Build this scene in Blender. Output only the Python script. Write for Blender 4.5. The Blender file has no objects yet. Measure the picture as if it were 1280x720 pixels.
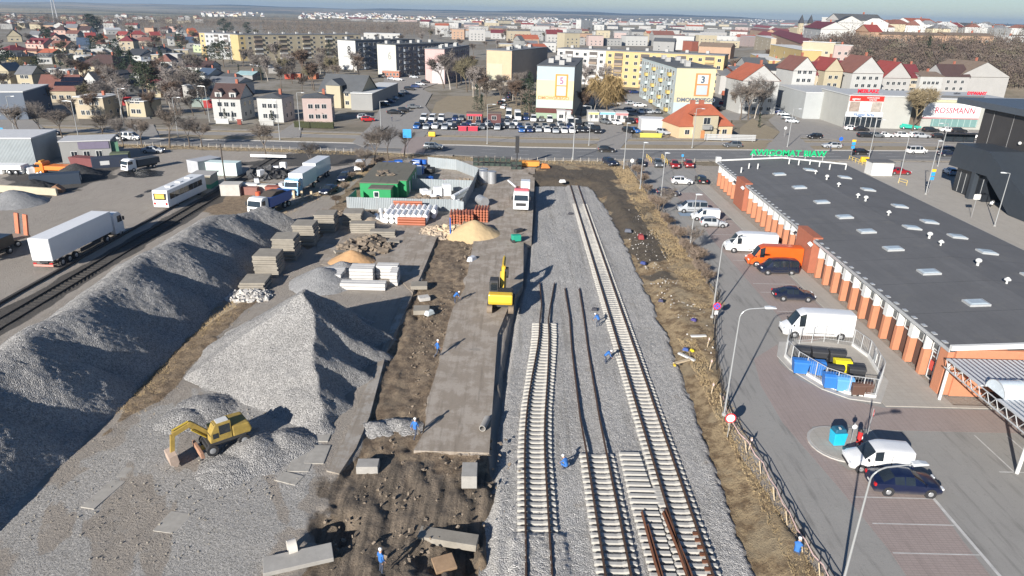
import bpy, bmesh, math, random
import numpy as np
from mathutils import Vector, Matrix
R_ = math.radians
rnd = random.Random(7)
scene = bpy.context.scene
col = scene.collection

# ---------------------------------------------------------------- camera
CAM_H = 30.0; FPX = 853.0; PITCH = R_(21.9); ROLL = math.atan(0.024)
cF = np.array([0, math.cos(PITCH), -math.sin(PITCH)])
_r0 = np.array([1.0, 0, 0]); _u0 = np.cross(_r0, cF)
cR = math.cos(ROLL)*_r0 + math.sin(ROLL)*_u0
cU = -math.sin(ROLL)*_r0 + math.cos(ROLL)*_u0
cam_d = bpy.data.cameras.new('camera'); cam = bpy.data.objects.new('camera', cam_d); col.objects.link(cam)
cam_d.sensor_width = 36; cam_d.lens = FPX/1280*36; cam_d.clip_start = 0.5; cam_d.clip_end = 60000
cam.matrix_world = Matrix(((cR[0], cU[0], -cF[0], 0), (cR[1], cU[1], -cF[1], 0), (cR[2], cU[2], -cF[2], CAM_H), (0, 0, 0, 1)))
scene.camera = cam

# ---------------------------------------------------------------- daylight
SUN_EL, SUN_AZ = 21.5, 29.0          # the shadows fall 29 degrees right of straight ahead
world = bpy.data.worlds.new('World'); scene.world = world; world.use_nodes = True
wn = world.node_tree.nodes; wl = world.node_tree.links
sky = wn.new('ShaderNodeTexSky'); sky.sky_type = 'NISHITA'; sky.sun_disc = False
sky.sun_elevation = R_(SUN_EL); sky.sun_rotation = R_(180+SUN_AZ)
sky.air_density = 1.0; sky.dust_density = 0.1; sky.ozone_density = 3.5; sky.altitude = 200
bg = wn['Background']; bg.inputs[1].default_value = 0.05
tint = wn.new('ShaderNodeMix'); tint.data_type = 'RGBA'; tint.blend_type = 'MULTIPLY'; tint.inputs[0].default_value = 1; tint.inputs[7].default_value = (.90, .97, 1.08, 1)
wl.new(sky.outputs[0], tint.inputs[6]); wl.new(tint.outputs[2], bg.inputs[0])
sun_d = bpy.data.lights.new('sun', 'SUN'); sun_d.energy = 5.0; sun_d.angle = R_(0.5); sun_d.color = (1.0, 0.945, 0.87)
sun = bpy.data.objects.new('sun', sun_d); col.objects.link(sun)
_d = Vector((math.sin(R_(SUN_AZ))*math.cos(R_(SUN_EL)), math.cos(R_(SUN_AZ))*math.cos(R_(SUN_EL)), -math.sin(R_(SUN_EL))))
sun.rotation_euler = _d.to_track_quat('-Z', 'Y').to_euler(); sun.location = (-60, -60, 80)
vs = scene.view_settings; vs.view_transform = 'Standard'; vs.look = 'None'; vs.gamma = 1; vs.use_curve_mapping = False
vs.exposure = 0.8

# ---------------------------------------------------------------- lens geometry: photograph pixel -> place on the ground
def ray(x, y): return cF*FPX + cR*(x-640) - cU*(y-360)
def G(x, y, z=0.0):
    d = ray(x, y); t = (z-CAM_H)/d[2]
    return (d[0]*t, d[1]*t, z)
def onX(x, y, X0):
    d = ray(x, y); t = X0/d[0]; return (X0, d[1]*t, CAM_H+d[2]*t)
def onY(x, y, Y0):
    d = ray(x, y); t = Y0/d[1]; return (d[0]*t, Y0, CAM_H+d[2]*t)
def ss(a, b, v):
    t = np.clip((v-a)/(b-a), 0, 1); return t*t*(3-2*t)
def hz(x, y):                        # lie of the land: flat town, scarp on the right, low hills at the skyline
    x = np.asarray(x, float); y = np.asarray(y, float)
    r = np.hypot(x, y)
    h = 23*ss(305, 400, y)*ss(.30, .44, x/np.maximum(y, 1))*(1-ss(1500, 3500, r))
    a = np.arctan2(x, np.maximum(y, 1))
    hills = 46+14*np.sin(a*5+1.3)+9*np.sin(a*13+.4)+5*np.sin(a*31)+3*np.sin(a*67+1)
    h = h+ss(4200, 8500, r)*hills + ss(1500, 4000, r)*4*np.sin(a*17+r*.0012)
    return h
def _ss(a, b, v): t = min(1.0, max(0.0, (v-a)/(b-a))); return t*t*(3-2*t)
def hz1(x, y):                       # the same for one point
    r = math.hypot(x, y); h = 23*_ss(305, 400, y)*_ss(.30, .44, x/max(y, 1))*(1-_ss(1500, 3500, r)); a = math.atan2(x, max(y, 1))
    if r > 1500: h += _ss(4200, 8500, r)*(46+14*math.sin(a*5+1.3)+9*math.sin(a*13+.4)+5*math.sin(a*31)+3*math.sin(a*67+1))+_ss(1500, 4000, r)*4*math.sin(a*17+r*.0012)
    return h
def Gh(x, y):                        # pixel -> place on the rising land
    d = ray(x, y); dx, dy, dz = float(d[0]), float(d[1]), min(-1.0, float(d[2])); q = math.hypot(dx, dy); r = min(250, -CAM_H/dz*q*.6)
    while r < 12000:
        st = max(4.0, r*.015); r += st; t = r/q
        if CAM_H+dz*t <= hz1(dx*t, dy*t): break
    a, b = (r-st)/q, r/q
    for _ in range(14):
        m = (a+b)/2
        if CAM_H+dz*m <= hz1(dx*m, dy*m): b = m
        else: a = m
    return (dx*b, dy*b, hz1(dx*b, dy*b))
def proj(p):
    d = np.array(p, float)-np.array([0, 0, CAM_H]); k = d@cF
    return 640+FPX*(d@cR)/k, 360-FPX*(d@cU)/k

# ---------------------------------------------------------------- mesh building
class MB:
    def __init__(s): s.v = []; s.f = []; s.m = []; s.cur = 0
    def quad(s, a, b, c, d, m=None):
        n = len(s.v); s.v += [a, b, c, d]; s.f.append((n, n+1, n+2, n+3)); s.m.append(s.cur if m is None else m); return s
    def tri(s, a, b, c, m=None):
        n = len(s.v); s.v += [a, b, c]; s.f.append((n, n+1, n+2)); s.m.append(s.cur if m is None else m); return s
    def add(s, vs_, fs_, m=None):
        n = len(s.v); s.v += [tuple(v) for v in vs_]
        for f in fs_: s.f.append(tuple(i+n for i in f)); s.m.append(s.cur if m is None else m)
        return s
    def box(s, cx, cy, z0, sx, sy, sz, rz=0, m=None, taper=1.0):
        c, q = math.cos(rz), math.sin(rz); o = []
        for zz, k in ((z0, 1.0), (z0+sz, taper)):
            for dx, dy in ((-1, -1), (1, -1), (1, 1), (-1, 1)):
                x, y = dx*sx/2*k, dy*sy/2*k; o.append((cx+x*c-y*q, cy+x*q+y*c, zz))
        return s.add(o, [(3, 2, 1, 0), (4, 5, 6, 7), (0, 1, 5, 4), (1, 2, 6, 5), (2, 3, 7, 6), (3, 0, 4, 7)], m)
    def rod(s, p0, p1, r0, r1=None, n=6, m=None, caps=True):
        r1 = r0 if r1 is None else r1
        p0, p1 = Vector(p0), Vector(p1); d = p1-p0
        if d.length < 1e-6: return s
        a = d.orthogonal().normalized(); b = d.cross(a).normalized(); o = []
        for p, r in ((p0, r0), (p1, r1)):
            for i in range(n):
                t = 2*math.pi*i/n; o.append(tuple(p+a*(math.cos(t)*r)+b*(math.sin(t)*r)))
        fs = [(i, (i+1) % n, n+(i+1) % n, n+i) for i in range(n)]
        if caps: fs += [tuple(range(n-1, -1, -1)), tuple(range(n, 2*n))]
        return s.add(o, fs, m)
    def beam(s, p0, p1, w, h, m=None):   # rectangular bar, height upright
        p0, p1 = Vector(p0), Vector(p1); d = (p1-p0); 
        side = Vector((d.y, -d.x, 0)); 
        side = side.normalized() if side.length > 1e-6 else Vector((1, 0, 0))
        up = side.cross(d).normalized()
        o = [tuple(p+side*(a*w/2)+up*(b*h/2)) for p in (p0, p1) for a, b in ((-1, -1), (1, -1), (1, 1), (-1, 1))]
        return s.add(o, [(0, 1, 2, 3), (7, 6, 5, 4), (0, 4, 5, 1), (1, 5, 6, 2), (2, 6, 7, 3), (3, 7, 4, 0)], m)
    def path(s, pts, r, n=6, m=None):
        for a, b in zip(pts, pts[1:]): s.rod(a, b, r, r, n, m)
        return s
    def prism(s, poly, z0, z1, m=None):
        n = len(poly)
        ar = sum(poly[i][0]*poly[(i+1) % n][1]-poly[(i+1) % n][0]*poly[i][1] for i in range(n))
        if ar < 0: poly = poly[::-1]
        o = [(p[0], p[1], z0) for p in poly]+[(p[0], p[1], z1) for p in poly]
        return s.add(o, [tuple(range(n-1, -1, -1)), tuple(range(n, 2*n))]+[(i, (i+1) % n, n+(i+1) % n, n+i) for i in range(n)], m)
    def hull_ext(s, prof, y0, y1, m=None):   # profile in x,z extruded along y
        n = len(prof)
        o = [(p[0], y0, p[1]) for p in prof]+[(p[0], y1, p[1]) for p in prof]
        return s.add(o, [tuple(range(n)), tuple(range(2*n-1, n-1, -1))]+[(i, n+i, n+(i+1) % n, (i+1) % n) for i in range(n)], m)
    def ball(s, c, r, sq=1.0, n=8, k=5, m=None):
        o = [(c[0], c[1], c[2]+r*sq)]; fs = []
        for i in range(1, k):
            t = math.pi*i/k
            for j in range(n):
                u = 2*math.pi*j/n; o.append((c[0]+r*math.sin(t)*math.cos(u), c[1]+r*math.sin(t)*math.sin(u), c[2]+r*sq*math.cos(t)))
        o.append((c[0], c[1], c[2]-r*sq))
        for j in range(n): fs.append((0, 1+j, 1+(j+1) % n))
        for i in range(k-2):
            for j in range(n): a = 1+i*n; fs.append((a+j, a+n+j, a+n+(j+1) % n, a+(j+1) % n))
        a = 1+(k-2)*n
        for j in range(n): fs.append((a+j, len(o)-1, a+(j+1) % n))
        return s.add(o, fs, m)
    def build(s, name, mats, parent=None, smooth=False, loc=None, rz=0, fix=True, bevel=0):
        me = bpy.data.meshes.new(name); me.from_pydata([tuple(map(float, v)) for v in s.v], [], s.f)
        if not isinstance(mats, (list, tuple)): mats = [mats]
        for m in mats: me.materials.append(m)
        me.polygons.foreach_set('material_index', s.m)
        if fix or bevel:
            bm = bmesh.new(); bm.from_mesh(me)
            if smooth or bevel: bmesh.ops.remove_doubles(bm, verts=bm.verts, dist=1e-4)
            if bevel:
                es = [e for e in bm.edges if len(e.link_faces) == 2 and e.calc_face_angle(0) > 0.6]
                bmesh.ops.bevel(bm, geom=es, offset=bevel, segments=2, affect='EDGES', profile=.6)
            bmesh.ops.recalc_face_normals(bm, faces=bm.faces)
            bm.to_mesh(me); bm.free()
        if smooth:
            me.polygons.foreach_set('use_smooth', [True]*len(me.polygons)); me.set_sharp_from_angle(angle=R_(38))
        me.update()
        o = bpy.data.objects.new(name, me); col.objects.link(o)
        if parent: o.parent = parent
        if loc is not None: o.location = loc
        if rz: o.rotation_euler = (0, 0, rz)
        return o
def grid_obj(name, X, Y, Z, mat, attrs=None, smooth=False, parent=None):
    ny, nx = X.shape
    me = bpy.data.meshes.new(name)
    co = np.stack([X, Y, Z], -1).reshape(-1, 3).astype(np.float32)
    i = np.arange(ny*nx).reshape(ny, nx)
    q = np.stack([i[:-1, :-1], i[:-1, 1:], i[1:, 1:], i[1:, :-1]], -1).reshape(-1, 4).astype(np.int32)
    me.vertices.add(len(co)); me.vertices.foreach_set('co', co.ravel())
    me.loops.add(q.size); me.loops.foreach_set('vertex_index', q.ravel())
    me.polygons.add(len(q)); me.polygons.foreach_set('loop_start', np.arange(len(q), dtype=np.int32)*4)
    me.polygons.foreach_set('loop_total', np.full(len(q), 4, np.int32))
    me.materials.append(mat)
    me.update(calc_edges=True); me.validate()
    for k, a in (attrs or {}).items():
        at = me.color_attributes.new(k, 'FLOAT_COLOR', 'POINT'); at.data.foreach_set('color', a.reshape(-1, 4).astype(np.float32).ravel())
    if smooth: me.polygons.foreach_set('use_smooth', [True]*len(me.polygons))
    o = bpy.data.objects.new(name, me); col.objects.link(o)
    if parent: o.parent = parent
    return o
def vnoise(x, y, seed=0):            # smooth value noise on arrays
    xi = np.floor(x).astype(np.int64); yi = np.floor(y).astype(np.int64); fx = x-xi; fy = y-yi
    def h(a, b):
        n = (a*374761393+b*668265263+seed*144665) & 0x7fffffff; n = (n ^ (n >> 13))*1274126177 & 0x7fffffff
        return ((n ^ (n >> 16)) & 0xffff)/65535.0
    u = fx*fx*(3-2*fx); v = fy*fy*(3-2*fy)
    return (h(xi, yi)*(1-u)+h(xi+1, yi)*u)*(1-v)+(h(xi, yi+1)*(1-u)+h(xi+1, yi+1)*u)*v
def fbm(x, y, o=4, seed=0):
    s = 0; a = .5; n = 0
    for k in range(o): s = s+a*vnoise(x*2**k, y*2**k, seed+k*17); n += a; a *= .5
    return s/n
def sdpoly(X, Y, poly):              # signed distance, negative inside
    P = np.array([p[:2] for p in poly], float); n = len(P)
    d = np.full(X.shape, 1e18); ins = np.zeros(X.shape, bool)
    for i in range(n):
        ax, ay = P[i]; bx, by = P[(i+1) % n]; ex, ey = bx-ax, by-ay; L = ex*ex+ey*ey+1e-12
        t = np.clip(((X-ax)*ex+(Y-ay)*ey)/L, 0, 1)
        d = np.minimum(d, (X-ax-t*ex)**2+(Y-ay-t*ey)**2)
        c = ((ay > Y) != (by > Y)) & (X < ex*(Y-ay)/(by-ay+1e-12)+ax); ins ^= c
    return np.where(ins, -1, 1)*np.sqrt(d)

# ---------------------------------------------------------------- naming
def tag(o, label=None, cat=None, group=None, kind=None):
    if label: o['label'] = label
    if cat: o['category'] = cat
    if group: o['group'] = group
    if kind: o['kind'] = kind
    return o
def thing(name, label, cat, loc=(0, 0, 0), rz=0, group=None):
    o = bpy.data.objects.new(name, None); col.objects.link(o); o.empty_display_size = .3
    o.location = loc; o.rotation_euler = (0, 0, rz)
    return tag(o, label, cat, group)
KIDS = {}
def dup(root, loc=None, rz=None, label=None, group=None, scale=None):
    def rec(o, par):
        c = o.copy(); col.objects.link(c)
        if par: c.parent = par
        if o.name not in KIDS: KIDS[o.name] = list(o.children)
        for ch in KIDS[o.name]: rec(ch, c)
        return c
    r = rec(root, None)
    if loc is not None: r.location = loc
    if rz is not None: r.rotation_euler = (0, 0, rz)
    if scale is not None: r.scale = scale if hasattr(scale, '__len__') else (scale,)*3
    if label: r['label'] = label
    if group: r['group'] = group
    return r
def wipe(root):
    for ch in list(root.children): wipe(ch)
    bpy.data.objects.remove(root)

# ---------------------------------------------------------------- materials
class NT:
    def __init__(s, name):
        s.m = bpy.data.materials.new(name); s.m.use_nodes = True; s.t = s.m.node_tree; s.n = s.t.nodes
        s.p = s.n['Principled BSDF']; s.g = s.n.new('ShaderNodeNewGeometry'); s.pos = s.g.outputs['Position']
    def l(s, a, b): s.t.links.new(a, b); return s
    def node(s, t, **k):
        n = s.n.new('ShaderNode'+t)
        for a, b in k.items(): setattr(n, a, b)
        return n
    def inp(s, n, i, v):
        if hasattr(v, 'is_output') or hasattr(v, 'links'): s.l(v, n.inputs[i])
        else: n.inputs[i].default_value = v
    def noise(s, scale, detail=4, rough=.55, vec=None, dist=0):
        n = s.node('TexNoise'); n.inputs['Scale'].default_value = scale; n.inputs['Detail'].default_value = detail
        n.inputs['Roughness'].default_value = rough; n.inputs['Distortion'].default_value = dist
        s.l(vec or s.pos, n.inputs['Vector']); return n.outputs['Fac']
    def voro(s, scale, out='Color', vec=None, feat='F1'):
        n = s.node('TexVoronoi', feature=feat); n.inputs['Scale'].default_value = scale; s.l(vec or s.pos, n.inputs['Vector']); return n.outputs[out]
    def math(s, op, a, b=0.0, c=None, clamp=False):
        n = s.node('Math', operation=op); n.use_clamp = clamp; s.inp(n, 0, a); s.inp(n, 1, b)
        if c is not None: s.inp(n, 2, c)
        return n.outputs[0]
    def ramp(s, fac, lo, hi):
        n = s.node('MapRange'); n.interpolation_type = 'SMOOTHSTEP'; s.inp(n, 0, fac); n.inputs[1].default_value = lo; n.inputs[2].default_value = hi; return n.outputs[0]
    def mix(s, fac, a, b):
        n = s.node('Mix', data_type='RGBA'); s.inp(n, 0, fac)
        for i, v in ((6, a), (7, b)):
            if hasattr(v, 'links'): s.l(v, n.inputs[i])
            else: n.inputs[i].default_value = (*v, 1) if len(v) == 3 else v
        return n.outputs[2]
    def scalec(s, colr, k):          # colour times a factor socket
        n = s.node('Mix', data_type='RGBA', blend_type='MULTIPLY'); n.inputs[0].default_value = 1
        if hasattr(colr, 'links'): s.l(colr, n.inputs[6])
        else: n.inputs[6].default_value = (*colr, 1)
        c = s.node('CombineColor'); 
        for i in range(3): s.inp(c, i, k)
        s.l(c.outputs[0], n.inputs[7]); return n.outputs[2]
    def xyz(s, vec=None):
        n = s.node('SeparateXYZ'); s.l(vec or s.pos, n.inputs[0]); return n.outputs
    def comb(s, x, y, z=0.0):
        n = s.node('CombineXYZ'); s.inp(n, 0, x); s.inp(n, 1, y); s.inp(n, 2, z); return n.outputs[0]
    def bump(s, h, strength=.5, dist=.05):
        n = s.node('Bump'); n.inputs['Strength'].default_value = strength; n.inputs['Distance'].default_value = dist
        s.l(h, n.inputs['Height']); s.l(n.outputs[0], s.p.inputs['Normal']); return s
    def attr(s, name):
        n = s.node('Attribute', attribute_name=name); return s.xyz(n.outputs['Vector'])
    def out(s, c, rough=.8, metal=0.0, spec=None):
        s.inp(s.p, 'Base Color', c if hasattr(c, 'links') else (*c, 1)); s.inp(s.p, 'Roughness', rough); s.inp(s.p, 'Metallic', metal)
        if spec is not None: s.p.inputs['Specular IOR Level'].default_value = spec
        return s.m
MC = {}
def M(c, rough=.75, metal=0.0, var=.14, scale=1.3, fine=True, name=None, obj=True):
    """a painted / plastered / metal surface with uneven tone and light dirt"""
    key = (tuple(c), rough, metal, var, scale)
    if key in MC: return MC[key]
    t = NT(name or 'surface_%03d' % len(MC))
    tc = t.node('TexCoord').outputs['Object'] if obj else t.pos
    a = t.noise(scale, 5, .6, tc); b = t.noise(scale*9, 3, .6, tc)
    k = t.math('ADD', t.math('MULTIPLY', t.math('SUBTRACT', a, .5), var*2.4), t.math('MULTIPLY', t.math('SUBTRACT', b, .5), var*1.2))
    cc = t.scalec(c, t.math('ADD', k, 1.0))
    rr = t.math('ADD', t.math('MULTIPLY', b, .2), rough-.1, clamp=True)
    MC[key] = t.out(cc, rr, metal); return MC[key]
def glass_m(name='window_glass', c=(.03, .04, .05), rough=.08):
    t = NT(name); tc = t.node('TexCoord').outputs['Object']
    n = t.noise(.7, 2, .5, tc); cc = t.mix(n, tuple(x*.5 for x in c), tuple(x*1.8 for x in c)); return t.out(cc, rough, 0, .8)
def objcol_m(name, rough=.3, metal=0.0):
    t = NT(name); oi = t.node('ObjectInfo'); n = t.noise(2.5, 4, .6, t.node('TexCoord').outputs['Object'])
    return t.out(t.scalec(oi.outputs['Color'], t.math('ADD', t.math('MULTIPLY', n, .3), .85)), rough, metal)
ORD = ['first', 'second', 'third', 'fourth', 'fifth', 'sixth', 'seventh', 'eighth', 'ninth', 'tenth', 'eleventh', 'twelfth', 'thirteenth', 'fourteenth',
       'fifteenth', 'sixteenth', 'seventeenth', 'eighteenth', 'nineteenth', 'twentieth']
TENS = {2: 'twenty', 3: 'thirty', 4: 'forty', 5: 'fifty', 6: 'sixty', 7: 'seventy', 8: 'eighty', 9: 'ninety'}
def ordinal(i):
    if i < 20: return ORD[i]
    n = i+1; t, u = divmod(n, 10)
    if n >= 100: return '%dth' % n
    return (TENS[t][:-1]+'ieth') if u == 0 else TENS[t]+'-'+ORD[u-1]
def textobj(body, size, mat, parent=None, name='lettering', depth=.05, loc=(0, 0, 0), rot=(math.pi/2, 0, 0), bold=0.0, align='CENTER', sx=1.0):
    cu = bpy.data.curves.new(name, 'FONT'); cu.body = body; cu.size = size; cu.extrude = depth; cu.offset = bold; cu.align_x = align; cu.resolution_u = 3
    o = bpy.data.objects.new(name, cu); col.objects.link(o)
    dg = bpy.context.evaluated_depsgraph_get(); me = bpy.data.meshes.new_from_object(o.evaluated_get(dg)); bpy.data.objects.remove(o)
    me.materials.clear(); me.materials.append(mat)
    p = bpy.data.objects.new(name, me); col.objects.link(p); p.rotation_euler = rot; p.location = loc; p.scale = (sx, 1, 1)
    if parent: p.parent = parent
    return p
# ================================================================ GROUND
def poly(pts, z=0.0): return [G(x, y, z)[:2] for x, y in pts]
X0, X1, Y0, Y1 = -150.0, 130.0, 20.0, 182.0
def near_y(x): return np.interp(x, [-150, -102, -62, -30, 0, 30, 60, 106, 150, 200], [160, 159.8, 159.2, 157.2, 152.4, 154.4, 158.2, 163.4, 168, 172])
def wA(x): return np.interp(x, [-150, -102, -62, -30, -12, 0, 60, 110, 200], [5.6, 5.6, 7.0, 8.5, 12.5, 13.4, 11.6, 11, 11])
BAL = [(3.8, 129.6), (14.4, 130.6), (15.2, 127), (16.1, 113.3), (16.5, 90), (16.3, 62), (15.6, 45), (15.1, 31), (15, 20), (-1.2, 20), (-.85, 31), (-.95, 46), (.3, 66), (2.0, 85), (3.2, 107)]

# --- the wide land, out to the skyline
t = NT('land')
n1 = t.noise(.0016, 5, .6); n2 = t.noise(.012, 5, .6); n3 = t.noise(.12, 5, .65); n4 = t.noise(1.6, 4, .7)
px_, py_, pz_ = t.xyz()
strips = t.noise(1.0, 4, .6, t.comb(t.math('MULTIPLY', px_, .0011), t.math('MULTIPLY', py_, .0045)))
dist = t.math('SQRT', t.math('ADD', t.math('MULTIPLY', px_, px_), t.math('MULTIPLY', py_, py_)))
far = t.ramp(dist, 1100, 2200)
town = t.mix(t.ramp(n2, .35, .62), (.20, .165, .12), (.27, .25, .215))
town = t.mix(t.ramp(n3, .42, .66), town, (.15, .13, .09))
town = t.mix(t.ramp(n4, .5, .8), town, (.25, .22, .17))
field = t.mix(t.ramp(strips, .38, .5), (.42, .31, .19), (.27, .24, .15))
field = t.mix(t.ramp(strips, .52, .58), field, (.045, .05, .035))
field = t.mix(t.ramp(t.noise(.0009, 3, .5, t.comb(px_, t.math('MULTIPLY', py_, 3.0))), .56, .62), field, (.10, .085, .06))
hill = t.ramp(pz_, 30, 44)
cc = t.mix(far, town, t.mix(hill, field, (.035, .042, .035)))
t.bump(n4, .3, .1)
M_land = t.out(cc, .95)
na, nr = 300, 240
A = np.linspace(R_(-85), R_(85), na); Rr = np.concatenate([[3], np.geomspace(8, 12500, nr)])
AA, RR = np.meshgrid(A, Rr)
GX, GY = RR*np.sin(AA), RR*np.cos(AA); GZ = hz(GX, GY)-0.06
land = grid_obj('ground', GX, GY, GZ, M_land, smooth=True); tag(land, kind='structure')
bm = bmesh.new(); bm.from_mesh(land.data)
kill = [f for f in bm.faces if all(X0+2 < v.co.x < X1-2 and Y0+1 < v.co.y < Y1-2 for v in f.verts)]
bmesh.ops.delete(bm, geom=kill, context='FACES'); bm.to_mesh(land.data); bm.free()

# --- the building site: one modelled sheet of compacted ground, soil, mud and grass
yy = [Y0]
while yy[-1] < Y1: yy.append(yy[-1]+max(.16, (yy[-1])*.0042))
yy = np.array(yy); yy[-1] = Y1
def xs_():
    a = np.arange(-45, 30, .22); l = np.arange(X0, -45, .6); r = np.arange(30, X1+.01, .6)
    r[-1] = X1
    return np.concatenate([l, a, r])
SX, SY = np.meshgrid(xs_(), yy)
def msk(pp, w, wob=.6, sc=.35, world=False):
    d = sdpoly(SX, SY, pp if world else poly(pp)); d = d+(fbm(SX*sc, SY*sc, 4, 3)-.5)*wob*4
    return 1-ss(-w, w, d)
dirt = msk([(548, 293), (594, 290), (581, 360), (560, 405), (550, 450), (536, 495), (530, 540), (517, 563), (611, 566), (615, 600), (605, 720), (600, 780), (330, 780), (400, 690), (413, 640), (425, 600), (445, 570), (460, 520), (480, 450), (515, 370), (527, 345)], .35, .25)
mud = msk([(400, 600), (470, 570), (530, 575), (610, 600), (612, 780), (330, 780), (400, 690)], 2.0, 1.5, .5)
brown = msk([(640, 198), (790, 207), (815, 250), (850, 300), (880, 345), (893, 375), (893, 405), (905, 520), (930, 570), (975, 640), (1060, 780), (960, 780), (945, 720), (905, 600), (870, 520), (830, 430), (790, 340), (750, 262), (730, 230), (660, 228)], .3, .15)
dark1 = msk([(650, 214), (700, 208), (770, 214), (805, 270), (845, 350), (825, 345), (790, 300), (765, 255), (720, 228), (668, 230)], 1.8, 2.0, .25)
grassm = msk([(325, 372), (300, 380), (215, 435), (130, 545), (145, 535), (200, 500), (240, 460), (300, 398)], .5, .35)
grass2 = msk([(262, 240), (330, 225), (345, 262), (300, 268), (250, 272)], 2, 1.5)
grass3 = msk([(520, 180), (497, 205), (430, 262), (385, 312), (372, 300), (436, 237), (470, 195)], .8, .6)
verge = ss(-6.5, -5.5, SY-near_y(SX)+(fbm(SX*.3, SY*.3, 3, 9)-.5)*3)*(1-ss(21, 22, SX)*(1-ss(30, 31, SX)))
railbed = (1-ss(1.6, 2.6, np.abs(SX+51.3)+(fbm(SX*.5, SY*.2, 3, 4)-.5)*2))*(1-ss(150, 153, SY))
wet = msk([(0, 218), (60, 210), (100, 200), (160, 206), (135, 222), (95, 238), (60, 246), (0, 246)], 2.5, 2.0, .2)
wet = np.maximum(wet, msk([(380, 190), (475, 190), (440, 208), (350, 207), (300, 205)], 2.5, 2.0, .2))
pud = msk([(150, 214), (180, 211), (208, 214), (200, 219), (170, 223), (148, 220)], .6, .8)
pud = np.maximum(pud, msk([(168, 246), (186, 237), (192, 238), (176, 247)], .3, .3))
grav = msk([(150, 545), (230, 480), (340, 500), (425, 540), (400, 600), (372, 660), (330, 740), (180, 760), (0, 800), (0, 640), (100, 580)], 1.4, 1.2, .5); grav = grav*(1-.75*ss(.56, .66, fbm(SX*.45+SY*.2, SY*.12, 4, 51)))
bal_d = sdpoly(SX, SY, BAL)
Zs = (fbm(SX*.12, SY*.12, 4, 1)-.5)*.22+(fbm(SX*1.3, SY*1.3, 3, 2)-.5)*.05
Zs = Zs+dirt*((fbm(SX*.7, SY*.3, 5, 5)-.5)*.7-.22+(fbm(SX*2.6, SY*1.0, 3, 6)-.5)*.32)
Zs = Zs+mud*((fbm(SX*1.1+SY*.35, SY*.12, 4, 11)-.5)*.8)+brown*((fbm(SX*.5, SY*.35, 5, 8)-.5)*.55+(fbm(SX*2.5, SY*2, 3, 12)-.5)*.16)
Zs = Zs+grassm*.25*(fbm(SX*1.5, SY*1.5, 3, 7))+railbed*(-.12)
# the cutting of the ballast bed: a bank on the right, the slab road's edge on the left
wall_left = SX < 6
cut = np.where(wall_left & (SY < 105), 1-ss(.15, .5, bal_d), 1-ss(.0, 2.3, bal_d))
Zs = Zs*(1-cut)+cut*(-.95)
trench = msk([(654, 300), (669, 300), (667, 345), (645, 420), (622, 480), (614, 560), (608, 566), (622, 420), (653, 355)], .15, .1)
Zs = Zs-trench*.35
# the excavation at the bottom of the picture
for (qx, qy, rr, dd) in ((613, 655, 3.0, .8), (560, 690, 2.6, .7), (420, 660, 1.6, .8), (600, 715, 2.5, .9), (600, 595, 1.2, .7)):
    a, b, _ = G(qx, qy, -.3); q = np.hypot(SX-a, (SY-b)*.8); Zs = Zs-dd*(1-ss(rr*.35, rr, q+(fbm(SX*.9, SY*.9, 3, 21)-.5)*1.6))
paved = sdpoly(SX, SY, [(24.5, 152), (24.5, 78), (23.7, 70), (21.6, 65), (17.7, 47.8), (17.7, 42), (18.2, 36), (19.5, 20), (130, 20), (130, 182), (24.5, 182)])
Zs = np.where(paved < .4, -.12, Zs)
rd = (SY > near_y(SX)-2.0); Zs = np.where(rd, -.1, Zs)
slabp = [(548, 293), (665, 292), (668, 204), (604, 203)]
Zs = np.where(sdpoly(SX, SY, [(-9.7, 20), (-9, 20), (-9, 21)]) < 0, Zs, Zs)
edge = ((SX < X0+1) | (SX > X1-1) | (SY > Y1-1)); Zs = np.where(edge, 0.0, Zs)
m1 = np.stack([dirt, mud, brown, dark1], -1); m2 = np.stack([np.maximum(grassm, np.maximum(grass2, grass3)), verge, railbed, wet], -1); m3 = np.stack([pud, grav, trench, np.ones_like(pud)], -1)
t = NT('site_ground')
f = t.noise(6, 6, .7); f2 = t.noise(1.1, 5, .65); f3 = t.noise(.22, 4, .6); f4 = t.noise(28, 3, .7)
px_, py_, pz_ = t.xyz()
streak = t.noise(1.0, 5, .65, t.comb(t.math('MULTIPLY', px_, 2.4), t.math('MULTIPLY', py_, .22)))
def thr(mk, src=None, k=.55):
    return t.ramp(t.math('ADD', mk, t.math('MULTIPLY', t.math('SUBTRACT', src or f2, .5), k)), .38, .62)
def att(name):
    n = t.node('Attribute', attribute_name=name); s = t.node('SeparateColor'); t.l(n.outputs['Color'], s.inputs[0]); return list(s.outputs)+[n.outputs['Alpha']]
a1, a2, a3 = att('m1'), att('m2'), att('m3')
base = t.mix(f3, (.325, .285, .24), (.42, .375, .325))
base = t.mix(t.math('MULTIPLY', t.ramp(streak, .5, .72), .55), base, (.24, .21, .175))
base = t.mix(t.math('MULTIPLY', t.ramp(f2, .52, .7), .5), base, (.43, .405, .37))
base = t.mix(t.math('MULTIPLY', t.ramp(f, .55, .75), .5), base, (.22, .195, .165))
soil = t.mix(t.ramp(f2, .3, .7), (.14, .10, .067), (.34, .26, .175)); soil = t.mix(t.math('MULTIPLY', t.ramp(f, .5, .7), .7), soil, (.075, .055, .04)); soil = t.mix(t.math('MULTIPLY', t.ramp(f4, .62, .8), .5), soil, (.38, .33, .26))
mudc = t.mix(t.ramp(streak, .35, .65), (.10, .08, .06), (.26, .205, .15)); mudc = t.mix(t.math('MULTIPLY', t.ramp(f, .45, .7), .5), mudc, (.27, .22, .165))
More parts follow.
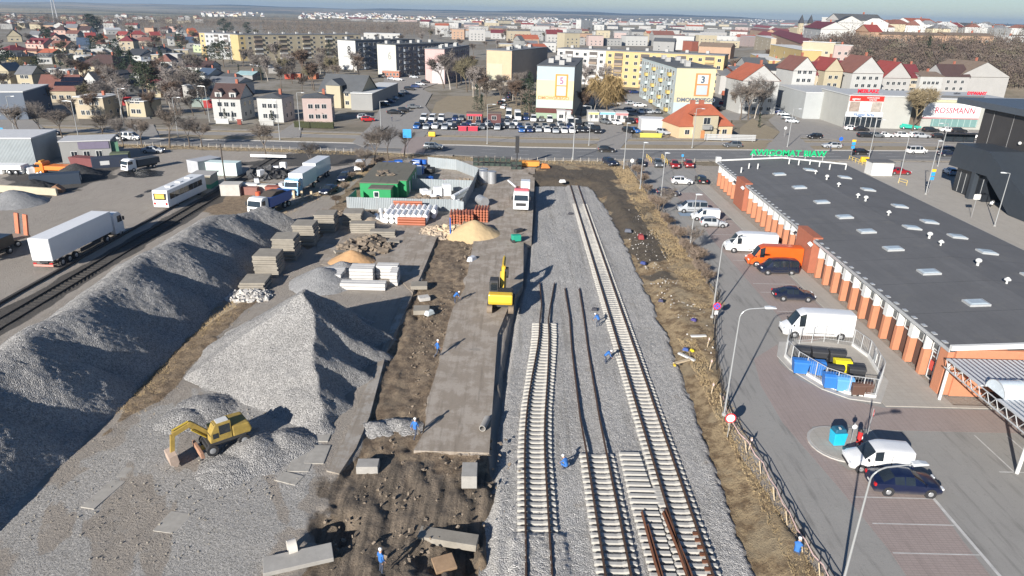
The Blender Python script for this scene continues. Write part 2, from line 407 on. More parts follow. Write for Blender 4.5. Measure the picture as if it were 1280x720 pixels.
brn = t.mix(t.ramp(f2, .35, .62), (.17, .112, .06), (.40, .30, .175)); brn = t.mix(t.math('MULTIPLY', t.ramp(f, .5, .72), .7), brn, (.10, .07, .04)); brn = t.mix(t.math('MULTIPLY', t.ramp(f3, .5, .62), .6), brn, (.33, .27, .18)); brn = t.mix(t.math('MULTIPLY', t.ramp(f4, .66, .8), .6), brn, (.42, .38, .30))
gr = t.mix(t.ramp(f2, .35, .65), (.21, .15, .095), (.33, .25, .165)); gr = t.mix(t.math('MULTIPLY', t.ramp(f, .48, .64), .75), gr, (.10, .072, .045))
vg = t.mix(t.ramp(f2, .35, .65), (.19, .15, .10), (.28, .235, .165)); vg = t.mix(t.math('MULTIPLY', t.ramp(f, .5, .7), .5), vg, (.12, .10, .06))
gv = t.mix(t.voro(11, 'Color'), (.28, .265, .24), (.56, .535, .50))
c = base
c = t.mix(thr(a3[1], f, .5), c, gv)
c = t.mix(thr(a1[0], f, .35), c, soil); c = t.mix(thr(a1[1], f2, .5), c, mudc)
c = t.mix(thr(a1[2], f, .3), c, brn); c = t.mix(t.math('MULTIPLY', thr(a1[3], f2, .8), .85), c, (.062, .052, .042))
c = t.mix(thr(a2[0], f, .4), c, gr); c = t.mix(thr(a2[1], f, .3), c, vg)
c = t.mix(t.math('MULTIPLY', thr(a2[2], f, .5), .9), c, t.mix(f, (.035, .033, .03), (.10, .09, .08)))
c = t.mix(t.math('MULTIPLY', thr(a2[3], f2, .9), .9), c, (.055, .052, .048))
pd = thr(a3[0], f2, .6)
c = t.mix(pd, c, (.03, .03, .03))
t.bump(t.math('ADD', f, t.math('MULTIPLY', f4, .5)), 1.0, .2)
M_site = t.out(c, t.math('SUBTRACT', .95, t.math('MULTIPLY', pd, .85)))
site = grid_obj('building_site_ground', SX, SY, Zs, M_site, {'m1': m1, 'm2': m2, 'm3': m3}, smooth=True); tag(site, kind='structure')

# --- ballast
def stone_m(name, lo, hi, scale, tint=(1, 1, 1), lanes=False):
    t = NT(name); v = t.voro(scale, 'Color'); sx = t.node('SeparateColor'); t.l(v, sx.inputs[0])
    k = sx.outputs[0]; d = t.voro(scale, 'Distance'); f3 = t.noise(.3, 5, .6); f5 = t.noise(2.5, 4, .6)
    c = t.mix(k, tuple(lo*q for q in tint), tuple(hi*q for q in tint))
    c = t.scalec(c, t.math('ADD', t.math('MULTIPLY', f3, .55), .72)); c = t.scalec(c, t.math('ADD', t.math('MULTIPLY', f5, .4), .8))
    if lanes:
        x, y, z = t.xyz(); q = t.noise(1.0, 4, .6, t.comb(t.math('MULTIPLY', x, 1.5), t.math('MULTIPLY', y, .05))); c = t.mix(t.math('MULTIPLY', t.ramp(q, .52, .7), .45), c, (.22, .205, .18)); c = t.mix(t.math('MULTIPLY', t.ramp(t.noise(.7, 4, .6), .58, .75), .35), c, (.30, .25, .19))
    t.bump(t.math('ADD', t.math('MULTIPLY', d, -1.0), k), .8, .09); return t.out(c, .95)
M_ballast = stone_m('crushed_stone', .28, .56, 13, (1, .965, .91), True)
M_heap = stone_m('heap_stone', .19, .42, 12, (1, .97, .93))
yb = [20.0]
while yb[-1] < 131.2: yb.append(yb[-1]+max(.13, yb[-1]*.0035))
BX, BY = np.meshgrid(np.arange(-1.6, 17.4, .13), np.array(yb))
bd = sdpoly(BX, BY, BAL); bdw = bd+(fbm(BX*.8, BY*.8, 4, 31)-.5)*.9*(BX > 4)
BZ = -.70-.55*ss(-.5, .35, bdw)+(fbm(BX*.5, BY*.12, 4, 33)-.5)*.16+(vnoise(BX*9, BY*9, 4)-.5)*.075+(vnoise(BX*17, BY*17, 5)-.5)*.05
BZ += (1-ss(.9, 1.9, np.abs(BX-11.5)))*(.09*ss(52, 78, BY)+.09*ss(112, 117, BY))     # stone drawn up over the far sleepers
k = (1-ss(1.5, 2.0, np.abs(BX-2.0)))*(1-ss(34.0, 34.8, BY)); BZ += .22*k+(vnoise(BX*5, BY*5, 8)-.5)*.12*k
ballast = grid_obj('ballast_bed', BX, BY, BZ, M_ballast); tag(ballast, 'grey crushed stone bed the new tracks lie on', 'gravel', kind='stuff')

# --- slab road, concrete apron (the left edge of it steps down to the soil)
def sheet_m(name, c0, c1, joints=None, crack=.5, stain=.5, rough=.9, jc=.45, soil=0):
    t = NT(name); a = t.noise(.35, 5, .65); b = t.noise(3.2, 5, .7); d = t.noise(14, 4, .7); x, y, z = t.xyz()
    s = t.noise(1.0, 5, .65, t.comb(t.math('MULTIPLY', x, 1.7), t.math('MULTIPLY', y, .16)))
    c = t.mix(a, c0, c1); c = t.mix(t.math('MULTIPLY', t.ramp(s, .5, .75), stain), c, tuple(q*.62 for q in c0))
    c = t.mix(t.math('MULTIPLY', t.ramp(b, .55, .75), crack), c, tuple(q*.7 for q in c0)); c = t.scalec(c, t.math('ADD', t.math('MULTIPLY', d, .3), .85))
    if joints:
        br = t.node('TexBrick'); br.offset = 0; br.inputs['Scale'].default_value = 1; br.inputs['Brick Width'].default_value = joints[0]; br.inputs['Row Height'].default_value = joints[1]
        br.inputs['Mortar Size'].default_value = joints[2]; br.inputs['Color1'].default_value = (1, 1, 1, 1); br.inputs['Color2'].default_value = (.95, .95, .95, 1); br.inputs['Mortar'].default_value = (jc, jc, jc, 1)
        t.l(t.pos, br.inputs['Vector']); n = t.node('Mix', data_type='RGBA', blend_type='MULTIPLY'); n.inputs[0].default_value = 1; t.l(c, n.inputs[6]); t.l(br.outputs['Color'], n.inputs[7]); c = n.outputs[2]
    if soil:
        m_ = t.ramp(t.math('ADD', t.noise(.5, 6, .7), t.math('MULTIPLY', s, .35)), .58, .74); c = t.mix(t.math('MULTIPLY', m_, soil), c, t.mix(b, (.13, .10, .07), (.27, .215, .155)))
        c = t.mix(t.math('MULTIPLY', t.ramp(t.noise(.23, 3, .6), .6, .72), .15), c, (.17, .155, .135))
    t.bump(t.math('ADD', d, b), .35, .04)
    return t.out(c, rough)
M_slab = sheet_m('site_concrete', (.34, .295, .245), (.42, .37, .315), (3.0, 1.5, .02), .6, .8, jc=.93, soil=.5)
M_conc = sheet_m('yard_concrete', (.32, .295, .26), (.41, .38, .34), (3.0, 3.0, .03), .5, .6, jc=.85, soil=.6)
M_asph = sheet_m('car_park_asphalt', (.245, .235, .218), (.32, .307, .285), None, .6, .8)
M_asph2 = sheet_m('light_paving', (.34, .315, .275), (.42, .39, .35), (.6, .6, .02), .2, .3, jc=.85)
M_pink = sheet_m('pink_block_paving', (.29, .235, .215), (.35, .29, .265), (.4, .2, .02), .3, .4, jc=.8)
M_road = sheet_m('road_asphalt', (.14, .14, .142), (.19, .19, .188), None, .15, .3)
M_road2 = sheet_m('old_asphalt', (.25, .235, .215), (.32, .30, .275), None, .4, .4)
M_walk = sheet_m('pavement_slabs', (.27, .245, .21), (.34, .31, .27), (2, 2, .05), .2, .2)
M_paint = M((.50, .49, .47), .7, var=.35, scale=2); M_kerb = M((.40, .385, .36), .85, var=.2)
M_blue = M((.20, .27, .36), .7, var=.25, scale=3)
def sheet(name, pts, z, mat, th=.12, kind='structure', world=False):
    pp = pts if world else poly(pts, z)
    o = MB().prism(pp, z-th, z).build(name, mat); 
    if kind: tag(o, kind=kind)
    return o
roadpts = [(611.5, 566), (622, 417), (635, 385), (654, 355), (654.5, 303), (664.5, 300), (668, 232), (669, 207), (604, 203), (601, 260), (594, 290), (588, 322), (581, 360), (566, 385), (560, 405), (550, 450), (536, 495), (530, 540), (517, 563)]
sheet('slab_road', roadpts, .06, M_slab, 1.1)
sheet('yard_apron', [(546, 297), (600, 262), (603, 205), (520, 196), (430, 285), (395, 300), (400, 330), (470, 345), (500, 350), (516, 366), (526, 345)], .055, M_slab, .4)
sheet('concrete_strip', [(516, 368), (483, 440), (462, 520), (445, 560), (424, 592), (408, 588), (432, 545), (470, 455), (503, 372)], .075, M_conc, .5)

# --- car park
sheet('car_park', [(24.6, 150.6), (24.6, 84), (24, 74), (22, 66.5), (20.2, 60), (18.1, 48), (18.1, 42.4), (18.7, 36), (19.6, 22), (60, 22), (60, 50.2), (36.9, 50.2), (36.9, 132), (39, 150.6)], .0, M_asph, world=True)
sheet('parking_bay', [(29.4, 124), (35, 124), (35, 73), (35, 64.5), (29.2, 61.5), (29.1, 96), (29.6, 104)], .004, M_pink, .05, world=True)
sheet('parking_bay', [(23.2, 58), (26.6, 61.3), (25.4, 57.5), (26, 54.3), (28.3, 51.2), (31.4, 49.7), (60, 49.7), (60, 46.3), (28.6, 46.3), (27.5, 47.0), (24.2, 46.6), (23.2, 44.5), (24.6, 41.0), (29.0, 41.0), (29.0, 37.9), (28.6, 34), (28.2, 22), (23.3, 22), (23.5, 33), (23.0, 39), (22.0, 47), (22.2, 53)], .004, M_pink, .05, world=True)
sheet('pavement', [(35.2, 131), (37.6, 131), (37.6, 50.3), (60, 50.3), (60, 49.9), (31.7, 49.9), (31.8, 51), (34.3, 55), (35.4, 61), (35.2, 72)], .06, M_asph2, .1, world=True)
def ring(cx, cy, rx, ry, n=28): return [(cx+rx*math.cos(2*math.pi*i/n), cy+ry*math.sin(2*math.pi*i/n)) for i in range(n)]
ISL = [(25.2+2.2*math.cos(a), 44.2+2.35*math.sin(a)) for a in np.linspace(R_(75), R_(290), 16)]+[(28.6, 42.2), (28.7, 46.2)]
sheet('kerb', [(25.2+(x-25.2)*1.0, y) for x, y in ISL], .10, M_kerb, .12, world=True)
sheet('traffic_island', [(x*.94+26.4*.06, y*.94+44.2*.06) for x, y in ISL], .115, M_asph2, .05, world=True)
TR = [(27.4, 61.0), (26.3, 58.4), (26.5, 56.1), (27.8, 53.1), (29.3, 51.7), (31.4, 51.2), (33.6, 54.5), (34.4, 58.7), (34, 61.2), (31.5, 62.0)]
sheet('kerb', [(x+(x-30.5)*.16, y+(y-56.5)*.16) for x, y in TR[:7]]+TR[7:], .08, M_kerb, .1, world=True)
sheet('bin_yard_floor', [(x*.99+30.5*.01, y*.99+56.5*.01) for x, y in TR], .09, M_asph2, .05, world=True)
ln = MB()
def stripe(mb, a, b, w=.12, z=.006):
    a = Vector((a[0], a[1])); b = Vector((b[0], b[1])); d = (b-a).normalized(); n = Vector((-d.y, d.x))*w/2
    mb.quad((*(a+n), z), (*(b+n), z), (*(b-n), z), (*(a-n), z))
for x in (36.7, 39.3, 41.9, 44.5): stripe(ln, (x, 45.9), (x, 41), .11)
stripe(ln, (29.05, 41), (29.05, 22), .22); stripe(ln, (35.6, 41.2), (40, 41.2), .12)
for y in (38.0, 35.4, 32.8, 30.2): stripe(ln, (23.6, y), (28.9, y), .09, .012)
for y in (104, 98, 92, 86.5, 78, 75.2, 69.6, 66.8): stripe(ln, (29.5, y), (34.6, y), .09, .012)
ln.build('bay_markings', M_paint); tag(bpy.data.objects['bay_markings'], kind='structure')
bl = MB()
for (x, y, w, d) in ((28.8, 124.5, 2.2, 2.2), (28.6, 109.0, 2.8, 2.2), (33.6, 87.5, 2.4, 1.8)): bl.box(x, y, .013, w, d, .004)
bl.build('blue_bay_marking', M_blue); tag(bpy.data.objects['blue_bay_marking'], kind='structure')

# --- the town road and its pavements
def band(name, x0, x1, f0, f1, z, mat, th=.1, step=4.0):
    xs = np.arange(x0, x1+step, step); b = MB()
    P0 = [(float(x), float(f0(x))) for x in xs]; P1 = [(float(x), float(f1(x))) for x in xs]
    for i in range(len(xs)-1):
        a0, a1, b0, b1 = P0[i], P0[i+1], P1[i], P1[i+1]
        b.quad((*a0, z), (*a1, z), (*b1, z), (*b0, z)); b.quad((*a0, z-th), (*a1, z-th), (*a1, z), (*a0, z)); b.quad((*b1, z-th), (*b0, z-th), (*b0, z), (*b1, z))
    o = b.build(name, mat); return tag(o, kind='structure')
N, W = near_y, wA
band('road', -150, 220, N, lambda x: N(x)+W(x), .0, M_road)
band('pavement', -150, -14, lambda x: N(x)-1.9, lambda x: N(x)-.2, .1, M_walk)
band('pavement', -10, 24, lambda x: N(x)-2.2, lambda x: N(x)-.2, .1, M_walk); band('pavement', 32, 108, lambda x: N(x)-2.2, lambda x: N(x)-.2, .1, M_walk)
band('kerb', -150, 220, lambda x: N(x)+W(x), lambda x: N(x)+W(x)+.7, .12, M_kerb)
M_grass = sheet_m('dry_verge', (.22, .175, .115), (.33, .275, .185), None, .7, .4, .97)
band('grass_strip', -150, 220, lambda x: N(x)+W(x)+.7, lambda x: N(x)+W(x)+6.5, .06, M_grass)
band('service_road', -150, 220, lambda x: N(x)+W(x)+6.5, lambda x: N(x)+W(x)+12, .004, M_road2)
band('grass_strip', -150, 220, lambda x: N(x)+W(x)+12, lambda x: N(x)+W(x)+14.2, .06, M_grass)
band('pavement', -150, 220, lambda x: N(x)+W(x)+14.2, lambda x: N(x)+W(x)+16.4, .09, M_walk)
rl = MB()
for x in np.arange(-8, 118, 7.5):
    for fr in (.34, .68): stripe(rl, (x, N(x)+W(x)*fr), (x+3.6, N(x+3.6)+W(x+3.6)*fr), .16, .008)
for x in np.arange(-148, -20, 7.5): stripe(rl, (x, N(x)+W(x)*.5), (x+3.2, N(x+3.2)+W(x+3.2)*.5), .14, .008)
for x in np.arange(-150, 118, 4):
    stripe(rl, (x, N(x)+.35), (x+4, N(x+4)+.35), .14, .008); stripe(rl, (x, N(x)+W(x)-.35), (x+4, N(x+4)+W(x+4)-.35), .14, .008)
rl.build('lane_markings', M_paint); tag(bpy.data.objects['lane_markings'], kind='structure')
# junctions and side streets, entrances, far car parks
def psheet(name, pts, mat, z=.065, th=.05): return sheet(name, pts, z, mat, th)
psheet('side_street', [(455, 184), (470, 168), (497, 150), (530, 110), (560, 100), (640, 112), (640, 108), (560, 92), (480, 95), (478, 130), (462, 158), (440, 178)], M_road2, .13)
psheet('side_street', [(470, 184), (520, 186), (545, 150), (530, 130), (490, 152)], M_road2, .14)
psheet('crossing', [(500, 191), (530, 191), (540, 171), (512, 171)], M_pink, .145)
psheet('side_street', [(745, 186), (775, 186), (790, 168), (765, 160), (752, 168)], M_road2, .13)
psheet('side_street', [(955, 188), (1020, 189), (1000, 172), (1040, 166), (1010, 150), (975, 140), (960, 150), (975, 165)], M_road2, .13)
psheet('dealer_yard', [(520, 168), (790, 172), (790, 150), (735, 148), (615, 148), (560, 140), (530, 150)], M_road2, .07)
psheet('retail_car_park', [(1000, 172), (1260, 184), (1260, 160), (1100, 160), (1050, 158), (1015, 135), (960, 128), (950, 135), (985, 150)], M_road2, .075)
psheet('block_car_park', [(735, 130), (800, 146), (822, 142), (800, 112), (740, 112)], M_road2, .07)
psheet('block_car_park', [(478, 135), (530, 135), (540, 117), (520, 108), (495, 112)], M_road2, .135)
psheet('shed_yard', [(890, 150), (940, 150), (925, 110), (895, 112)], M_road2, .07)
psheet('side_street', [(160, 172), (200, 172), (170, 112), (186, 84), (180, 84), (158, 112)], M_road2, .13)
psheet('side_street', [(0, 150), (40, 150), (55, 160), (0, 176)], M_road2, .13)
psheet('driveway', [(340, 172), (375, 172), (378, 153), (368, 153)], M_road2, .13)
psheet('park_lawn', [(800, 172), (835, 172), (850, 150), (825, 145), (770, 150)], M_grass, .08)
psheet('park_lawn', [(925, 186), (952, 187), (975, 165), (940, 148), (925, 160)], M_grass, .08)
psheet('park_lawn', [(540, 140), (610, 145), (660, 142), (660, 120), (560, 120), (545, 128)], M_grass, .066)
psheet('site_entrance', [(802, 207), (830, 208), (826, 197), (808, 196)], M_pink, .12)
# land between hall and dark building
sheet('hall_service_road', [(62.3, 156), (74.5, 156), (74.2, 110), (72.3, 80), (71, 50), (62.3, 50)], .0, M_road2, world=True)
sheet('forecourt', [(74.7, 158), (108, 160), (108, 100), (72.8, 80), (71.2, 50), (110, 50), (110, 40), (62, 40), (62, 49), (71, 50)], .05, M_asph2, .15, world=True)
# ================================================================ RAILWAY
M_sleeper = M((.43, .415, .38), .85, var=.22, scale=2.2, obj=False)
M_rail = M((.105, .062, .042), .6, .3, var=.35, scale=2, obj=False); M_rust = M((.20, .085, .045), .8, .2, var=.35, scale=4, obj=False)
ZB = -.70
def sleeper_mesh(L=2.6):
    b = MB(); h = L/2
    prof = [(-h, 0), (-h, .17), (-h+.12, .215), (-h*.42, .205), (-.28*h, .15), (.28*h, .15), (h*.42, .205), (h-.12, .215), (h, .17), (h, 0)]
    if L > 3: prof = [(-h, 0), (-h, .18), (-h+.08, .21), (h-.08, .21), (h, .18), (h, 0)]
    n = len(prof); o = [(x, -.135, z) for x, z in prof]+[(x, -.10 if z > .05 else -.145, z+(.0)) for x, z in prof]
    b.hull_ext(prof, -.13, .13)
    for s in (-.755, .755):
        if L < 3: b.box(s, 0, .205, .34, .18, .025)
    return b
def rail_mb(pts, h=.172):
    b = MB()
    for p, q in zip(pts, pts[1:]):
        p0 = (p[0], p[1], p[2]); q0 = (q[0], q[1], q[2])
        for w, z, hh in ((.15, .012, .024), (.018, .085, .125), (.072, .155, .034)):
            b.beam((p[0], p[1], p[2]+z), (q[0], q[1], q[2]+z), w, hh)
    return b
def sleepers_for(root, xc_f, ys, L=2.6, offs=0):
    proto = None
    for i, y in enumerate(ys):
        loc = (xc_f(y)+rnd.uniform(-.02, .02), y, ZB+.0+rnd.uniform(-.008, .008))
        if i < 100:
            if proto is None: proto = sleeper_mesh(L).build('sleeper', M_sleeper, root, bevel=.012); o = proto
            else: o = proto.copy(); col.objects.link(o); o.parent = root
            o.location = loc; o.rotation_euler = (0, 0, rnd.uniform(-.006, .006))
        else:
            if i == 100: bm_ = MB(); 
            bm_.add([(x+loc[0], y2+loc[1], z+loc[2]) for x, y2, z in [v.co for v in proto.data.vertices]], [tuple(p.vertices) for p in proto.data.polygons])
            if i == len(ys)-1: o = bm_.build('sleeper', M_sleeper, root, fix=False); o['kind'] = 'stuff'
ZR = ZB+.228
t3 = thing('railway_track', 'long straight track with rusty rails on pale concrete sleepers', 'railway track')
ys3 = np.arange(29.6, 116, .6)
sleepers_for(t3, lambda y: 11.5 if y > 42.5 else 11.5, list(ys3))
for s in (-.755, .755): rail_mb([(11.5+s, 26, ZR), (11.5+s, 80, ZR), (11.5+s, 129.8, ZR-.03)]).build('rail', M_rail, t3)
t1 = thing('railway_track', 'short leftmost track of closely laid white concrete sleepers', 'railway track')
sleepers_for(t1, lambda y: 2.0+1.55*float(ss(42, 68, y)), list(np.arange(34.2, 66.2, .6)))
for s in (-1, 1):
    P_ = [(2.0+s*.755, 26, ZR)] + [(2.0+1.55*float(ss(42, 68, y))+s*(.755-.28*float(ss(50, 66, y))), y, ZR) for y in np.arange(42, 66, 3)]
    e = (3.55+s*.45, 67, ZR-.02); P_ += [e, (3.9+s*.5, 71, ZR-.1), (4.4+s*.9-.1, 78, ZR-.16)]
    rail_mb(P_).build('rail', M_rail, t1)
t2 = thing('railway_track', 'middle track with bare rails on stone and sleepers nearby only', 'railway track')
sleepers_for(t2, lambda y: 6.65, list(np.arange(28.4, 43.3, .6)))
for s in (-1, 1):
    rail_mb([(6.65+s*.755, 26, ZR), (6.65+s*.755, 43.5, ZR), (6.65+s*.79, 48, ZR-.16), (6.85+s*.80, 60, ZR-.2), (7.15+s*.78, 68, ZR-.2), (7.25+s*.86, 76.5, ZR-.2)]).build('rail', M_rail, t2)
sw = thing('railway_switch', 'unfinished switch of long bare concrete sleepers with very rusty rails', 'railway switch')
for i, y in enumerate(np.arange(27.5, 43.3, .6)):
    if y > 39.3: xa, xb = 8.35+.0*i, 10.1-.04*(y-39)
    elif y > 37.2: xa, xb = 8.35, 10.72
    else: xa, xb = 8.35-(37.2-y)*-.03, 10.15
    b = MB(); h = (xb-xa)/2; b.hull_ext([(-h, 0), (-h, .18), (-h+.06, .215), (h-.06, .215), (h, .18), (h, 0)], -.135, .135)
    b.build('sleeper', M_sleeper, sw, loc=((xa+xb)/2, y+.02, ZB+.0), bevel=.01)
rail_mb([(8.95, 36.5, ZR), (9.0, 32, ZR), (9.35, 26, ZR)]).build('rail', M_rust, sw); rail_mb([(9.12, 35.2, ZR+.0), (9.25, 30, ZR), (9.6, 26, ZR)]).build('rail', M_rust, sw)
rail_mb([(10.55, 36.7, ZR), (10.95, 31.5, ZR+.0), (11.2, 26, ZR)]).build('rail', M_rust, sw); rail_mb([(10.35, 36.5, ZR+.0), (10.62, 33, ZR), (10.9, 26, ZR)]).build('rail', M_rust, sw)
for i, y in enumerate(np.arange(28.0, 35, .6)): MB().box(12.05, y, ZB+.21, .34, .26, .06).build('base_plate', M_rust, sw)
# old siding on the left, sunk in dark dirt
t4 = thing('railway_track', 'old dark siding sunk in black dirt beside the truck yard', 'railway track')
M_dark = M((.05, .045, .04), .8, var=.3)
for x in (-52.15, -50.45): rail_mb([(x, 50, -.10), (x, 105, -.10), (x, 148, -.10)]).build('rail', M_dark, t4)
slb = MB()
for y in np.arange(50, 148, .75): slb.box(-51.3, y, -.16, 2.5, .24, .09)
o = slb.build('sleeper', M_dark, t4); o['kind'] = 'stuff'
t5 = thing('loading_platform_edge', 'low dark retaining edge running beside the old siding', 'kerb wall')
MB().box(-54.6, 78, 0, .35, 66, .28).build('edge_beam', M_dark, t5)

# ================================================================ HEAPS
def heap(name, label, xr, yr, step, f, mat, cat='gravel heap', rough=.1, rs=5.0, disp=1.0):
    xs = np.arange(xr[0], xr[1], step); ysv = np.arange(yr[0], yr[1], step); X, Y = np.meshgrid(xs, ysv)
    Z = f(X, Y)
    Z = np.where(Z > -.3, Z+disp*((vnoise(X*rs, Y*rs, 71)-.5)*rough*1.3+(vnoise(X*rs*2.1, Y*rs*2.1, 72)-.5)*rough), Z)
    keep = Z > -.28; Z = np.maximum(Z, -.35)
    o = grid_obj(name, X, Y, Z, mat)
    bm = bmesh.new(); bm.from_mesh(o.data)
    bmesh.ops.delete(bm, geom=[v for v in bm.verts if v.co.z < -.345], context='VERTS'); bm.to_mesh(o.data); bm.free()
    return tag(o, label, cat)
def cones(lst, X, Y, wob=.5, seed=1):
    wx = (fbm(X*.35, Y*.35, 4, seed)-.5)*wob*4; Z = np.full(X.shape, -9.0)
    for (cx, cy, h, s, r0, *e) in lst:
        ex = e[0] if e else 1.0
        r = np.sqrt(((X-cx))**2+((Y-cy)*ex)**2); Z = np.maximum(Z, h-s*np.maximum(0, np.sqrt(r*r+r0*r0)-r0)+wx*.22)
    return Z
def heapA(X, Y):
    xc = -39.0+(fbm(Y*.12, Y*0, 3, 5)-.5)*1.4+4.0*ss(80, 99, Y); p = X-xc; w = (fbm(X*.3, Y*.3, 4, 41)-.5); a = np.abs(p)
    end = np.maximum(0, Y-94); zc = 5.1+.4*(fbm(Y*.2, Y*0+3, 3, 8)-.5)+.08*np.sin(Y*.82)-1.6*ss(80, 96, Y); ph = Y-.3*p+2.6*(fbm(Y*.09, Y*0, 2, 13)-.5)
    lob = (np.abs(np.sin(ph*math.pi/8.1))**.8-.55)*1.5*np.clip((a-.6)/3.2, 0, 1)*np.clip((8-a)/3, 0, 1)
    return zc+1.0-np.hypot(.80*p, 1.0)+lob*.72-.7*end+w*.7
heap('gravel_heap', 'very long ridged heap of grey gravel beside the old siding', (-48.5, -29), (18, 101), .15, heapA, M_heap, rough=.085, rs=5.5)
def heapB(X, Y):
    ax, ay, bx, by = -19.0, 57.6, -14.4, 45.6; L = math.hypot(bx-ax, by-ay); ux, uy = (bx-ax)/L, (by-ay)/L
    wx = (fbm(X*.35, Y*.35, 4, 43)-.5)*1.6; t_ = ((X-ax)*ux+(Y-ay)*uy); p = -(X-ax)*uy+(Y-ay)*ux+2.2*(fbm(X*.28, Y*.28, 3, 2)-.5); tc_ = np.clip(t_, 0, L); zs_ = 6.5-tc_*(5.6/L)
    rp = np.maximum(p, 0); lob = .7*np.cos(t_*1.5+.5*np.sin(rp*.6)+1.2+1.5*(fbm(t_*.3, rp*.2, 2, 6)-.5))*np.minimum(rp, 4)/4
    left = np.where(p > 0, .88*p, .50*p); zr = zs_-np.hypot(left, np.where(t_ < 0, .86*t_, np.where(t_ > L, .5*(t_-L), 0)))+np.where(p > 0, lob, 0)+wx*.22
    zr = np.minimum(zr, .62*(X+28.6+.05*(Y-57)+1.6*(fbm(Y*.3, Y*0, 2, 4)-.5)))
    return np.maximum(zr, cones([(-18.2, 41.4, 1.0, .42, .5), (-16.6, 42.6, .85, .45, .4), (-19.5, 39.6, .6, .35, .6), (-25.3, 45.4, .7, .4, .4), (-24.4, 47, .7, .35, .5)], X, Y, .4, 43))
heap('gravel_heap', 'tall pointed heap of pale gravel casting a large shadow', (-36, -7), (35, 72), .14, heapB, M_heap, rough=.07, rs=5.5)
M_gr2 = stone_m('fine_gravel', .24, .42, 16); M_sand = sheet_m('pale_sand', (.42, .33, .24), (.52, .42, .31), None, .2, .2, 1.0)
M_sandy = sheet_m('yellow_sand', (.50, .36, .19), (.60, .45, .26), None, .2, .2, 1.0); M_sando = sheet_m('orange_sand', (.42, .25, .12), (.50, .31, .16), None, .2, .2, 1.0)
M_blk = stone_m('black_aggregate', .03, .08, 10)
def pile(px, py, h, r, mat, label, cat='sand heap', ex=1.0, rough=.05, name='sand_heap', z=0):
    x, y, _ = G(px, py, h*.35)
    ph = rnd.uniform(0, 6)
    f = lambda X, Y: cones([(x, y, h, h/r*1.05, r*.16, ex), (x+r*.35*math.cos(ph), y+r*.3*math.sin(ph), h*.7, h/r, r*.15, ex), (x-r*.3*math.cos(ph+.7), y+r*.25*math.sin(ph+.7), h*.68, h/r, r*.15, ex)], X, Y, .35*min(1, h/2), int(px))
    return heap(name, label, (x-r*1.7, x+r*1.7), (y-r*1.7, y+r*1.7), max(.12, r*.05), f, mat, cat, rough)
pile(402, 347, 2.0, 3.6, M_gr2, 'small grey gravel heap between slab stacks and white beams', 'gravel heap', name='gravel_heap')
pile(428, 336, 1.4, 2.6, M_gr2, 'darker grey heap in front of the orange sand', 'gravel heap', name='gravel_heap')
pile(440, 322, 1.5, 2.8, M_sando, 'low orange sand heap behind the small grey gravel heap', ex=1.3)
pile(452, 273, 1.9, 3.2, M_sand, 'pale beige sand heap against the corrugated fence'); pile(428, 277, .9, 2.6, M_sand, 'low spread of pale sand left of the fence')
pile(593, 286, 2.0, 3.6, M_sandy, 'bright yellow sand heap beside the orange pipes')
pile(546, 287, .7, 2.2, M_sand, 'low heap of pale broken boards and sand in front of pipes', rough=.35)
pile(16, 248, 2.0, 4.5, M_gr2, 'grey sand heap behind a low wall in the truck yard', 'sand heap', rough=.05)
pile(40, 232, 1.5, 3.6, M_blk, 'black aggregate heap behind the low pale wall', 'heap', name='aggregate_heap', rough=.15)
pile(95, 215, 2.4, 4.4, M_blk, 'dark soil heap behind the orange truck', 'heap', name='soil_heap', rough=.1)
pile(468, 531, .3, 1.1, M_heap, 'small ridge of gravel spilled across the brown soil', 'gravel heap', rough=.1, name='gravel_heap', ex=1.9); pile(500, 527, .3, 1.1, M_heap, 'end of the gravel ridge beside the slab road', 'gravel heap', rough=.1, ex=1.9, name='gravel_heap')

# ================================================================ CONCRETE PIECES
M_oldc = M((.27, .245, .205), .9, var=.3, scale=1.1, obj=False); M_gc = M((.33, .315, .29), .9, var=.25, scale=1.5, obj=False); M_newc = M((.52, .51, .49), .85, var=.14, scale=1.5, obj=False)
M_pl = M((.34, .32, .285), .95, var=.3, scale=2, obj=False)
def slab(x, y, z, w, d, h, rz, label, mat=None, g='weathered slabs stacked beside the gravel', rx=0, ry=0, name='concrete_slab', bev=.03):
    b = MB(); n = 6
    b.box(0, 0, 0, w, d, h)
    o = b.build(name, mat or M_oldc, bevel=bev); o.location = (x, y, z); o.rotation_euler = (rx, ry, rz); tag(o, label, 'concrete slab', g); return o
names_ = ['nearest', 'second nearest', 'third', 'fourth', 'fifth']
stk = [(-29.6, 73.0, 5, 'nearest low'), (-29.5, 77.6, 11, 'tall second'), (-29.2, 83.4, 12, 'third'), (-28.4, 89.4, 12, 'fourth'), (-27.2, 95.6, 11, 'fifth'), (-24.0, 98.6, 9, 'sixth')]
sm = {}
for (x, y, n, nm) in stk:
    n -= 1
    for k in range(n):
        key = (k*7+n) % 3; w, d = (2.8, 3.0) if y < 90 else (3.0, 3.0)
        if key not in sm:
            sm[key] = slab(x, y, 0, w, d, .24, 0, 'x')
            o = sm[key]
        else: o = sm[key].copy(); col.objects.link(o)
        o.location = (x+rnd.uniform(-.09, .09), y+rnd.uniform(-.12, .12), k*.275); o.rotation_euler = (0, 0, rnd.uniform(-.03, .03)+.04)
        tag(o, 'weathered slab in the %s stepped stack' % nm, 'concrete slab', 'weathered slabs stacked beside the gravel')
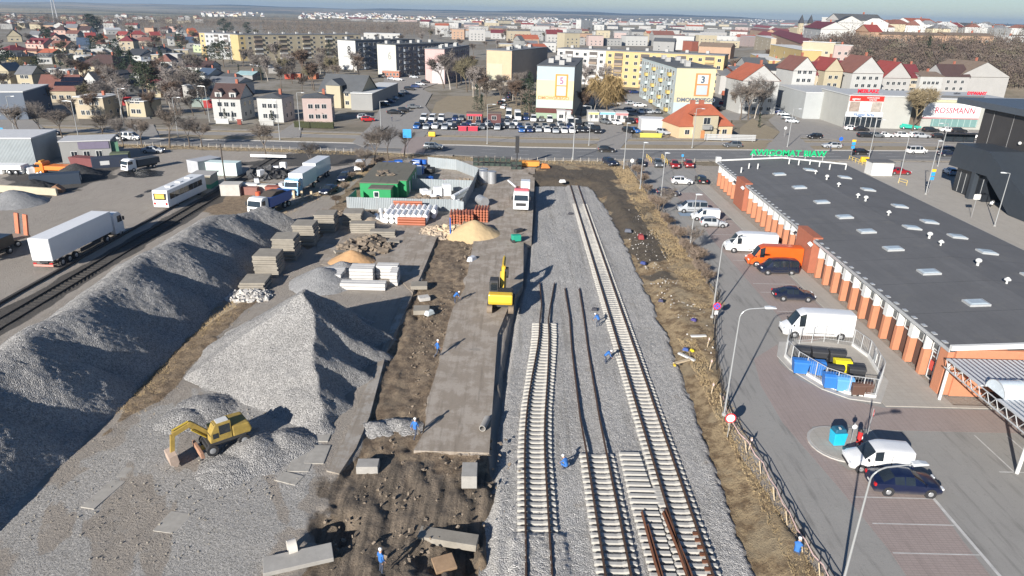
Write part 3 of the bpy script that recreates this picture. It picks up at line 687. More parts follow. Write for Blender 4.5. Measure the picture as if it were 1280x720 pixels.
for (x, y, n, nm) in ((-21.8, 95.2, 5, 'long stack right of the stepped stacks'), (-18.6, 93.5, 3, 'low stack beside the broken boards')):
    for k in range(n): slab(x+rnd.uniform(-.1, .1), y, k*.3, 3.6, 1.6, .26, .03, 'old concrete slab in the %s' % nm)
for (x, y, w, d, rz, tilt) in ((-26.6, 103.2, 3.2, 1.5, .5, .12), (-24.4, 102.6, 2.8, 1.3, -.3, .2), (-22.4, 100.6, 2.6, 1.2, .9, .1), (-29.6, 102.2, 3, 1.6, 1.2, .2), (-17.3, 90.3, 3, .9, .1, .05), (-20.4, 86.5, 2.2, .7, 1.0, .25), (-22.6, 85.5, 2.4, .6, .8, .3)):
    slab(x, y, .12, w, d, .26, rz, 'tilted old slab loose in the rubble', None, 'loose slabs and broken concrete', tilt, tilt*.6)
for r, (x, y, L, n, lay) in enumerate(((-21.3, 74.6, 2.6, 4, 3), (-17.2, 73.0, 5.2, 2, 2), (-17.9, 75.6, 2.8, 3, 4), (-15.0, 76.8, 2.6, 2, 4), (-13.9, 74.6, .9, 3, 4))):
    nm = ['left bundle', 'long front bundle', 'middle bundle', 'rear bundle', 'short right bundle'][r]
    for i in range(n):
        for k in range(lay):
            o = MB().box(0, 0, 0, L, .62, .36).build('concrete_beam', M_newc, bevel=.03); o.location = (x+rnd.uniform(-.04, .04), y+i*.68, .06+k*.42)
            tag(o, 'new pale concrete beam in the %s of the stacked beams' % nm, 'concrete beam', 'new concrete beams on the yard')
def rubble(name, label, cx, cy, rx, ry, n, s0, s1, mat, cat='rubble', z=0, hmax=.7):
    b = MB(); r = random.Random(int(cx*31+cy*7))
    for i in range(n):
        a = r.uniform(0, 6.28); q = math.sqrt(r.random()); x, y = cx+rx*q*math.cos(a), cy+ry*q*math.sin(a); s = r.uniform(s0, s1)
        R3 = Matrix.Rotation(r.uniform(0, 3), 3, Vector((r.random()-.5, r.random()-.5, r.random()-.5)).normalized())
        vs_ = [R3 @ Vector((dx*s*r.uniform(.4, .8), dy*s*r.uniform(.3, .7), dz*s*r.uniform(.15, .5))) for dx in (-1, 1) for dy in (-1, 1) for dz in (-1, 1)]
        zz = z+hmax*(1-q)*r.random()+s*.12
        b.add([(v.x+x, v.y+y, v.z+zz) for v in vs_], [(0, 1, 3, 2), (4, 6, 7, 5), (0, 4, 5, 1), (2, 3, 7, 6), (0, 2, 6, 4), (1, 5, 7, 3)])
    o = b.build(name, mat); return tag(o, label, cat)
M_rub = M((.46, .44, .41), .95, var=.3, scale=3, obj=False); M_brok = M((.20, .16, .12), .95, var=.4, scale=3, obj=False); M_wood = M((.30, .20, .12), .85, var=.35, scale=3, obj=False); M_woodl = M((.50, .40, .27), .85, var=.3, scale=3, obj=False)
tag(rubble('rubble_pile', 'white broken concrete rubble in front of the nearest slab stack', -29.3, 70.0, 2.6, 1.8, 240, .15, .5, M_rub), kind='stuff')
tag(rubble('rubble_pile', 'dark rubble and broken boards behind the slab stacks', -24.5, 102.5, 6.0, 2.6, 200, .2, .9, M_brok), kind='stuff')
tag(rubble('rubble_pile', 'broken boards and chunks beside the small heaps', -20.0, 88.0, 3.6, 4.5, 130, .2, .9, M_brok), kind='stuff')
tag(rubble('rubble_pile', 'pale broken boards heaped in front of the orange pipes', -9.2, 96.4, 2.6, 1.5, 170, .2, .9, M_woodl), kind='stuff')
for args in ((-4.6, 40, 5.5, 7, 120), (-8, 34, 4, 5, 70), (-7.5, 60, 2, 14, 110), (-5.5, 88, 2.6, 9, 120)):
    tag(rubble('loose_stones', 'loose clods and stones scattered on the brown soil', *args, .04, .20, M_brok, 'rubble', z=-.22, hmax=.25), kind='stuff')
tag(rubble('loose_stones', 'pale stones scattered round the gravel at the wheeled excavator', -23, 39, 9, 9, 450, .04, .10, M_oldc, 'stones', z=-.02, hmax=.12), kind='stuff')
tag(rubble('loose_stones', 'small pale stones scattered on the brown bank by the fence', 19.2, 85, 2.6, 26, 260, .04, .13, M_rub, 'stones', z=-.04, hmax=.1), kind='stuff')
for k, (p, q, w) in enumerate((((204, 666), (228, 640), 1.5), ((108, 636), (150, 600), 1.0), ((152, 598), (190, 562), 1.0), ((372, 590), (384, 562), 1.5), ((392, 580), (402, 556), 1.4), ((356, 604), (368, 592), 1.6), ((398, 552), (406, 534), 1.4), ((380, 556), (390, 540), 1.4))):
    a, b_ = G(*p), G(*q); L = math.dist(a[:2], b_[:2]); slab((a[0]+b_[0])/2, (a[1]+b_[1])/2, -.13+(k%3)*.008, L*.96, w, .15, math.atan2(b_[1]-a[1], b_[0]-a[0]), 'flat concrete plate sunk in the gravel near the excavator', M_pl, 'plates in the gravel', name='concrete_plate', rx=rnd.uniform(-.015, .015))
# pieces in the muddy excavation
slab(*G(460, 582, .2)[:2], -.15, 1.5, 1.0, .6, .05, 'concrete block with a rusty wheel hub lying in the brown soil', M_gc, None, name='concrete_block')
slab(*G(587, 594, .4)[:2], -.1, 1.05, 1.6, 1.0, .03, 'upright grey concrete block beside the cutting edge', M_gc, None, name='concrete_block')
slab(*G(373, 699, .2)[:2], .05, 3.9, 1.25, .3, .35, 'long broken grey slab lying at an angle near the bottom edge', M_gc, None, rx=.06, name='concrete_slab')
slab(*G(560, 670, -.3)[:2], -.75, 3.7, 1.0, .5, -.12, 'dark broken slab half buried in the excavation', M_oldc, None, ry=.06, name='concrete_slab')
slab(*G(555, 700, -.3)[:2], -.65, 1.3, 1.1, .2, .4, 'wooden pallet lying tilted in the muddy excavation', M_wood, None, rx=.15, name='pallet')
slab(*G(527, 388, .2)[:2], .0, 1.7, 1.5, .5, .1, 'square concrete block beside the slab road', M_oldc, None, name='concrete_block')
slab(*G(524, 357, .2)[:2], .0, 1.9, 1.6, .45, .1, 'square concrete block on the strip edge near the beams', M_oldc, None, name='concrete_block')
slab(*G(530, 372, .2)[:2], -.05, 1.2, 1.0, .4, .4, 'pale concrete lump between two square blocks', M_rub, None, name='concrete_block')
def conc_pipe(px, py, L, r, rz, label, z=0, mat=None, rx=math.pi/2):
    b = MB(); n = 20
    for i in range(n):
        a0, a1 = 2*math.pi*i/n, 2*math.pi*(i+1)/n
        f = lambda a, rr, x: (x, rr*math.cos(a), rr*math.sin(a))
        b.quad(f(a0, r, -L/2), f(a1, r, -L/2), f(a1, r, L/2), f(a0, r, L/2)); b.quad(f(a0, r*.82, -L/2), f(a1, r*.82, -L/2), f(a1, r*.82, L/2), f(a0, r*.82, L/2))
        for x in (-L/2, L/2): b.quad(f(a0, r*.82, x), f(a1, r*.82, x), f(a1, r, x), f(a0, r, x))
    x, y, _ = G(px, py, r); o = b.build('concrete_pipe', mat or M_newc, smooth=True); o.location = (x, y, z+r); o.rotation_euler = (0, 0, rz); return tag(o, label, 'pipe')
conc_pipe(606, 530, 1.5, .26, 1.35, 'concrete pipe length standing at the slab road edge', .06, M_gc)
conc_pipe(365, 684, .5, .45, .5, 'short white concrete pipe ring behind the angled slab', .02, M((.62, .58, .52), .8))
for k, (px, py, a) in enumerate(((852, 453, .5), (858, 447, -.9), (873, 421, 0.1))):
    x, y, _ = G(px, py); b = MB().box(0, 0, .02, 1.9 if k < 2 else 1.6, .3, .16); o = b.build('concrete_kerbstone', M_woodl if k == 0 else M_newc, bevel=.02, loc=(x, y, 0), rz=a)
    tag(o, ['pale timber lying on the brown bank beside the track', 'second piece of timber leaning across the first on the brown bank', 'flat concrete kerb piece lying near the barrier tape'][k], 'timber' if k < 2 else 'kerbstone')

# ================================================================ PIPE YARD
M_tin = NT('corrugated_tin'); _x, _y, _z = M_tin.xyz(); _w = M_tin.math('SINE', M_tin.math('MULTIPLY', M_tin.math('ADD', _x, _y), 22.0)); 
_c = M_tin.scalec((.33, .365, .38), M_tin.math('ADD', M_tin.math('MULTIPLY', M_tin.noise(.6, 5, .7), .45), .78)); M_tin.bump(_w, .6, .05); M_tin = M_tin.out(_c, .5, .25)
M_green = M((.02, .27, .09), .5, var=.1); M_roofg = sheet_m('mossy_roofing', (.11, .105, .08), (.17, .16, .13), None, .6, .6)
M_white = M((.80, .80, .79), .45, var=.05); M_orpipe = M((.36, .115, .06), .55, var=.15); M_glass = glass_m(); M_black = M((.02, .02, .022), .6, var=.1)
M_steel = M((.42, .43, .44), .45, .5, var=.15); M_gal = M((.50, .51, .51), .5, .3, var=.12)
def tinfence(pts, h, label, g='corrugated sheet fences round the pipe yard'):
    t = thing('corrugated_fence', label, 'fence', (pts[0][0], pts[0][1], 0), 0, g); ox, oy = pts[0][:2]
    for (a, b) in zip(pts, pts[1:]):
        L = math.hypot(b[0]-a[0], b[1]-a[1]); n = max(1, round(L/2.4))
        for i in range(n):
            p = (a[0]+(b[0]-a[0])*i/n-ox, a[1]+(b[1]-a[1])*i/n-oy, h/2+.02+rnd.uniform(-.04, .04)); q = (a[0]+(b[0]-a[0])*(i+1)/n-ox, a[1]+(b[1]-a[1])*(i+1)/n-oy, p[2])
            MB().beam(p, (p[0]+(q[0]-p[0])*.985, p[1]+(q[1]-p[1])*.985, q[2]), .05, h).build('sheet_panel', M_tin, t)
            MB().box(p[0], p[1], 0, .09, .09, h+.06).build('post', M_steel, t)
    return t
FY = 107.2
tinfence([(-27.0, FY), (-10.0, FY), (-8.0, FY-1.2)], 2.0, 'front corrugated fence of the pipe yard behind the white pipes')
tinfence([(-8.4, FY), (-7.6, 119), (-7.0, 131)], 2.0, 'right corrugated fence of the pipe yard beside the concrete apron')
tinfence([(-20.0, 121.5), (-7.4, 121.0)], 2.0, 'middle corrugated fence dividing the pipe yard')
tinfence([(-18, 140.5), (-12, 138.5), (-7.0, 131.0)], 2.2, 'rear corrugated fence of the pipe yard towards the road')
tinfence([(-26.8, FY), (-26.6, 112.5)], 2.0, 'short corrugated fence return beside the green hut')
def hut(name, label, x0, x1, y0, y1, h, door=None, win=None, mat=M_green, roof=M_roofg, cat='site hut'):
    t = thing(name, label, cat, ((x0+x1)/2, (y0+y1)/2, 0)); w, d = x1-x0, y1-y0
    MB().box(0, 0, .05, w, d, h).build('wall', mat, t, bevel=.03); MB().box(0, 0, h+.05, w+.25, d+.25, .14).build('roof', roof, t)
    if win: 
        f = MB().box(win[0], -d/2-.02, win[1], .9, .06, 1.0).build('window', M_white, t); MB().box(win[0], -d/2-.06, win[1]+.1, .7, .03, .8).build('pane', M_glass, f)
    if door: 
        MB().box(w/2+.02, door, .1, .06, .95, 2.0).build('door', M_white, t)
    return t
hut('site_hut', 'long green site hut with mossy flat roof', -26.3, -19.9, 114, 131, 2.7, None, None)
h1 = hut('site_hut', 'small bright green porch hut with a white window', -24.2, -20.6, 111.3, 114.0, 2.35, None, (-.6, 1.0))
h2 = hut('site_hut', 'narrow green hut block with white doors facing the pipe yard', -19.9, -18.6, 115.5, 128, 2.9, -2.6, None)
for k in range(2): MB().box(.68, 1.5+k*3, .1, .06, .95, 2.0).build('door', M_white, h2)
b = MB(); [b.box(-23.1+rnd.uniform(-1.6, 1.6), 121+rnd.uniform(-2, 2), 2.95, rnd.uniform(.3, .9), rnd.uniform(.3, .9), rnd.uniform(.05, .2), rnd.uniform(0, 3)) for _ in range(26)]
tag(b.build('debris', M_brok), 'brown debris lying on the green hut roof', 'debris', kind='stuff')
# white wrapped pipe bundles
def roundbar(L, r, cap=True):
    b = MB(); b.rod((0, -L/2, r), (0, L/2, r), r, r, 12); return b
wp = None
for row in range(2):
    for i in range(11):
        for lay in range(2):
            x = -21.0+i*.84+(row*.12); y = (100.9 if row == 0 else 104.0); z = .08+lay*.76
            if row == 0 and i > 9: continue
            if i < 2 and lay == 1: continue
            if wp is None: wp = roundbar(2.9, .39).build('pipe_bundle', M_white, smooth=True); o = wp
            else: o = wp.copy(); col.objects.link(o)
            o.location = (x+rnd.uniform(-.03, .03), y+rnd.uniform(-.12, .12), z); o.rotation_euler = (0, 0, .22 if i < 2 else rnd.uniform(-.01, .01))
            tag(o, 'white pipe bundle, %s layer of the %s row' % ('upper' if lay else 'lower', 'front' if row == 0 else 'back'), 'pipe bundle', 'white wrapped pipe bundles')
wp2 = None
for i in range(9):
    a = i < 5
    o = wp.copy(); col.objects.link(o)
    o.location = (-12.6+i*.75, 110.3+i*.05, .1) if a else (-9.6+(i-5)*.35, 114.5+(i-5)*1.0, .1+(i % 2)*.7); o.rotation_euler = (0, 0, -.15 if a else -.32); o.scale = (.9, 1.25 if a else 1.6, .9)
    tag(o, 'white pipe bundle %s in the tin yard' % ('side by side' if a else 'along the right fence'), 'pipe bundle', 'white pipe bundles inside the yard')
for i, (x, y, w, d, h) in enumerate(((-15.2, 116.6, 1.6, 1.2, 1.0), (-13.4, 116.9, 1.6, 1.3, 1.6), (-11.9, 117.6, 1.5, 1.4, 2.0), (-14.0, 114.9, 1.1, 1.0, .8), (-13.8, 109.6, 1.9, 1.1, 1.1), (-16, 118.6, 1.3, 1.2, .8))):
    o = MB().box(0, 0, .05, w, d, h).build('wrapped_crate', M_white, bevel=.12, loc=(x, y, 0), rz=.1*i); tag(o, 'white wrapped crate in the pipe yard', 'crate', 'white crates in the pipe yard')
b = MB()
op = {}
def opipe(x, y, z, L, rz, label, r=.19):
    k = (L, r)
    if k not in op: op[k] = MB().rod((-L/2, 0, r), (L/2, 0, r), r, r, 12).build('clay_pipe', M_orpipe, smooth=True); o = op[k]
    else: o = op[k].copy(); col.objects.link(o)
    o.location = (x, y, z); o.rotation_euler = (0, 0, rz); return tag(o, label, 'pipe', 'orange brown pipes stacked by the pipe yard')
for i in range(3):
    for k in range(3): opipe(-15.4, 98.9+i*.42, .03+k*.4, 4.2, 0, 'orange pipe in the short front stack lying crosswise')
for k in range(4): opipe(-16.9, 105.6, .4+k*.42, 4.6, 0, 'orange pipe lying crosswise against the front fence')
for i in range(8):
    for k in range(4): opipe(-9.6+i*.46, 101.3+(i % 3)*.2, .03+k*.4, 3.2, math.pi/2+.05, 'orange pipe end in the wide stack by yellow sand')
for i in range(5):
    for k in range(5): opipe(-5.9+i*.46, 102.8, .03+k*.4, 3.0, math.pi/2-.05, 'orange pipe end in the tall end stack')
for k in range(2): opipe(-7.6, 104.6, .2+k*.42, 3.6, .05, 'orange pipe lying crosswise on top beside the end stack')
# steel tanks, drums and clutter
def drum(x, y, r, h, mat, label, cat='drum', g=None, lie=None, name='drum'):
    b = MB(); b.rod((0, 0, 0), (0, 0, h), r, r, 16)
    for k in (.05, .35, .65, .97): b.rod((0, 0, h*k-.02), (0, 0, h*k+.02), r*1.035, r*1.035, 16)
    o = b.build(name, mat, smooth=True); o.location = (x, y, .02)
    if lie is not None: o.rotation_euler = (math.pi/2, 0, lie); o.location = (x, y, r)
    return tag(o, label, cat, g)
M_bluep = M((.02, .12, .48), .4, var=.12); M_redp = M((.55, .03, .03), .4)
for k, (x, y) in enumerate(((-5.9, 128.0), (-4.3, 127.6), (-6.0, 130.0))): drum(x, y, .85, 2.3, M_steel, 'tall grey steel tank beside the rear of the tin fence', 'tank', 'steel tanks beside the tin fence', name='steel_tank')
drum(-5.9, 112.5, .8, 2.2, M_steel, 'grey steel tank lying against the right tin fence', 'tank', lie=.5, name='steel_tank')
rr = random.Random(3)
for k in range(26):
    x, y = -27+rr.uniform(0, 11.5), 132.5+rr.uniform(0, 9)
    if k % 3 == 0: drum(x, y, .45+rr.random()*.2, 1.5, M_bluep, 'blue drum in clutter behind the green hut', 'drum', 'blue drums and tubs behind the green hut')
    else:
        m = [M_bluep, M_white, M_bluep, M_steel, M_black][k % 5]; cn = {M_bluep: 'blue', M_white: 'white', M_steel: 'grey', M_black: 'black'}[m]
        o = MB().box(0, 0, .02, rr.uniform(1, 2.2), rr.uniform(.9, 1.8), rr.uniform(.7, 1.7)).build('storage_crate', m, bevel=.15, loc=(x, y, 0), rz=rr.uniform(0, 3)); tag(o, cn+' crate among the clutter behind the green hut', 'crate', 'crates behind the green hut')
for k, (x, y, m, n) in enumerate(((-12.8, 124.5, M_redp, 'red'), (-17.2, 124.2, M_redp, 'red'), (-16.0, 127, M_bluep, 'blue'))):
    o = MB().box(0, 0, .02, 1.1, 1.0, 1.2).build('machine_crate', m, bevel=.15, loc=(x, y, 0), rz=.4*k); tag(o, n+' machine box inside the rear part of the tin yard', 'crate')
for nm, lb, args, mt in (('clutter', 'dark clutter of fittings and boards in the pipe yard middle', (-15, 113.5, 2.2, 2.2, 110, .2, .8), M_brok), ('clutter', 'dark clutter beside the rear tin fence', (-9, 125.5, 3.0, 3, 120, .2, .9), M_brok), ('clutter', 'clutter of tubs and parts before the small green hut', (-24.5, 109.4, 2.6, 1.0, 60, .2, .6), M_steel), ('clutter', 'dark fittings heaped between the orange pipes', (-7.4, 101.2, 1.6, 1.2, 60, .2, .6), M_brok)):
    tag(rubble(nm, lb, *args, mt, 'clutter', z=.05, hmax=.8), kind='stuff')
tag(drum(*G(563, 294)[:2], .09, 2.6, M_bluep, 'slim blue upright pipe beside the yellow sand', 'post', name='blue_post'), None)
# cable drums / grating stack by the road: dark crates in two rows
M_dkgreen = M((.03, .05, .04), .7, var=.3)
for i in range(9):
    for k in range(2):
        t = thing('wire_crate', 'black wire crate stacked at the apron end', 'crate', (-8.3+i*1.15, 143.6 if i < 7 else 140.8, k*1.0), 0, 'wire crates stacked at the end of the apron')
        bb = MB(); [bb.box(sx*.5, sy*.45, 0, .07, .07, .95) for sx in (-1, 1) for sy in (-1, 1)]; [bb.box(0, sy*.45, z, 1.0, .05, .05) for sy in (-1, 1) for z in (.05, .35, .65, .9)]; [bb.box(sx*.5, 0, z, .05, .9, .05) for sx in (-1, 1) for z in (.05, .35, .65, .9)]
        bb.build('frame', M_black if (i+k) % 3 else M_dkgreen, t); MB().box(0, 0, .06, .86, .78, .55).build('contents', M_dkgreen, t, bevel=.05)
ob = thing('orange_skip', 'orange steel hopper lying beside the wire crates', 'hopper', (2.9, 143.4, 0), .03); MB().hull_ext([(-2.2, .3), (-2.0, 1.3), (2.2, 1.3), (2.2, .5), (1.6, .3)], -.9, .9).build('body', M((.62, .26, .04), .6), ob, bevel=.05); MB().box(0, 0, 0, 3.2, 1.2, .3).build('skid', M_dark, ob)
ob = thing('grader_blade', 'small orange machine part beside the orange hopper', 'machine part', (6.4, 142.4, 0), .2); MB().hull_ext([(-1, .1), (-.6, 1.1), (.3, 1.0), (.9, .3), (.9, .1)], -.5, .5).build('body', M((.55, .20, .05), .6), ob, bevel=.05); MB().rod((-1.6, 0, .3), (-.6, 0, .5), .14).build('arm', M_dark, ob)
# ================================================================ VEHICLES
M_tyre = M((.025, .025, .027), .85, var=.1); M_rim = M((.50, .51, .52), .35, .6, var=.08); M_trim = M((.03, .03, .033), .55, var=.1)
M_cglass = glass_m('car_glass', (.018, .024, .03), .06); M_lamp = M((.72, .74, .76), .15, .2, var=.03); M_tail = M((.45, .012, .015), .25, var=.05); M_plate = M((.72, .72, .68), .5, var=.05)
PAINT = {}
def paint(c, metal=.15, rough=.28):
    k = (c, metal)
    if k not in PAINT:
        t = NT('car_paint_%d' % len(PAINT)); tc = t.node('TexCoord').outputs['Object']; n = t.noise(1.6, 5, .6, tc); z = t.xyz(tc)[2]
        dirt = t.math('MULTIPLY', t.math('SUBTRACT', 1.0, t.ramp(t.math('ADD', z, t.math('MULTIPLY', n, .3)), .25, .75)), .55)
        cc = t.mix(dirt, t.scalec(c, t.math('ADD', t.math('MULTIPLY', n, .16), .92)), (.20, .18, .155))
        t.p.inputs['Coat Weight'].default_value = .4; t.p.inputs['Coat Roughness'].default_value = .1
        PAINT[k] = t.out(cc, t.math('ADD', t.math('MULTIPLY', n, .2), rough-.05), metal)
    return PAINT[k]
CARS = {  # x, half width, z low, belt, top, half roof width, kind of the span that follows
 'sedan': ([(-2.35, .70, .42, .66, .70, .60, 'b'), (-2.28, .84, .26, .90, .96, .72, 'b'), (-1.75, .90, .22, .95, 1.02, .72, 'rw'), (-1.05, .91, .20, .95, 1.38, .58, 'c'), (-.42, .92, .20, .94, 1.45, .60, 'p'), (-.34, .92, .20, .94, 1.45, .60, 'c'), (.30, .92, .20, .93, 1.41, .58, 'ws'), (1.05, .91, .20, .90, .98, .72, 'b'), (1.85, .89, .22, .80, .86, .68, 'b'), (2.22, .80, .26, .62, .70, .60, 'b'), (2.32, .66, .36, .50, .54, .50, 'b')], (-1.38, 1.42), .33),
 'hatch': ([(-2.02, .70, .40, .66, .70, .62, 'b'), (-1.98, .82, .26, .92, .98, .72, 'rw'), (-1.62, .86, .22, .96, 1.38, .60, 'c'), (-.48, .88, .20, .95, 1.50, .62, 'p'), (-.40, .88, .20, .95, 1.50, .62, 'c'), (.28, .88, .20, .93, 1.46, .60, 'ws'), (1.05, .87, .20, .92, 1.0, .70, 'b'), (1.65, .85, .22, .82, .90, .66, 'b'), (1.95, .78, .26, .62, .72, .58, 'b'), (2.04, .62, .36, .50, .54, .48, 'b')], (-1.25, 1.28), .31),
 'estate': ([(-2.32, .74, .40, .70, .74, .64, 'b'), (-2.26, .84, .26, .94, 1.0, .74, 'rw'), (-1.95, .88, .22, .98, 1.40, .62, 'c'), (-1.0, .90, .20, .97, 1.50, .64, 'p'), (-.92, .90, .20, .97, 1.50, .64, 'c'), (.28, .90, .20, .95, 1.48, .62, 'ws'), (1.0, .90, .20, .93, 1.02, .72, 'b'), (1.85, .88, .22, .84, .92, .68, 'b'), (2.22, .80, .26, .64, .74, .60, 'b'), (2.32, .64, .36, .50, .56, .50, 'b')], (-1.38, 1.42), .33),
 'mpv': ([(-2.42, .80, .40, .90, .96, .76, 'b'), (-2.40, .92, .28, 1.08, 1.16, .80, 'rw'), (-2.28, .95, .26, 1.10, 1.80, .74, 'c'), (-1.1, .96, .26, 1.10, 1.88, .76, 'p'), (-1.0, .96, .26, 1.10, 1.88, .76, 'c'), (.1, .96, .26, 1.08, 1.88, .76, 'p'), (.2, .96, .26, 1.08, 1.87, .76, 'c'), (1.0, .96, .26, 1.05, 1.80, .72, 'ws'), (1.75, .94, .26, 1.02, 1.12, .78, 'b'), (2.3, .86, .28, .84, .92, .70, 'b'), (2.44, .72, .36, .56, .62, .58, 'b')], (-1.5, 1.55), .34),
 'panel': ([(-2.18, .84, .34, 1.05, 1.12, .80, 'b'), (-2.16, .90, .28, 1.10, 1.80, .80, 'b'), (-.35, .92, .24, 1.10, 1.86, .82, 'b'), (.0, .92, .24, 1.08, 1.84, .80, 'c'), (.55, .92, .24, 1.05, 1.72, .72, 'ws'), (1.2, .91, .24, 1.0, 1.10, .76, 'b'), (1.85, .86, .26, .86, .94, .70, 'b'), (2.12, .78, .30, .66, .74, .62, 'b'), (2.18, .66, .38, .54, .58, .52, 'b')], (-1.35, 1.38), .32),
 'van': ([(-3.45, .92, .42, 1.3, 1.38, .92, 'b'), (-3.43, .98, .34, 1.4, 2.66, .84, 'b'), (-1.0, .99, .32, 1.4, 2.74, .86, 'b'), (1.35, .99, .30, 1.36, 2.72, .86, 'b'), (1.45, .99, .30, 1.34, 2.70, .84, 'c'), (2.05, .99, .30, 1.28, 2.45, .76, 'ws'), (2.75, .97, .30, 1.20, 1.32, .84, 'b'), (3.2, .92, .32, 1.0, 1.08, .80, 'b'), (3.42, .84, .36, .78, .84, .70, 'b'), (3.48, .74, .42, .62, .66, .60, 'b')], (-2.25, 2.35), .36),
}
def ring_(st):
    x, w, zl, zb, zt, hr, k = st
    r = [(0, zl), (w*.93, zl), (w*.99, zl+.10), (w, zl+(zb-zl)*.52), (w*.975, zb), (hr, zt-.035), (hr*.9, zt), (hr*.45, zt+.02), (0, zt+.025)]
    return [(x, y, z) for y, z in r]
def wheel_(parent, x, y, r, w=.22, tm=None, rim=True):
    b = MB(); s = 1 if y > 0 else -1
    b.rod((0, -w/2, 0), (0, w/2, 0), r, r, 14); o = b.build('wheel', M_tyre, parent, smooth=True, loc=(x, y, r))
    if rim:
        q = MB(); q.rod((0, s*(w/2-.02), 0), (0, s*(w/2+.012), 0), r*.62, r*.5, 10); q.build('rim', M_rim, o, smooth=True)
    return o
def car_body(kind, mats_one=False):
    st, wx, wr = CARS[kind]; body, ws, rw, side = MB(), MB(), MB(), MB()
    R2 = [ring_(s) for s in st]
    for i in range(len(st)-1):
        a, b, k = R2[i], R2[i+1], st[i][6]
        for sgn in (1, -1):
            for j in range(8):
                q = [a[j], b[j], b[j+1], a[j+1]]; q = [(p[0], p[1]*sgn, p[2]) for p in q]
                tgt = body
                if k == 'ws' and j >= 5: tgt = ws
                elif k == 'rw' and j >= 5: tgt = rw
                elif k == 'c' and j == 4: tgt = side
                tgt.quad(*q)
    for R0_, rev in ((R2[0], 0), (R2[-1], 1)):
        ringp = [p for p in R0_]+[(p[0], -p[1], p[2]) for p in R0_[::-1]][1:-1]; body.add(ringp, [tuple(range(len(ringp)))])
    return body, ws, rw, side, wx, wr
def make_car(kind, colr, label, cat='car', loc=(0, 0, 0), rz=0, name=None, group=None, metal=.15, far=False):
    pm = paint(colr, metal); body, ws, rw, side, wx, wr = car_body(kind); st = CARS[kind][0]
    nm = name or ('parked_van' if kind in ('van', 'panel') else 'parked_car')
    t = thing(nm, label, cat, loc, rz, group); L0, L1 = st[0][0], st[-1][0]; W = max(s[1] for s in st)
    body.build('body', pm, t, smooth=True)
    ws.build('windscreen', M_cglass, t, smooth=True)
    if rw.v: rw.build('rear_window', M_cglass, t, smooth=True)
    for s in (1, -1):
        q = MB()
        for f in side.f:
            vs_ = [side.v[i] for i in f]
            if vs_[0][1]*s > 0: q.add(vs_, [(0, 1, 2, 3)])
        q.build('side_window', M_cglass, t, smooth=True)
        a = MB()
        for x in wx: a.rod((x, s*(W-.25), wr), (x, s*(W+.006), wr), wr*1.2, wr*1.2, 16)
        a.build('wheel_arch', M_trim, t)
        for x in wx: wheel_(t, x, s*(W-.09), wr)
        MB().box(L1-.10, s*(W*.68), (.60 if kind not in ('van', 'mpv') else .86), .14, .36, .16).build('headlight', M_lamp, t, bevel=.03)
        MB().box(L0+.06, s*(W*.80), (.72 if kind in ('sedan', 'hatch', 'estate') else 1.0), .14, .22, .22 if kind != 'van' else .5).build('tail_light', M_tail, t, bevel=.03)
        MB().box(st[-4][0]-.15 if kind != 'sedan' else .95, s*(W+.10), st[3][3]+.02, .12, .2, .14).build('mirror', M_trim if kind in ('van', 'panel') else pm, t, bevel=.03)
    b = MB(); b.box(L1-.01, 0, .34, .06, W*1.3, .2); b.box(L1-.06, 0, .56, .06, W*.8, .1); b.build('grille', M_trim, t, bevel=.02)
    MB().box(L0+.02, 0, .36, .08, W*1.5, .16).build('rear_bumper', M_trim if kind in ('van', 'panel') else pm, t, bevel=.03)
    MB().box(L0+.0, 0, .56, .06, .5, .11).build('number_plate', M_plate, t)
    if kind in ('van', 'panel', 'mpv'):
        for s in (1, -1):
            MB().box((L0+L1)/2-.1, s*(W+.0), .62, (L1-L0)*.42, .03, .06).build('side_rail', M_trim, t)
            for k, x in enumerate((st[4][0]+.05, st[4][0]-1.15)): MB().box(x, s*(W-.004), .55, .025, .02, .95).build('door_seam', M_trim, t)
    return t
BLUEK, NAVY, WHITE, SILVER, RED, ORANGE, BLACK, GREY = (.012, .018, .04), (.008, .014, .045), (.80, .80, .79), (.42, .44, .46), (.32, .015, .015), (.72, .12, .015), (.012, .012, .014), (.10, .11, .12)
def P0(px, py): a = G(px, py); return (a[0], a[1], .01)
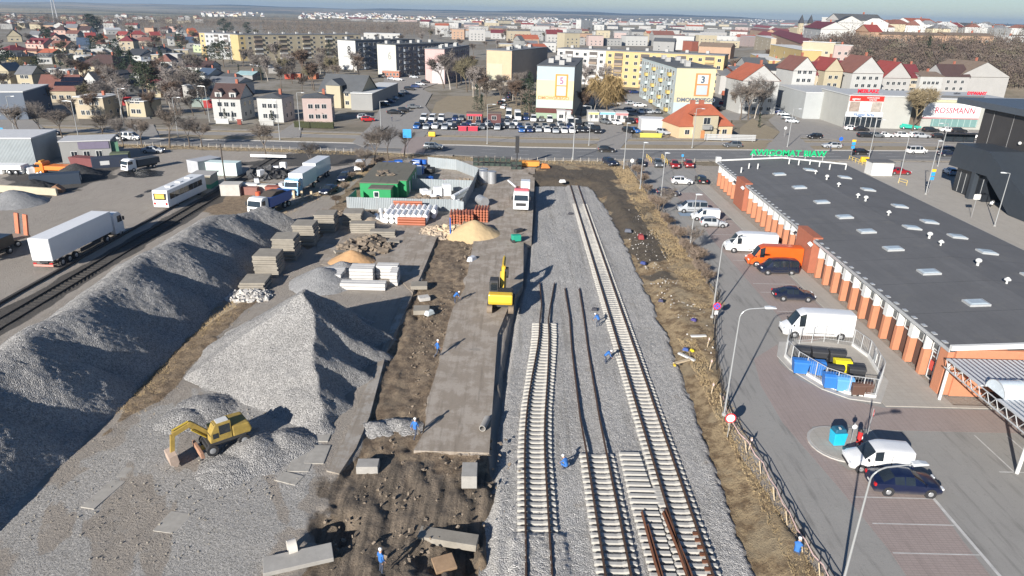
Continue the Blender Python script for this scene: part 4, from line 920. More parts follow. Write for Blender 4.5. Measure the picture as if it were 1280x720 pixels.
near = [
 ('sedan', NAVY, 'dark navy saloon parked behind the white small van near the bottom right', (27.4, 39.0), 0, 'car'),
 ('panel', WHITE, 'white small van parked beside the turquoise clothes bin', (26.7, 41.5), math.pi, 'van'),
 ('van', WHITE, 'large white high-roof van beside the fenced bin yard', (31.2, 63.6), math.pi, 'van'),
 ('sedan', BLUEK, 'black saloon parked alone in front of the brick hall', (32.6, 73.3), 0, 'car'),
 ('van', ORANGE, 'bright orange van parked between white van and dark blue van', (34.2, 84.9), math.pi, 'van'),
 ('mpv', BLUEK, 'dark blue people carrier close beside the orange van', (33.8, 82.0), math.pi, 'van'),
 ('van', WHITE, 'white van with side window parked behind the orange van', (32.9, 90.4), math.pi, 'van'),
 ('hatch', SILVER, 'silver hatchback parked in front of the white panel van', (31.0, 102.4), 0, 'car'),
 ('panel', WHITE, 'white panel van between silver hatchback and silver people carrier', (30.6, 106.0), math.pi, 'van'),
 ('mpv', SILVER, 'silver people carrier parked behind the white panel van', (29.6, 110.6), math.pi, 'van'),
 ('hatch', BLUEK, 'black hatchback parked alone near the car park entrance end', (27.8, 121.5), 0, 'car'),
 ('hatch', WHITE, 'white small car parked by the first brick pillars of hall', (32.5, 131.0), 0, 'car'),
 ('estate', BLACK, 'black estate car beside the white small car', (36.6, 132.6), math.pi/2, 'car'),
 ('estate', BLUEK, 'dark car parked by the yellow barriers at the entrance', (20.6, 147.9), -1.2, 'car'),
 ('hatch', BLACK, 'black car leftmost in the far parking row by the road', (27.2, 147.4), -math.pi/2, 'car'),
 ('estate', GREY, 'dark grey car between black and red car in the far row', (31.0, 147.6), -math.pi/2, 'car'),
 ('hatch', RED, 'red car in the far parking row by the road', (34.4, 146.8), -math.pi/2, 'car'),
 ('hatch', RED, 'dark red car half hidden behind the hall corner', (37.6, 147.6), -math.pi/2, 'car'),
]
for kind, c, lb, (x, y), rz, cat in near: make_car(kind, c, lb, cat, (x, y, .01), rz+(R_(-3) if kind != 'mpv' else R_(2)), group='vehicles parked beside the brick hall')
# hall lane and dark building
make_car('sedan', (.30, .012, .02), 'dark red car parked beside the small white hut behind the hall', 'car', (*G(1123, 218)[:2], .06), 0)
make_car('hatch', (.30, .45, .62), 'light blue car parked at the dark building corner', 'car', (*G(1187, 218)[:2], .06), 1.4)
# road traffic
for k, (kind, c, lb, px, py, rz) in enumerate([
 ('estate', (.25, .27, .28), 'grey estate car driving past the blue road sign', 542, 183, -.02), ('hatch', BLACK, 'black hatchback driving on the main road', 758, 187, -.02), ('estate', GREY, 'dark estate car on the road before the orange roof house', 915, 181, math.pi), ('mpv', WHITE, 'white delivery van driving on the road at right', 1145, 189, 0.12), ('hatch', BLACK, 'black hatchback driving behind the white delivery van', 1076, 190, .08),
 ('estate', SILVER, 'silver estate car on the far lane right of green sign', 1039, 182, math.pi), ('hatch', BLACK, 'small black car turning out of the retail car park', 1018, 170, math.pi+.2), ('mpv', WHITE, 'white van driving on the road at left among bare trees', 163, 172, 0), ('hatch', GREY, 'dark car following the white van at left', 146, 173, 0), ('estate', BLACK, 'black car in the far lane at left', 64, 166, 0), ('panel', WHITE, 'white van at the far left edge on the road', 7, 145, 0), ('sedan', SILVER, 'silver car parked on the verge beside the truck yard', 192, 188, .0),
 ('sedan', BLUEK, 'dark blue car rear-parked at the right edge near the road', 1184, 192, .1), ('estate', GREY, 'dark blue estate at the right edge beyond another dark car', 1187, 187, .1)]):
    x, y, _ = G(px, py+3); make_car(kind, c, lb, 'van' if kind in ('mpv', 'panel') else 'car', (x, y, .02), rz, name='moving_car' if k < 11 else 'parked_car')

# ---- small far cars: one mesh each, body colour from the object
M_farpaint = objcol_m('far_car_paint', .3, .1)
FAR = {}
def far_car(kind, x, y, rz, c, label, group, z=.1):
    if kind not in FAR:
        body, ws, rw, side, wx, wr = car_body(kind); b = MB(); b.add(body.v, body.f, 0)
        for q in (ws, rw, side): b.add(q.v, q.f, 1)
        W = max(s[1] for s in CARS[kind][0])
        for s in (1, -1):
            for wxx in wx: b.rod((wxx, s*(W-.2), wr), (wxx, s*(W+.02), wr), wr, wr, 10, 2)
            b.box(CARS[kind][0][-1][0]-.08, s*W*.68, .62, .14, .34, .15, 0, 3)
            b.box(CARS[kind][0][0][0]+.05, s*W*.8, .74, .12, .2, .2, 0, 4)
        o = b.build('parked_van' if kind in ('van', 'panel') else 'parked_car', [M_farpaint, M_cglass, M_tyre, M_lamp, M_tail], smooth=True); FAR[kind] = o; used = False
    else: o = FAR[kind].copy(); col.objects.link(o)
    o.location = (x, y, z); o.rotation_euler = (0, 0, rz); o.color = (*c, 1)
    return tag(o, label, 'van' if kind in ('van', 'panel', 'mpv') else 'car', group)
FC = {'white': WHITE, 'silver': (.38, .40, .42), 'black': (.02, .02, .022), 'dark blue': (.02, .04, .12), 'grey': (.13, .14, .15), 'red': (.40, .02, .02), 'blue': (.03, .12, .35)}
def car_row(pxs, py, rz, cols, kinds, place, group, jit=.4, z=.1, dy=0):
    n = len(pxs)
    for i, px in enumerate(pxs):
        yy_ = py if not hasattr(py, '__len__') else py[i]; x, y, _ = G(px, yy_)
        cn = cols[i % len(cols)]; kd = kinds[i % len(kinds)]
        far_car(kd, x, y+rnd.uniform(-jit, jit), rz+rnd.uniform(-.05, .05), FC[cn], '%s %s %s' % (cn, 'van' if kd in ('van', 'panel', 'mpv') else 'car', place), group, z)
DG = 'used cars in the dealer yard beside the road'
car_row([521, 533, 544, 556, 568, 580, 592, 603, 613, 622], [161, 162, 161, 162, 162, 161, 162, 162, 161, 162], -math.pi/2, ['blue', 'silver', 'white', 'silver', 'black', 'dark blue', 'white', 'grey', 'black', 'silver'], ['estate', 'hatch', 'sedan'], 'in the dealer front row left part', DG)
car_row([530, 541, 552, 569, 577, 590, 600, 617], 151, -math.pi/2, ['white', 'white', 'white', 'dark blue', 'grey', 'black', 'white', 'black'], ['mpv', 'mpv', 'panel', 'estate', 'hatch'], 'in the dealer rear row left part', DG)
car_row([634, 644, 652.5, 662, 673, 684, 694.5, 705, 715, 724, 731], [157, 157, 165, 165, 165, 165.5, 166, 166, 166, 165, 165], -math.pi/2, ['silver', 'white', 'blue', 'dark blue', 'silver', 'white', 'silver', 'white', 'white', 'black', 'black'], ['hatch', 'estate', 'sedan', 'hatch'], 'in the dealer front row below the block', DG)
car_row([636, 647, 657.5, 667, 677, 687, 700, 712, 722, 738, 746], [148, 150, 150, 152, 152, 153, 158, 158, 158, 163, 166], -math.pi/2, ['white', 'white', 'dark blue', 'white', 'grey', 'white', 'silver', 'white', 'black', 'white', 'black'], ['van', 'van', 'mpv', 'mpv', 'hatch', 'mpv', 'hatch'], 'in the dealer rear rows below the block', DG)
car_row([628, 640, 650, 660, 670, 681, 691, 702, 711], 161, -math.pi/2, ['black', 'grey', 'dark blue', 'silver', 'black', 'grey'], ['sedan', 'hatch'], 'in the dealer middle row below the block', DG)
car_row([527, 538, 550, 562, 574, 586, 598, 610], 157, -math.pi/2, ['black', 'dark blue', 'grey', 'silver'], ['hatch', 'sedan'], 'in the dealer middle row left part', DG)
car_row([737, 744, 757, 770, 788, 797, 786, 793, 829], [160, 166, 155, 156, 154, 155, 166, 166, 168], -math.pi/2+.5, ['grey', 'black', 'grey', 'white', 'black', 'red', 'black', 'blue', 'silver'], ['estate', 'hatch'], 'beside the kiosk row', DG)
BP = 'cars parked behind the number five block'
car_row([765, 777, 788, 800, 812, 793, 780, 770, 768, 788], [122, 127, 131, 134, 142, 117, 117, 113, 132, 140], .3, ['dark blue', 'black', 'silver', 'white', 'silver'], ['hatch', 'estate'], 'on the lot by the willow tree', BP)
car_row([801, 811, 822], [142, 142, 142], -math.pi/2, ['white', 'silver', 'grey'], ['hatch'], 'before the long side of block three', BP)
car_row([480, 486, 492, 498, 506, 512, 520, 526, 532], [133, 129, 125, 121, 118, 113, 110, 107, 104], -.4, ['black', 'dark blue', 'silver', 'black', 'grey'], ['hatch', 'estate'], 'in the shaded yard behind the yellow house', 'cars parked in the side streets')
car_row([493, 505, 517], [143, 140, 136], .1, ['black', 'black', 'grey'], ['sedan', 'hatch'], 'beside the side street behind the pink house', 'cars parked in the side streets')
car_row([455, 460], [149, 152], .2, ['silver', 'red'], ['hatch'], 'on the forecourt beside the pink house', 'cars parked in the side streets')
car_row([586, 593, 600, 607, 512, 498, 490, 518, 478], [95, 99, 103, 108, 96, 101, 100, 98, 97], -.3, ['silver', 'black', 'silver', 'dark blue', 'black', 'white', 'silver'], ['hatch', 'sedan'], 'in front of the number six block', 'cars parked in the side streets')
car_row([627, 632, 636, 640, 631], [131, 127, 123, 119, 136], 1.2, ['black', 'silver', 'dark blue', 'grey', 'white'], ['hatch'], 'in the alley left of block five', 'cars parked in the side streets')
RG = 'cars parked before the retail building'
car_row([1064, 1076, 1082, 1095, 1106, 1129, 1146, 1152, 1162, 1173, 1184, 1198, 1213], [163, 164, 172, 172, 172, 172, 172, 173, 165, 173, 165, 166, 173], -.05, ['white', 'black', 'black', 'grey', 'white', 'white', 'white', 'silver', 'black', 'black', 'white', 'black', 'white'], ['hatch', 'sedan', 'estate'], 'on the retail car park', RG)
car_row([963, 968, 973, 979, 985, 990, 966, 975, 983], [135, 138, 142, 145, 150, 154, 137, 137, 137], [-.5, ][0], ['black', 'silver', 'dark blue', 'silver', 'grey', 'silver'], ['estate', 'hatch'], 'in the row behind the lawn', RG)
car_row([1009], 137, 0, ['white'], ['van'], 'beside the white gabled houses', RG)
car_row([907, 913, 900, 904, 975, 962, 950], [119, 124, 138, 131, 137, 137, 137], .8, ['silver', 'black', 'black', 'red', 'white', 'red', 'grey'], ['hatch'], 'in the yard behind the orange roof house', RG)
car_row([318, 327, 336, 8, 165, 176, 340], [83, 84, 84, 170, 84, 88, 85], .1, ['grey', 'silver', 'black', 'white', 'silver', 'white', 'black'], ['hatch', 'estate'], 'among the houses at left', 'cars among the houses')

# ================================================================ TRUCKS
M_tarp = M((.70, .71, .72), .55, var=.08); M_chassis = M((.035, .035, .038), .7, var=.2)
def cab(t, x, colr, w=2.45, h=2.9, L=2.1, grille=True, z0=.5):
    pm = paint(colr, .05, .35)
    prof = [(x, z0), (x, z0+h*.92), (x+.25, z0+h), (x+L*.62, z0+h), (x+L*.86, z0+h*.88), (x+L*.97, z0+h*.48), (x+L, z0+h*.42), (x+L, z0)]
    MB().hull_ext(prof, -w/2, w/2).build('cab', pm, t, bevel=.07)
    b = MB(); a, c = (x+L*.885, z0+h*.84), (x+L*.985, z0+h*.50); b.quad((a[0]+.02, -w*.43, a[1]), (a[0]+.02, w*.43, a[1]), (c[0]+.02, w*.46, c[1]), (c[0]+.02, -w*.46, c[1])); b.build('windscreen', M_cglass, t)
    for s in (-1, 1):
        b = MB(); y = s*(w/2+.012); b.quad((x+L*.38, y, z0+h*.52), (x+L*.88, y, z0+h*.50), (x+L*.80, y, z0+h*.82), (x+L*.38, y, z0+h*.82)); b.build('side_window', M_cglass, t)
        MB().box(x+L+.02, s*w*.36, z0+.12, .08, .42, .22).build('headlight', M_lamp, t, bevel=.03); MB().box(x+L*.92, s*(w/2+.18), z0+h*.55, .16, .22, .55).build('mirror', M_trim, t, bevel=.03)
    b = MB(); b.box(x+L+.005, 0, z0+.42, .06, w*.66, h*.2); b.build('grille', M_trim, t, bevel=.02); MB().box(x+L+.03, 0, z0-.12, .16, w*.98, .3).build('bumper', pm, t, bevel=.05)
def wheels(t, xs, y, r=.5, w=.34):
    for x in xs:
        for s in (-1, 1): wheel_(t, x, s*y, r, w)
t = thing('semi_trailer_truck', 'white articulated lorry with long box trailer beside the siding', 'lorry', (-56.1, 84.6, .02), R_(88)); 
MB().box(-1.7, 0, 1.2, 12.4, 2.55, 2.75).build('trailer_box', paint(WHITE, 0, .45), t, bevel=.05)
MB().box(-1.8, 0, .85, 12, 1.0, .3).build('trailer_frame', M_chassis, t); MB().box(-7.94, 0, .5, .1, 2.4, .25).build('rear_bumper', paint((.6, .3, .25)), t)
for s in (-1, 1): MB().box(-7.92, s*.62, 1.28, .04, 1.2, 2.62).build('rear_door', M_tarp, t); MB().box(-7.96, s*1.0, .8, .06, .4, .16).build('tail_light', M_tail, t)
cab(t, 5.0, WHITE); MB().box(4.2, 0, .6, 5, 1.0, .3).build('tractor_frame', M_chassis, t); wheels(t, [-6.2, -4.9, -3.6, 3.0, 6.0], 1.05)
for s in (-1, 1): MB().box(-.5, s*1.15, .55, 4.2, .05, .5).build('side_guard', M_chassis, t)
def bus(loc, rz):
    t = thing('coach', 'white coach with a yellow rear sign panel beside the siding', 'bus', loc, rz); pm = paint((.78, .78, .76), 0, .4)
    MB().hull_ext([(-6, .35), (-6.05, 1.6), (-5.85, 3.05), (5.7, 3.1), (6.0, 2.9), (6.15, 1.4), (6.1, .35)], -1.25, 1.25).build('body', pm, t, bevel=.12)
    for s in (-1, 1):
        for k in range(7): MB().box(-4.6+k*1.45, s*1.262, 1.55, 1.36, .02, .95).build('side_window', M_cglass, t)
        for x in (-5.98,): MB().box(x-.07, s*.95, .8, .05, .3, .35).build('tail_light', M_tail, t)
    b = MB(); b.quad((6.14, -1.1, 1.45), (6.14, 1.1, 1.45), (5.98, 1.1, 2.8), (5.98, -1.1, 2.8)); b.build('windscreen', M_cglass, t)
    MB().box(-6.02, 0, 1.55, .06, 2.0, 1.05).build('rear_window', M_cglass, t); MB().box(-6.07, 0, 1.75, .05, 1.55, .75).build('sign_panel', M((.62, .42, .08), .6), t)
    for x in (-3, 0, 3): MB().box(x, 0, 3.08, 1.0, .9, .12).build('roof_hatch', pm, t, bevel=.03)
    wheels(t, [-3.3, 3.7], 1.08, .48, .3); return t
bus((-55.2, 110.2, .02), R_(86))
# tipper with blue body, box lorries
t = thing('tipper_truck', 'white cab tipper lorry with a blue body loaded with dark soil', 'lorry', (-38.6, 104.9, .02), R_(-104)); cab(t, 2.2, (.74, .74, .72), 2.4, 2.5)
MB().hull_ext([(-4.3, 1.3), (-4.5, 2.6), (1.9, 2.6), (1.9, 1.1), (-3.8, 1.1)], -1.25, 1.25).build('tipper_body', paint((.02, .09, .36), 0, .4), t, bevel=.04); MB().hull_ext([(-4.0, 2.3), (-2.4, 3.0), (-.4, 3.15), (1.6, 2.5)], -1.1, 1.1).build('soil_load', M((.07, .055, .045), .95, var=.4, scale=5), t, bevel=.2)
MB().box(-.9, 0, .7, 8, .9, .35).build('frame', M_chassis, t); wheels(t, [-3.4, -2.2, .9, 3.2], 1.05)
t = thing('box_lorry', 'lorry with light blue cab and white box body beside parked cars', 'lorry', (-37.6, 118.4, .02), R_(-95)); cab(t, 2.6, (.22, .42, .62), 2.4, 2.5)
MB().box(-.9, 0, 1.1, 6.6, 2.5, 2.5).build('box_body', paint(WHITE, 0, .5), t, bevel=.05); MB().box(-.5, 0, .7, 8, .9, .35).build('frame', M_chassis, t); wheels(t, [-2.8, 3.6], 1.05)
t = thing('box_trailer', 'white box trailer standing behind the light blue cab lorry', 'trailer', (-37.4, 128.0, .02), R_(-96)); MB().box(0, 0, 1.1, 7.4, 2.5, 2.6).build('box_body', paint((.66, .68, .70), 0, .5), t, bevel=.05); MB().box(0, 0, .7, 7, .9, .35).build('frame', M_chassis, t); wheels(t, [-2.6, -1.3, 2.6], 1.05)
for k, (x, y, r) in enumerate(((-32.6, 117.3, -1.75), (-32.2, 127.2, -1.65))): make_car('sedan' if k == 0 else 'estate', BLUEK, ['dark saloon parked beside the light blue cab lorry', 'dark estate car parked behind the dark saloon'][k], 'car', (x, y, .02), r)
make_car('panel', WHITE, 'small white van parked by the brown bushes', 'van', (*G(450, 213)[:2], .05), -1.5)
t = thing('flatbed_crane_truck', 'white lorry with red stripe standing on the slab road', 'lorry', (1.3, 113.0, .07), R_(-92)); cab(t, 3.0, WHITE, 2.5, 2.6); MB().hull_ext([(-4.6, 1.2), (-4.6, 1.9), (2.8, 1.9), (2.8, 1.2)], -1.25, 1.25).build('flatbed', M((.35, .13, .08), .7), t, bevel=.03); MB().box(-3.6, .5, 1.9, 2.0, 1.6, 1.3).build('crane_block', paint(WHITE), t, bevel=.1)
MB().box(-.4, 0, .7, 8.4, .9, .4).build('frame', M_chassis, t); wheels(t, [-3.4, -2.2, 1.0, 4.1], 1.05); b = MB(); b.box(3.2, 0, 2.9, .8, 2.3, .5); b.build('roof_spoiler', paint((.62, .08, .10)), t, bevel=.1)
b = MB(); b.rod((-2.8, -1.2, 2.2), (-4.8, -2.6, 2.8), .16); b.build('crane_arm', paint(WHITE), t)
# left yard
t = thing('low_loader_trailer', 'long low trailer with raised rusty loading ramps', 'trailer', (-66.5, 84.6, .02), R_(68)); MB().box(-6, 0, .95, 17, 2.6, .25).build('deck', M((.30, .24, .19), .9, var=.3), t); MB().box(-6, 0, .5, 14, 1.0, .45).build('frame', M_chassis, t); wheels(t, [-1.8, -.5, .8], 1.05, .42)
for s in (-1, 1): MB().beam((2.3, s*.85, 1.1), (2.75, s*.85, 3.9), .75, .22).build('loading_ramp', M((.46, .15, .08), .8, var=.3), t)
t = thing('orange_flatbed_truck', 'orange flatbed lorry at the edge of the dark soil yard', 'lorry', (*G(70, 218)[:2], .02), R_(178)); cab(t, 1.4, (.75, .20, .02), 2.2, 1.9, 1.7); MB().box(-1.4, 0, 1.0, 5.2, 2.3, .75).build('flatbed', paint((.75, .20, .02), 0, .5), t, bevel=.04); MB().box(-.8, 0, .55, 6.4, .8, .35).build('frame', M_chassis, t); wheels(t, [-2.6, 2.1], .95, .42); MB().box(2.2, 0, 2.4, .4, 1.2, .2).build('beacon_bar', M((.8, .35, .05), .4), t)
t = thing('pickup_truck', 'white pickup lorry with dark open body beside the puddle', 'lorry', (*G(175, 212)[:2], .02), R_(-118)); cab(t, 1.2, WHITE, 2.1, 1.9, 1.9); MB().box(-1.5, 0, .9, 4.6, 2.1, 1.2).build('open_body', M((.06, .07, .08), .7), t, bevel=.03); MB().box(-.6, 0, .5, 6, .8, .3).build('frame', M_chassis, t); wheels(t, [-2.4, 1.9], .9, .38)
t = thing('white_trailer', 'white flatbed trailer at the left edge before the warehouse', 'trailer', (*G(6, 217)[:2], .02), R_(2)); MB().box(0, 0, 1.0, 8, 2.4, .8).build('deck', paint(WHITE, 0, .5), t, bevel=.04); wheels(t, [1.6, 2.8], .95, .42)
t = thing('dark_lorry', 'dark lorry only partly in view at the left edge', 'lorry', (*G(-8, 322)[:2], .02), R_(88)); MB().box(0, 0, 1.0, 5, 2.4, 1.4).build('body', paint(BLACK), t, bevel=.05); wheels(t, [-1.5, 1.6], .95, .42)

# ================================================================ EXCAVATORS
M_yel0 = paint((.66, .42, .03), 0, .4); M_yel = M_yel0; M_yeld = paint((.42, .30, .03), 0, .5); M_mach = M((.05, .05, .052), .6, .2, var=.2)
def chain(t, name, pts, w, h0, mat):
    b = MB()
    for i, (p, q) in enumerate(zip(pts, pts[1:])): b.beam(p, q, w, h0[i])
    for i, p in enumerate(pts[1:-1]): b.rod((p[0], p[1]-w*.55, p[2]), (p[0], p[1]+w*.55, p[2]), h0[i]*.5, None, 10)
    return b.build(name, mat, t, bevel=.02)
e1 = thing('crawler_excavator', 'bright yellow crawler excavator seen from behind on the slab road', 'excavator', (-1.15, 68.9, .06), R_(88))
for s in (-1, 1):
    tr = MB(); n = 16; prof = [(-1.75+.42*math.cos(a), .42+.42*math.sin(a)) for a in np.linspace(math.pi/2, 3*math.pi/2, 8)]+[(1.75+.42*math.cos(a), .42+.42*math.sin(a)) for a in np.linspace(-math.pi/2, math.pi/2, 8)]
    tk = tr.hull_ext(prof, s*1.15-.28, s*1.15+.28).build('track', M((.22, .17, .12), .9, var=.3), e1)
    g = MB(); [g.box(x, s*1.15, .86, .1, .6, .04) for x in np.arange(-1.7, 1.8, .28)]; g.build('track_pads', M_mach, tk)
MB().box(0, 0, .35, 1.8, 1.9, .5).build('undercarriage', M_mach, e1)
MB().hull_ext([(-1.9, 1.0), (-2.0, 1.35), (-1.9, 2.15), (-1.0, 2.2), (-1.0, 1.0)], -1.3, 1.3).build('counterweight', M_yel, e1, bevel=.14)
MB().box(.35, 0, .95, 2.7, 2.5, .35).build('platform', M_mach, e1, bevel=.03); MB().box(-.2, -.45, 1.3, 1.6, 1.5, .75).build('engine_cover', M_mach, e1, bevel=.06)
c_ = MB().hull_ext([(.0, 1.3), (.0, 2.9), (.15, 3.0), (1.3, 3.0), (1.75, 2.2), (1.75, 1.3)], .35, 1.3).build('cab', M_mach, e1, bevel=.05)
b = MB(); b.box(.75, 1.31, 1.9, 1.2, .02, .9); b.box(.75, .34, 1.9, 1.2, .02, .9); b.box(-.01, .82, 1.9, .02, .7, .9); b.quad((1.36, .42, 2.95), (1.36, 1.22, 2.95), (1.78, 1.22, 2.2), (1.78, .42, 2.2)); b.build('cab_window', M_cglass, c_)
chain(e1, 'boom', [(.9, -.05, 1.5), (2.5, -.05, 3.6), (4.9, -.05, 3.9)], .34, [.55, .45], M_yel); chain(e1, 'stick', [(4.8, -.05, 3.9), (5.7, -.05, 2.2)], .26, [.36], M_yel)
for s in (-1, 1): MB().rod((1.6, -.05+s*.26, 1.5), (2.5, -.05+s*.26, 3.2), .09).build('boom_cylinder', M_yeld, e1)
MB().rod((2.5, -.05, 3.95), (4.6, -.05, 4.3), .09).build('stick_cylinder', M_yeld, e1); MB().hull_ext([(5.2, 2.4), (6.0, 2.5), (6.2, 1.6), (5.7, 1.2), (5.3, 1.6)], -.5, .4).build('bucket', M_mach, e1, bevel=.04)
M_yel = M((.33, .23, .055), .65, var=.4, scale=2.5)
e2 = thing('wheeled_excavator', 'dusty yellow wheeled excavator digging at the foot of the pointed heap', 'excavator', (-20.7, 41.9, .3), R_(220)); e2.scale = (.8, .8, .8)
for x in (-1.4, 1.4):
    for s in (-1, 1): wheel_(e2, x, s*1.0, .52, .42)
MB().box(0, 0, .5, 3.6, 1.2, .4).build('chassis', M_mach, e2, bevel=.04); MB().hull_ext([(2.1, .1), (2.45, .15), (2.45, .75), (2.2, .75)], -1.25, 1.25).build('dozer_blade', M((.36, .20, .13), .85, var=.3), e2, bevel=.03)
MB().box(2.0, 0, .35, .6, .5, .2).build('blade_arm', M_yeld, e2)
MB().box(0, 0, .95, 3.3, 2.3, .3).build('platform', M_mach, e2, bevel=.03); MB().hull_ext([(-2.1, 1.15), (-2.2, 1.5), (-2.0, 2.2), (-.5, 2.3), (-.5, 1.15)], -1.15, 1.15).build('engine_cover', M_yel, e2, bevel=.12)
MB().box(.3, -.75, 1.2, 1.6, .75, .85).build('tank_box', M_yeld, e2, bevel=.06)
c_ = MB().hull_ext([(-.45, 1.2), (-.45, 2.95), (.9, 2.95), (1.35, 2.1), (1.45, 1.2)], .15, 1.12).build('cab', M_yel, e2, bevel=.05)
b = MB(); b.box(.15, 1.125, 1.85, .95, .02, .9); b.box(.95, 1.125, 1.6, .5, .02, .5); b.box(.2, .145, 1.85, 1.0, .02, .9); b.box(-.46, .65, 1.95, .02, .7, .7); b.quad((.93, .22, 2.9), (.93, 1.05, 2.9), (1.4, 1.05, 1.9), (1.4, .22, 1.9)); b.build('cab_window', M_cglass, c_); MB().box(.2, .6, 2.96, 1.0, .75, .06).build('cab_roof', M((.6, .6, .58), .6), c_)
chain(e2, 'boom', [(1.2, -.2, 1.5), (2.6, -.2, 3.1), (4.1, -.2, 2.6)], .32, [.5, .42], M_yel); chain(e2, 'stick', [(4.1, -.2, 2.6), (4.35, -.2, .9)], .26, [.36], M_yel)
for s in (-1, 1): MB().rod((1.5, -.2+s*.24, 1.4), (2.6, -.2+s*.24, 2.6), .08).build('boom_cylinder', M_yeld, e2)
MB().rod((2.7, -.2, 3.4), (4.1, -.2, 3.0), .08).build('stick_cylinder', M_yeld, e2)
MB().hull_ext([(4.15, 1.05), (4.85, .9), (4.8, .1), (4.25, -.25), (4.05, .2)], -1.0, .6).build('bucket', M((.40, .31, .25), .85, var=.3), e2, bevel=.04)
t = thing('green_compactor', 'small green compactor machine beside the slab road edge', 'machine', (*G(645, 303)[:2], .06), .3); MB().box(0, 0, .2, 1.3, .9, .9).build('body', M((.02, .30, .20), .5), t, bevel=.12); MB().rod((-.5, -.5, .25), (-.5, .5, .25), .25).build('roller', M_mach, t); MB().rod((.5, 0, .9), (1.1, 0, 1.2), .05).build('handle', M_mach, t)
t = thing('hydraulic_breaker', 'dark machine part lying on the slab road beside the green machine', 'machine part', (*G(648, 291)[:2], .06), .8); MB().box(0, 0, .05, 1.5, .6, .5).build('body', M_mach, t, bevel=.1); MB().rod((.7, 0, .3), (1.5, .1, .2), .1).build('tool', M_mach, t)

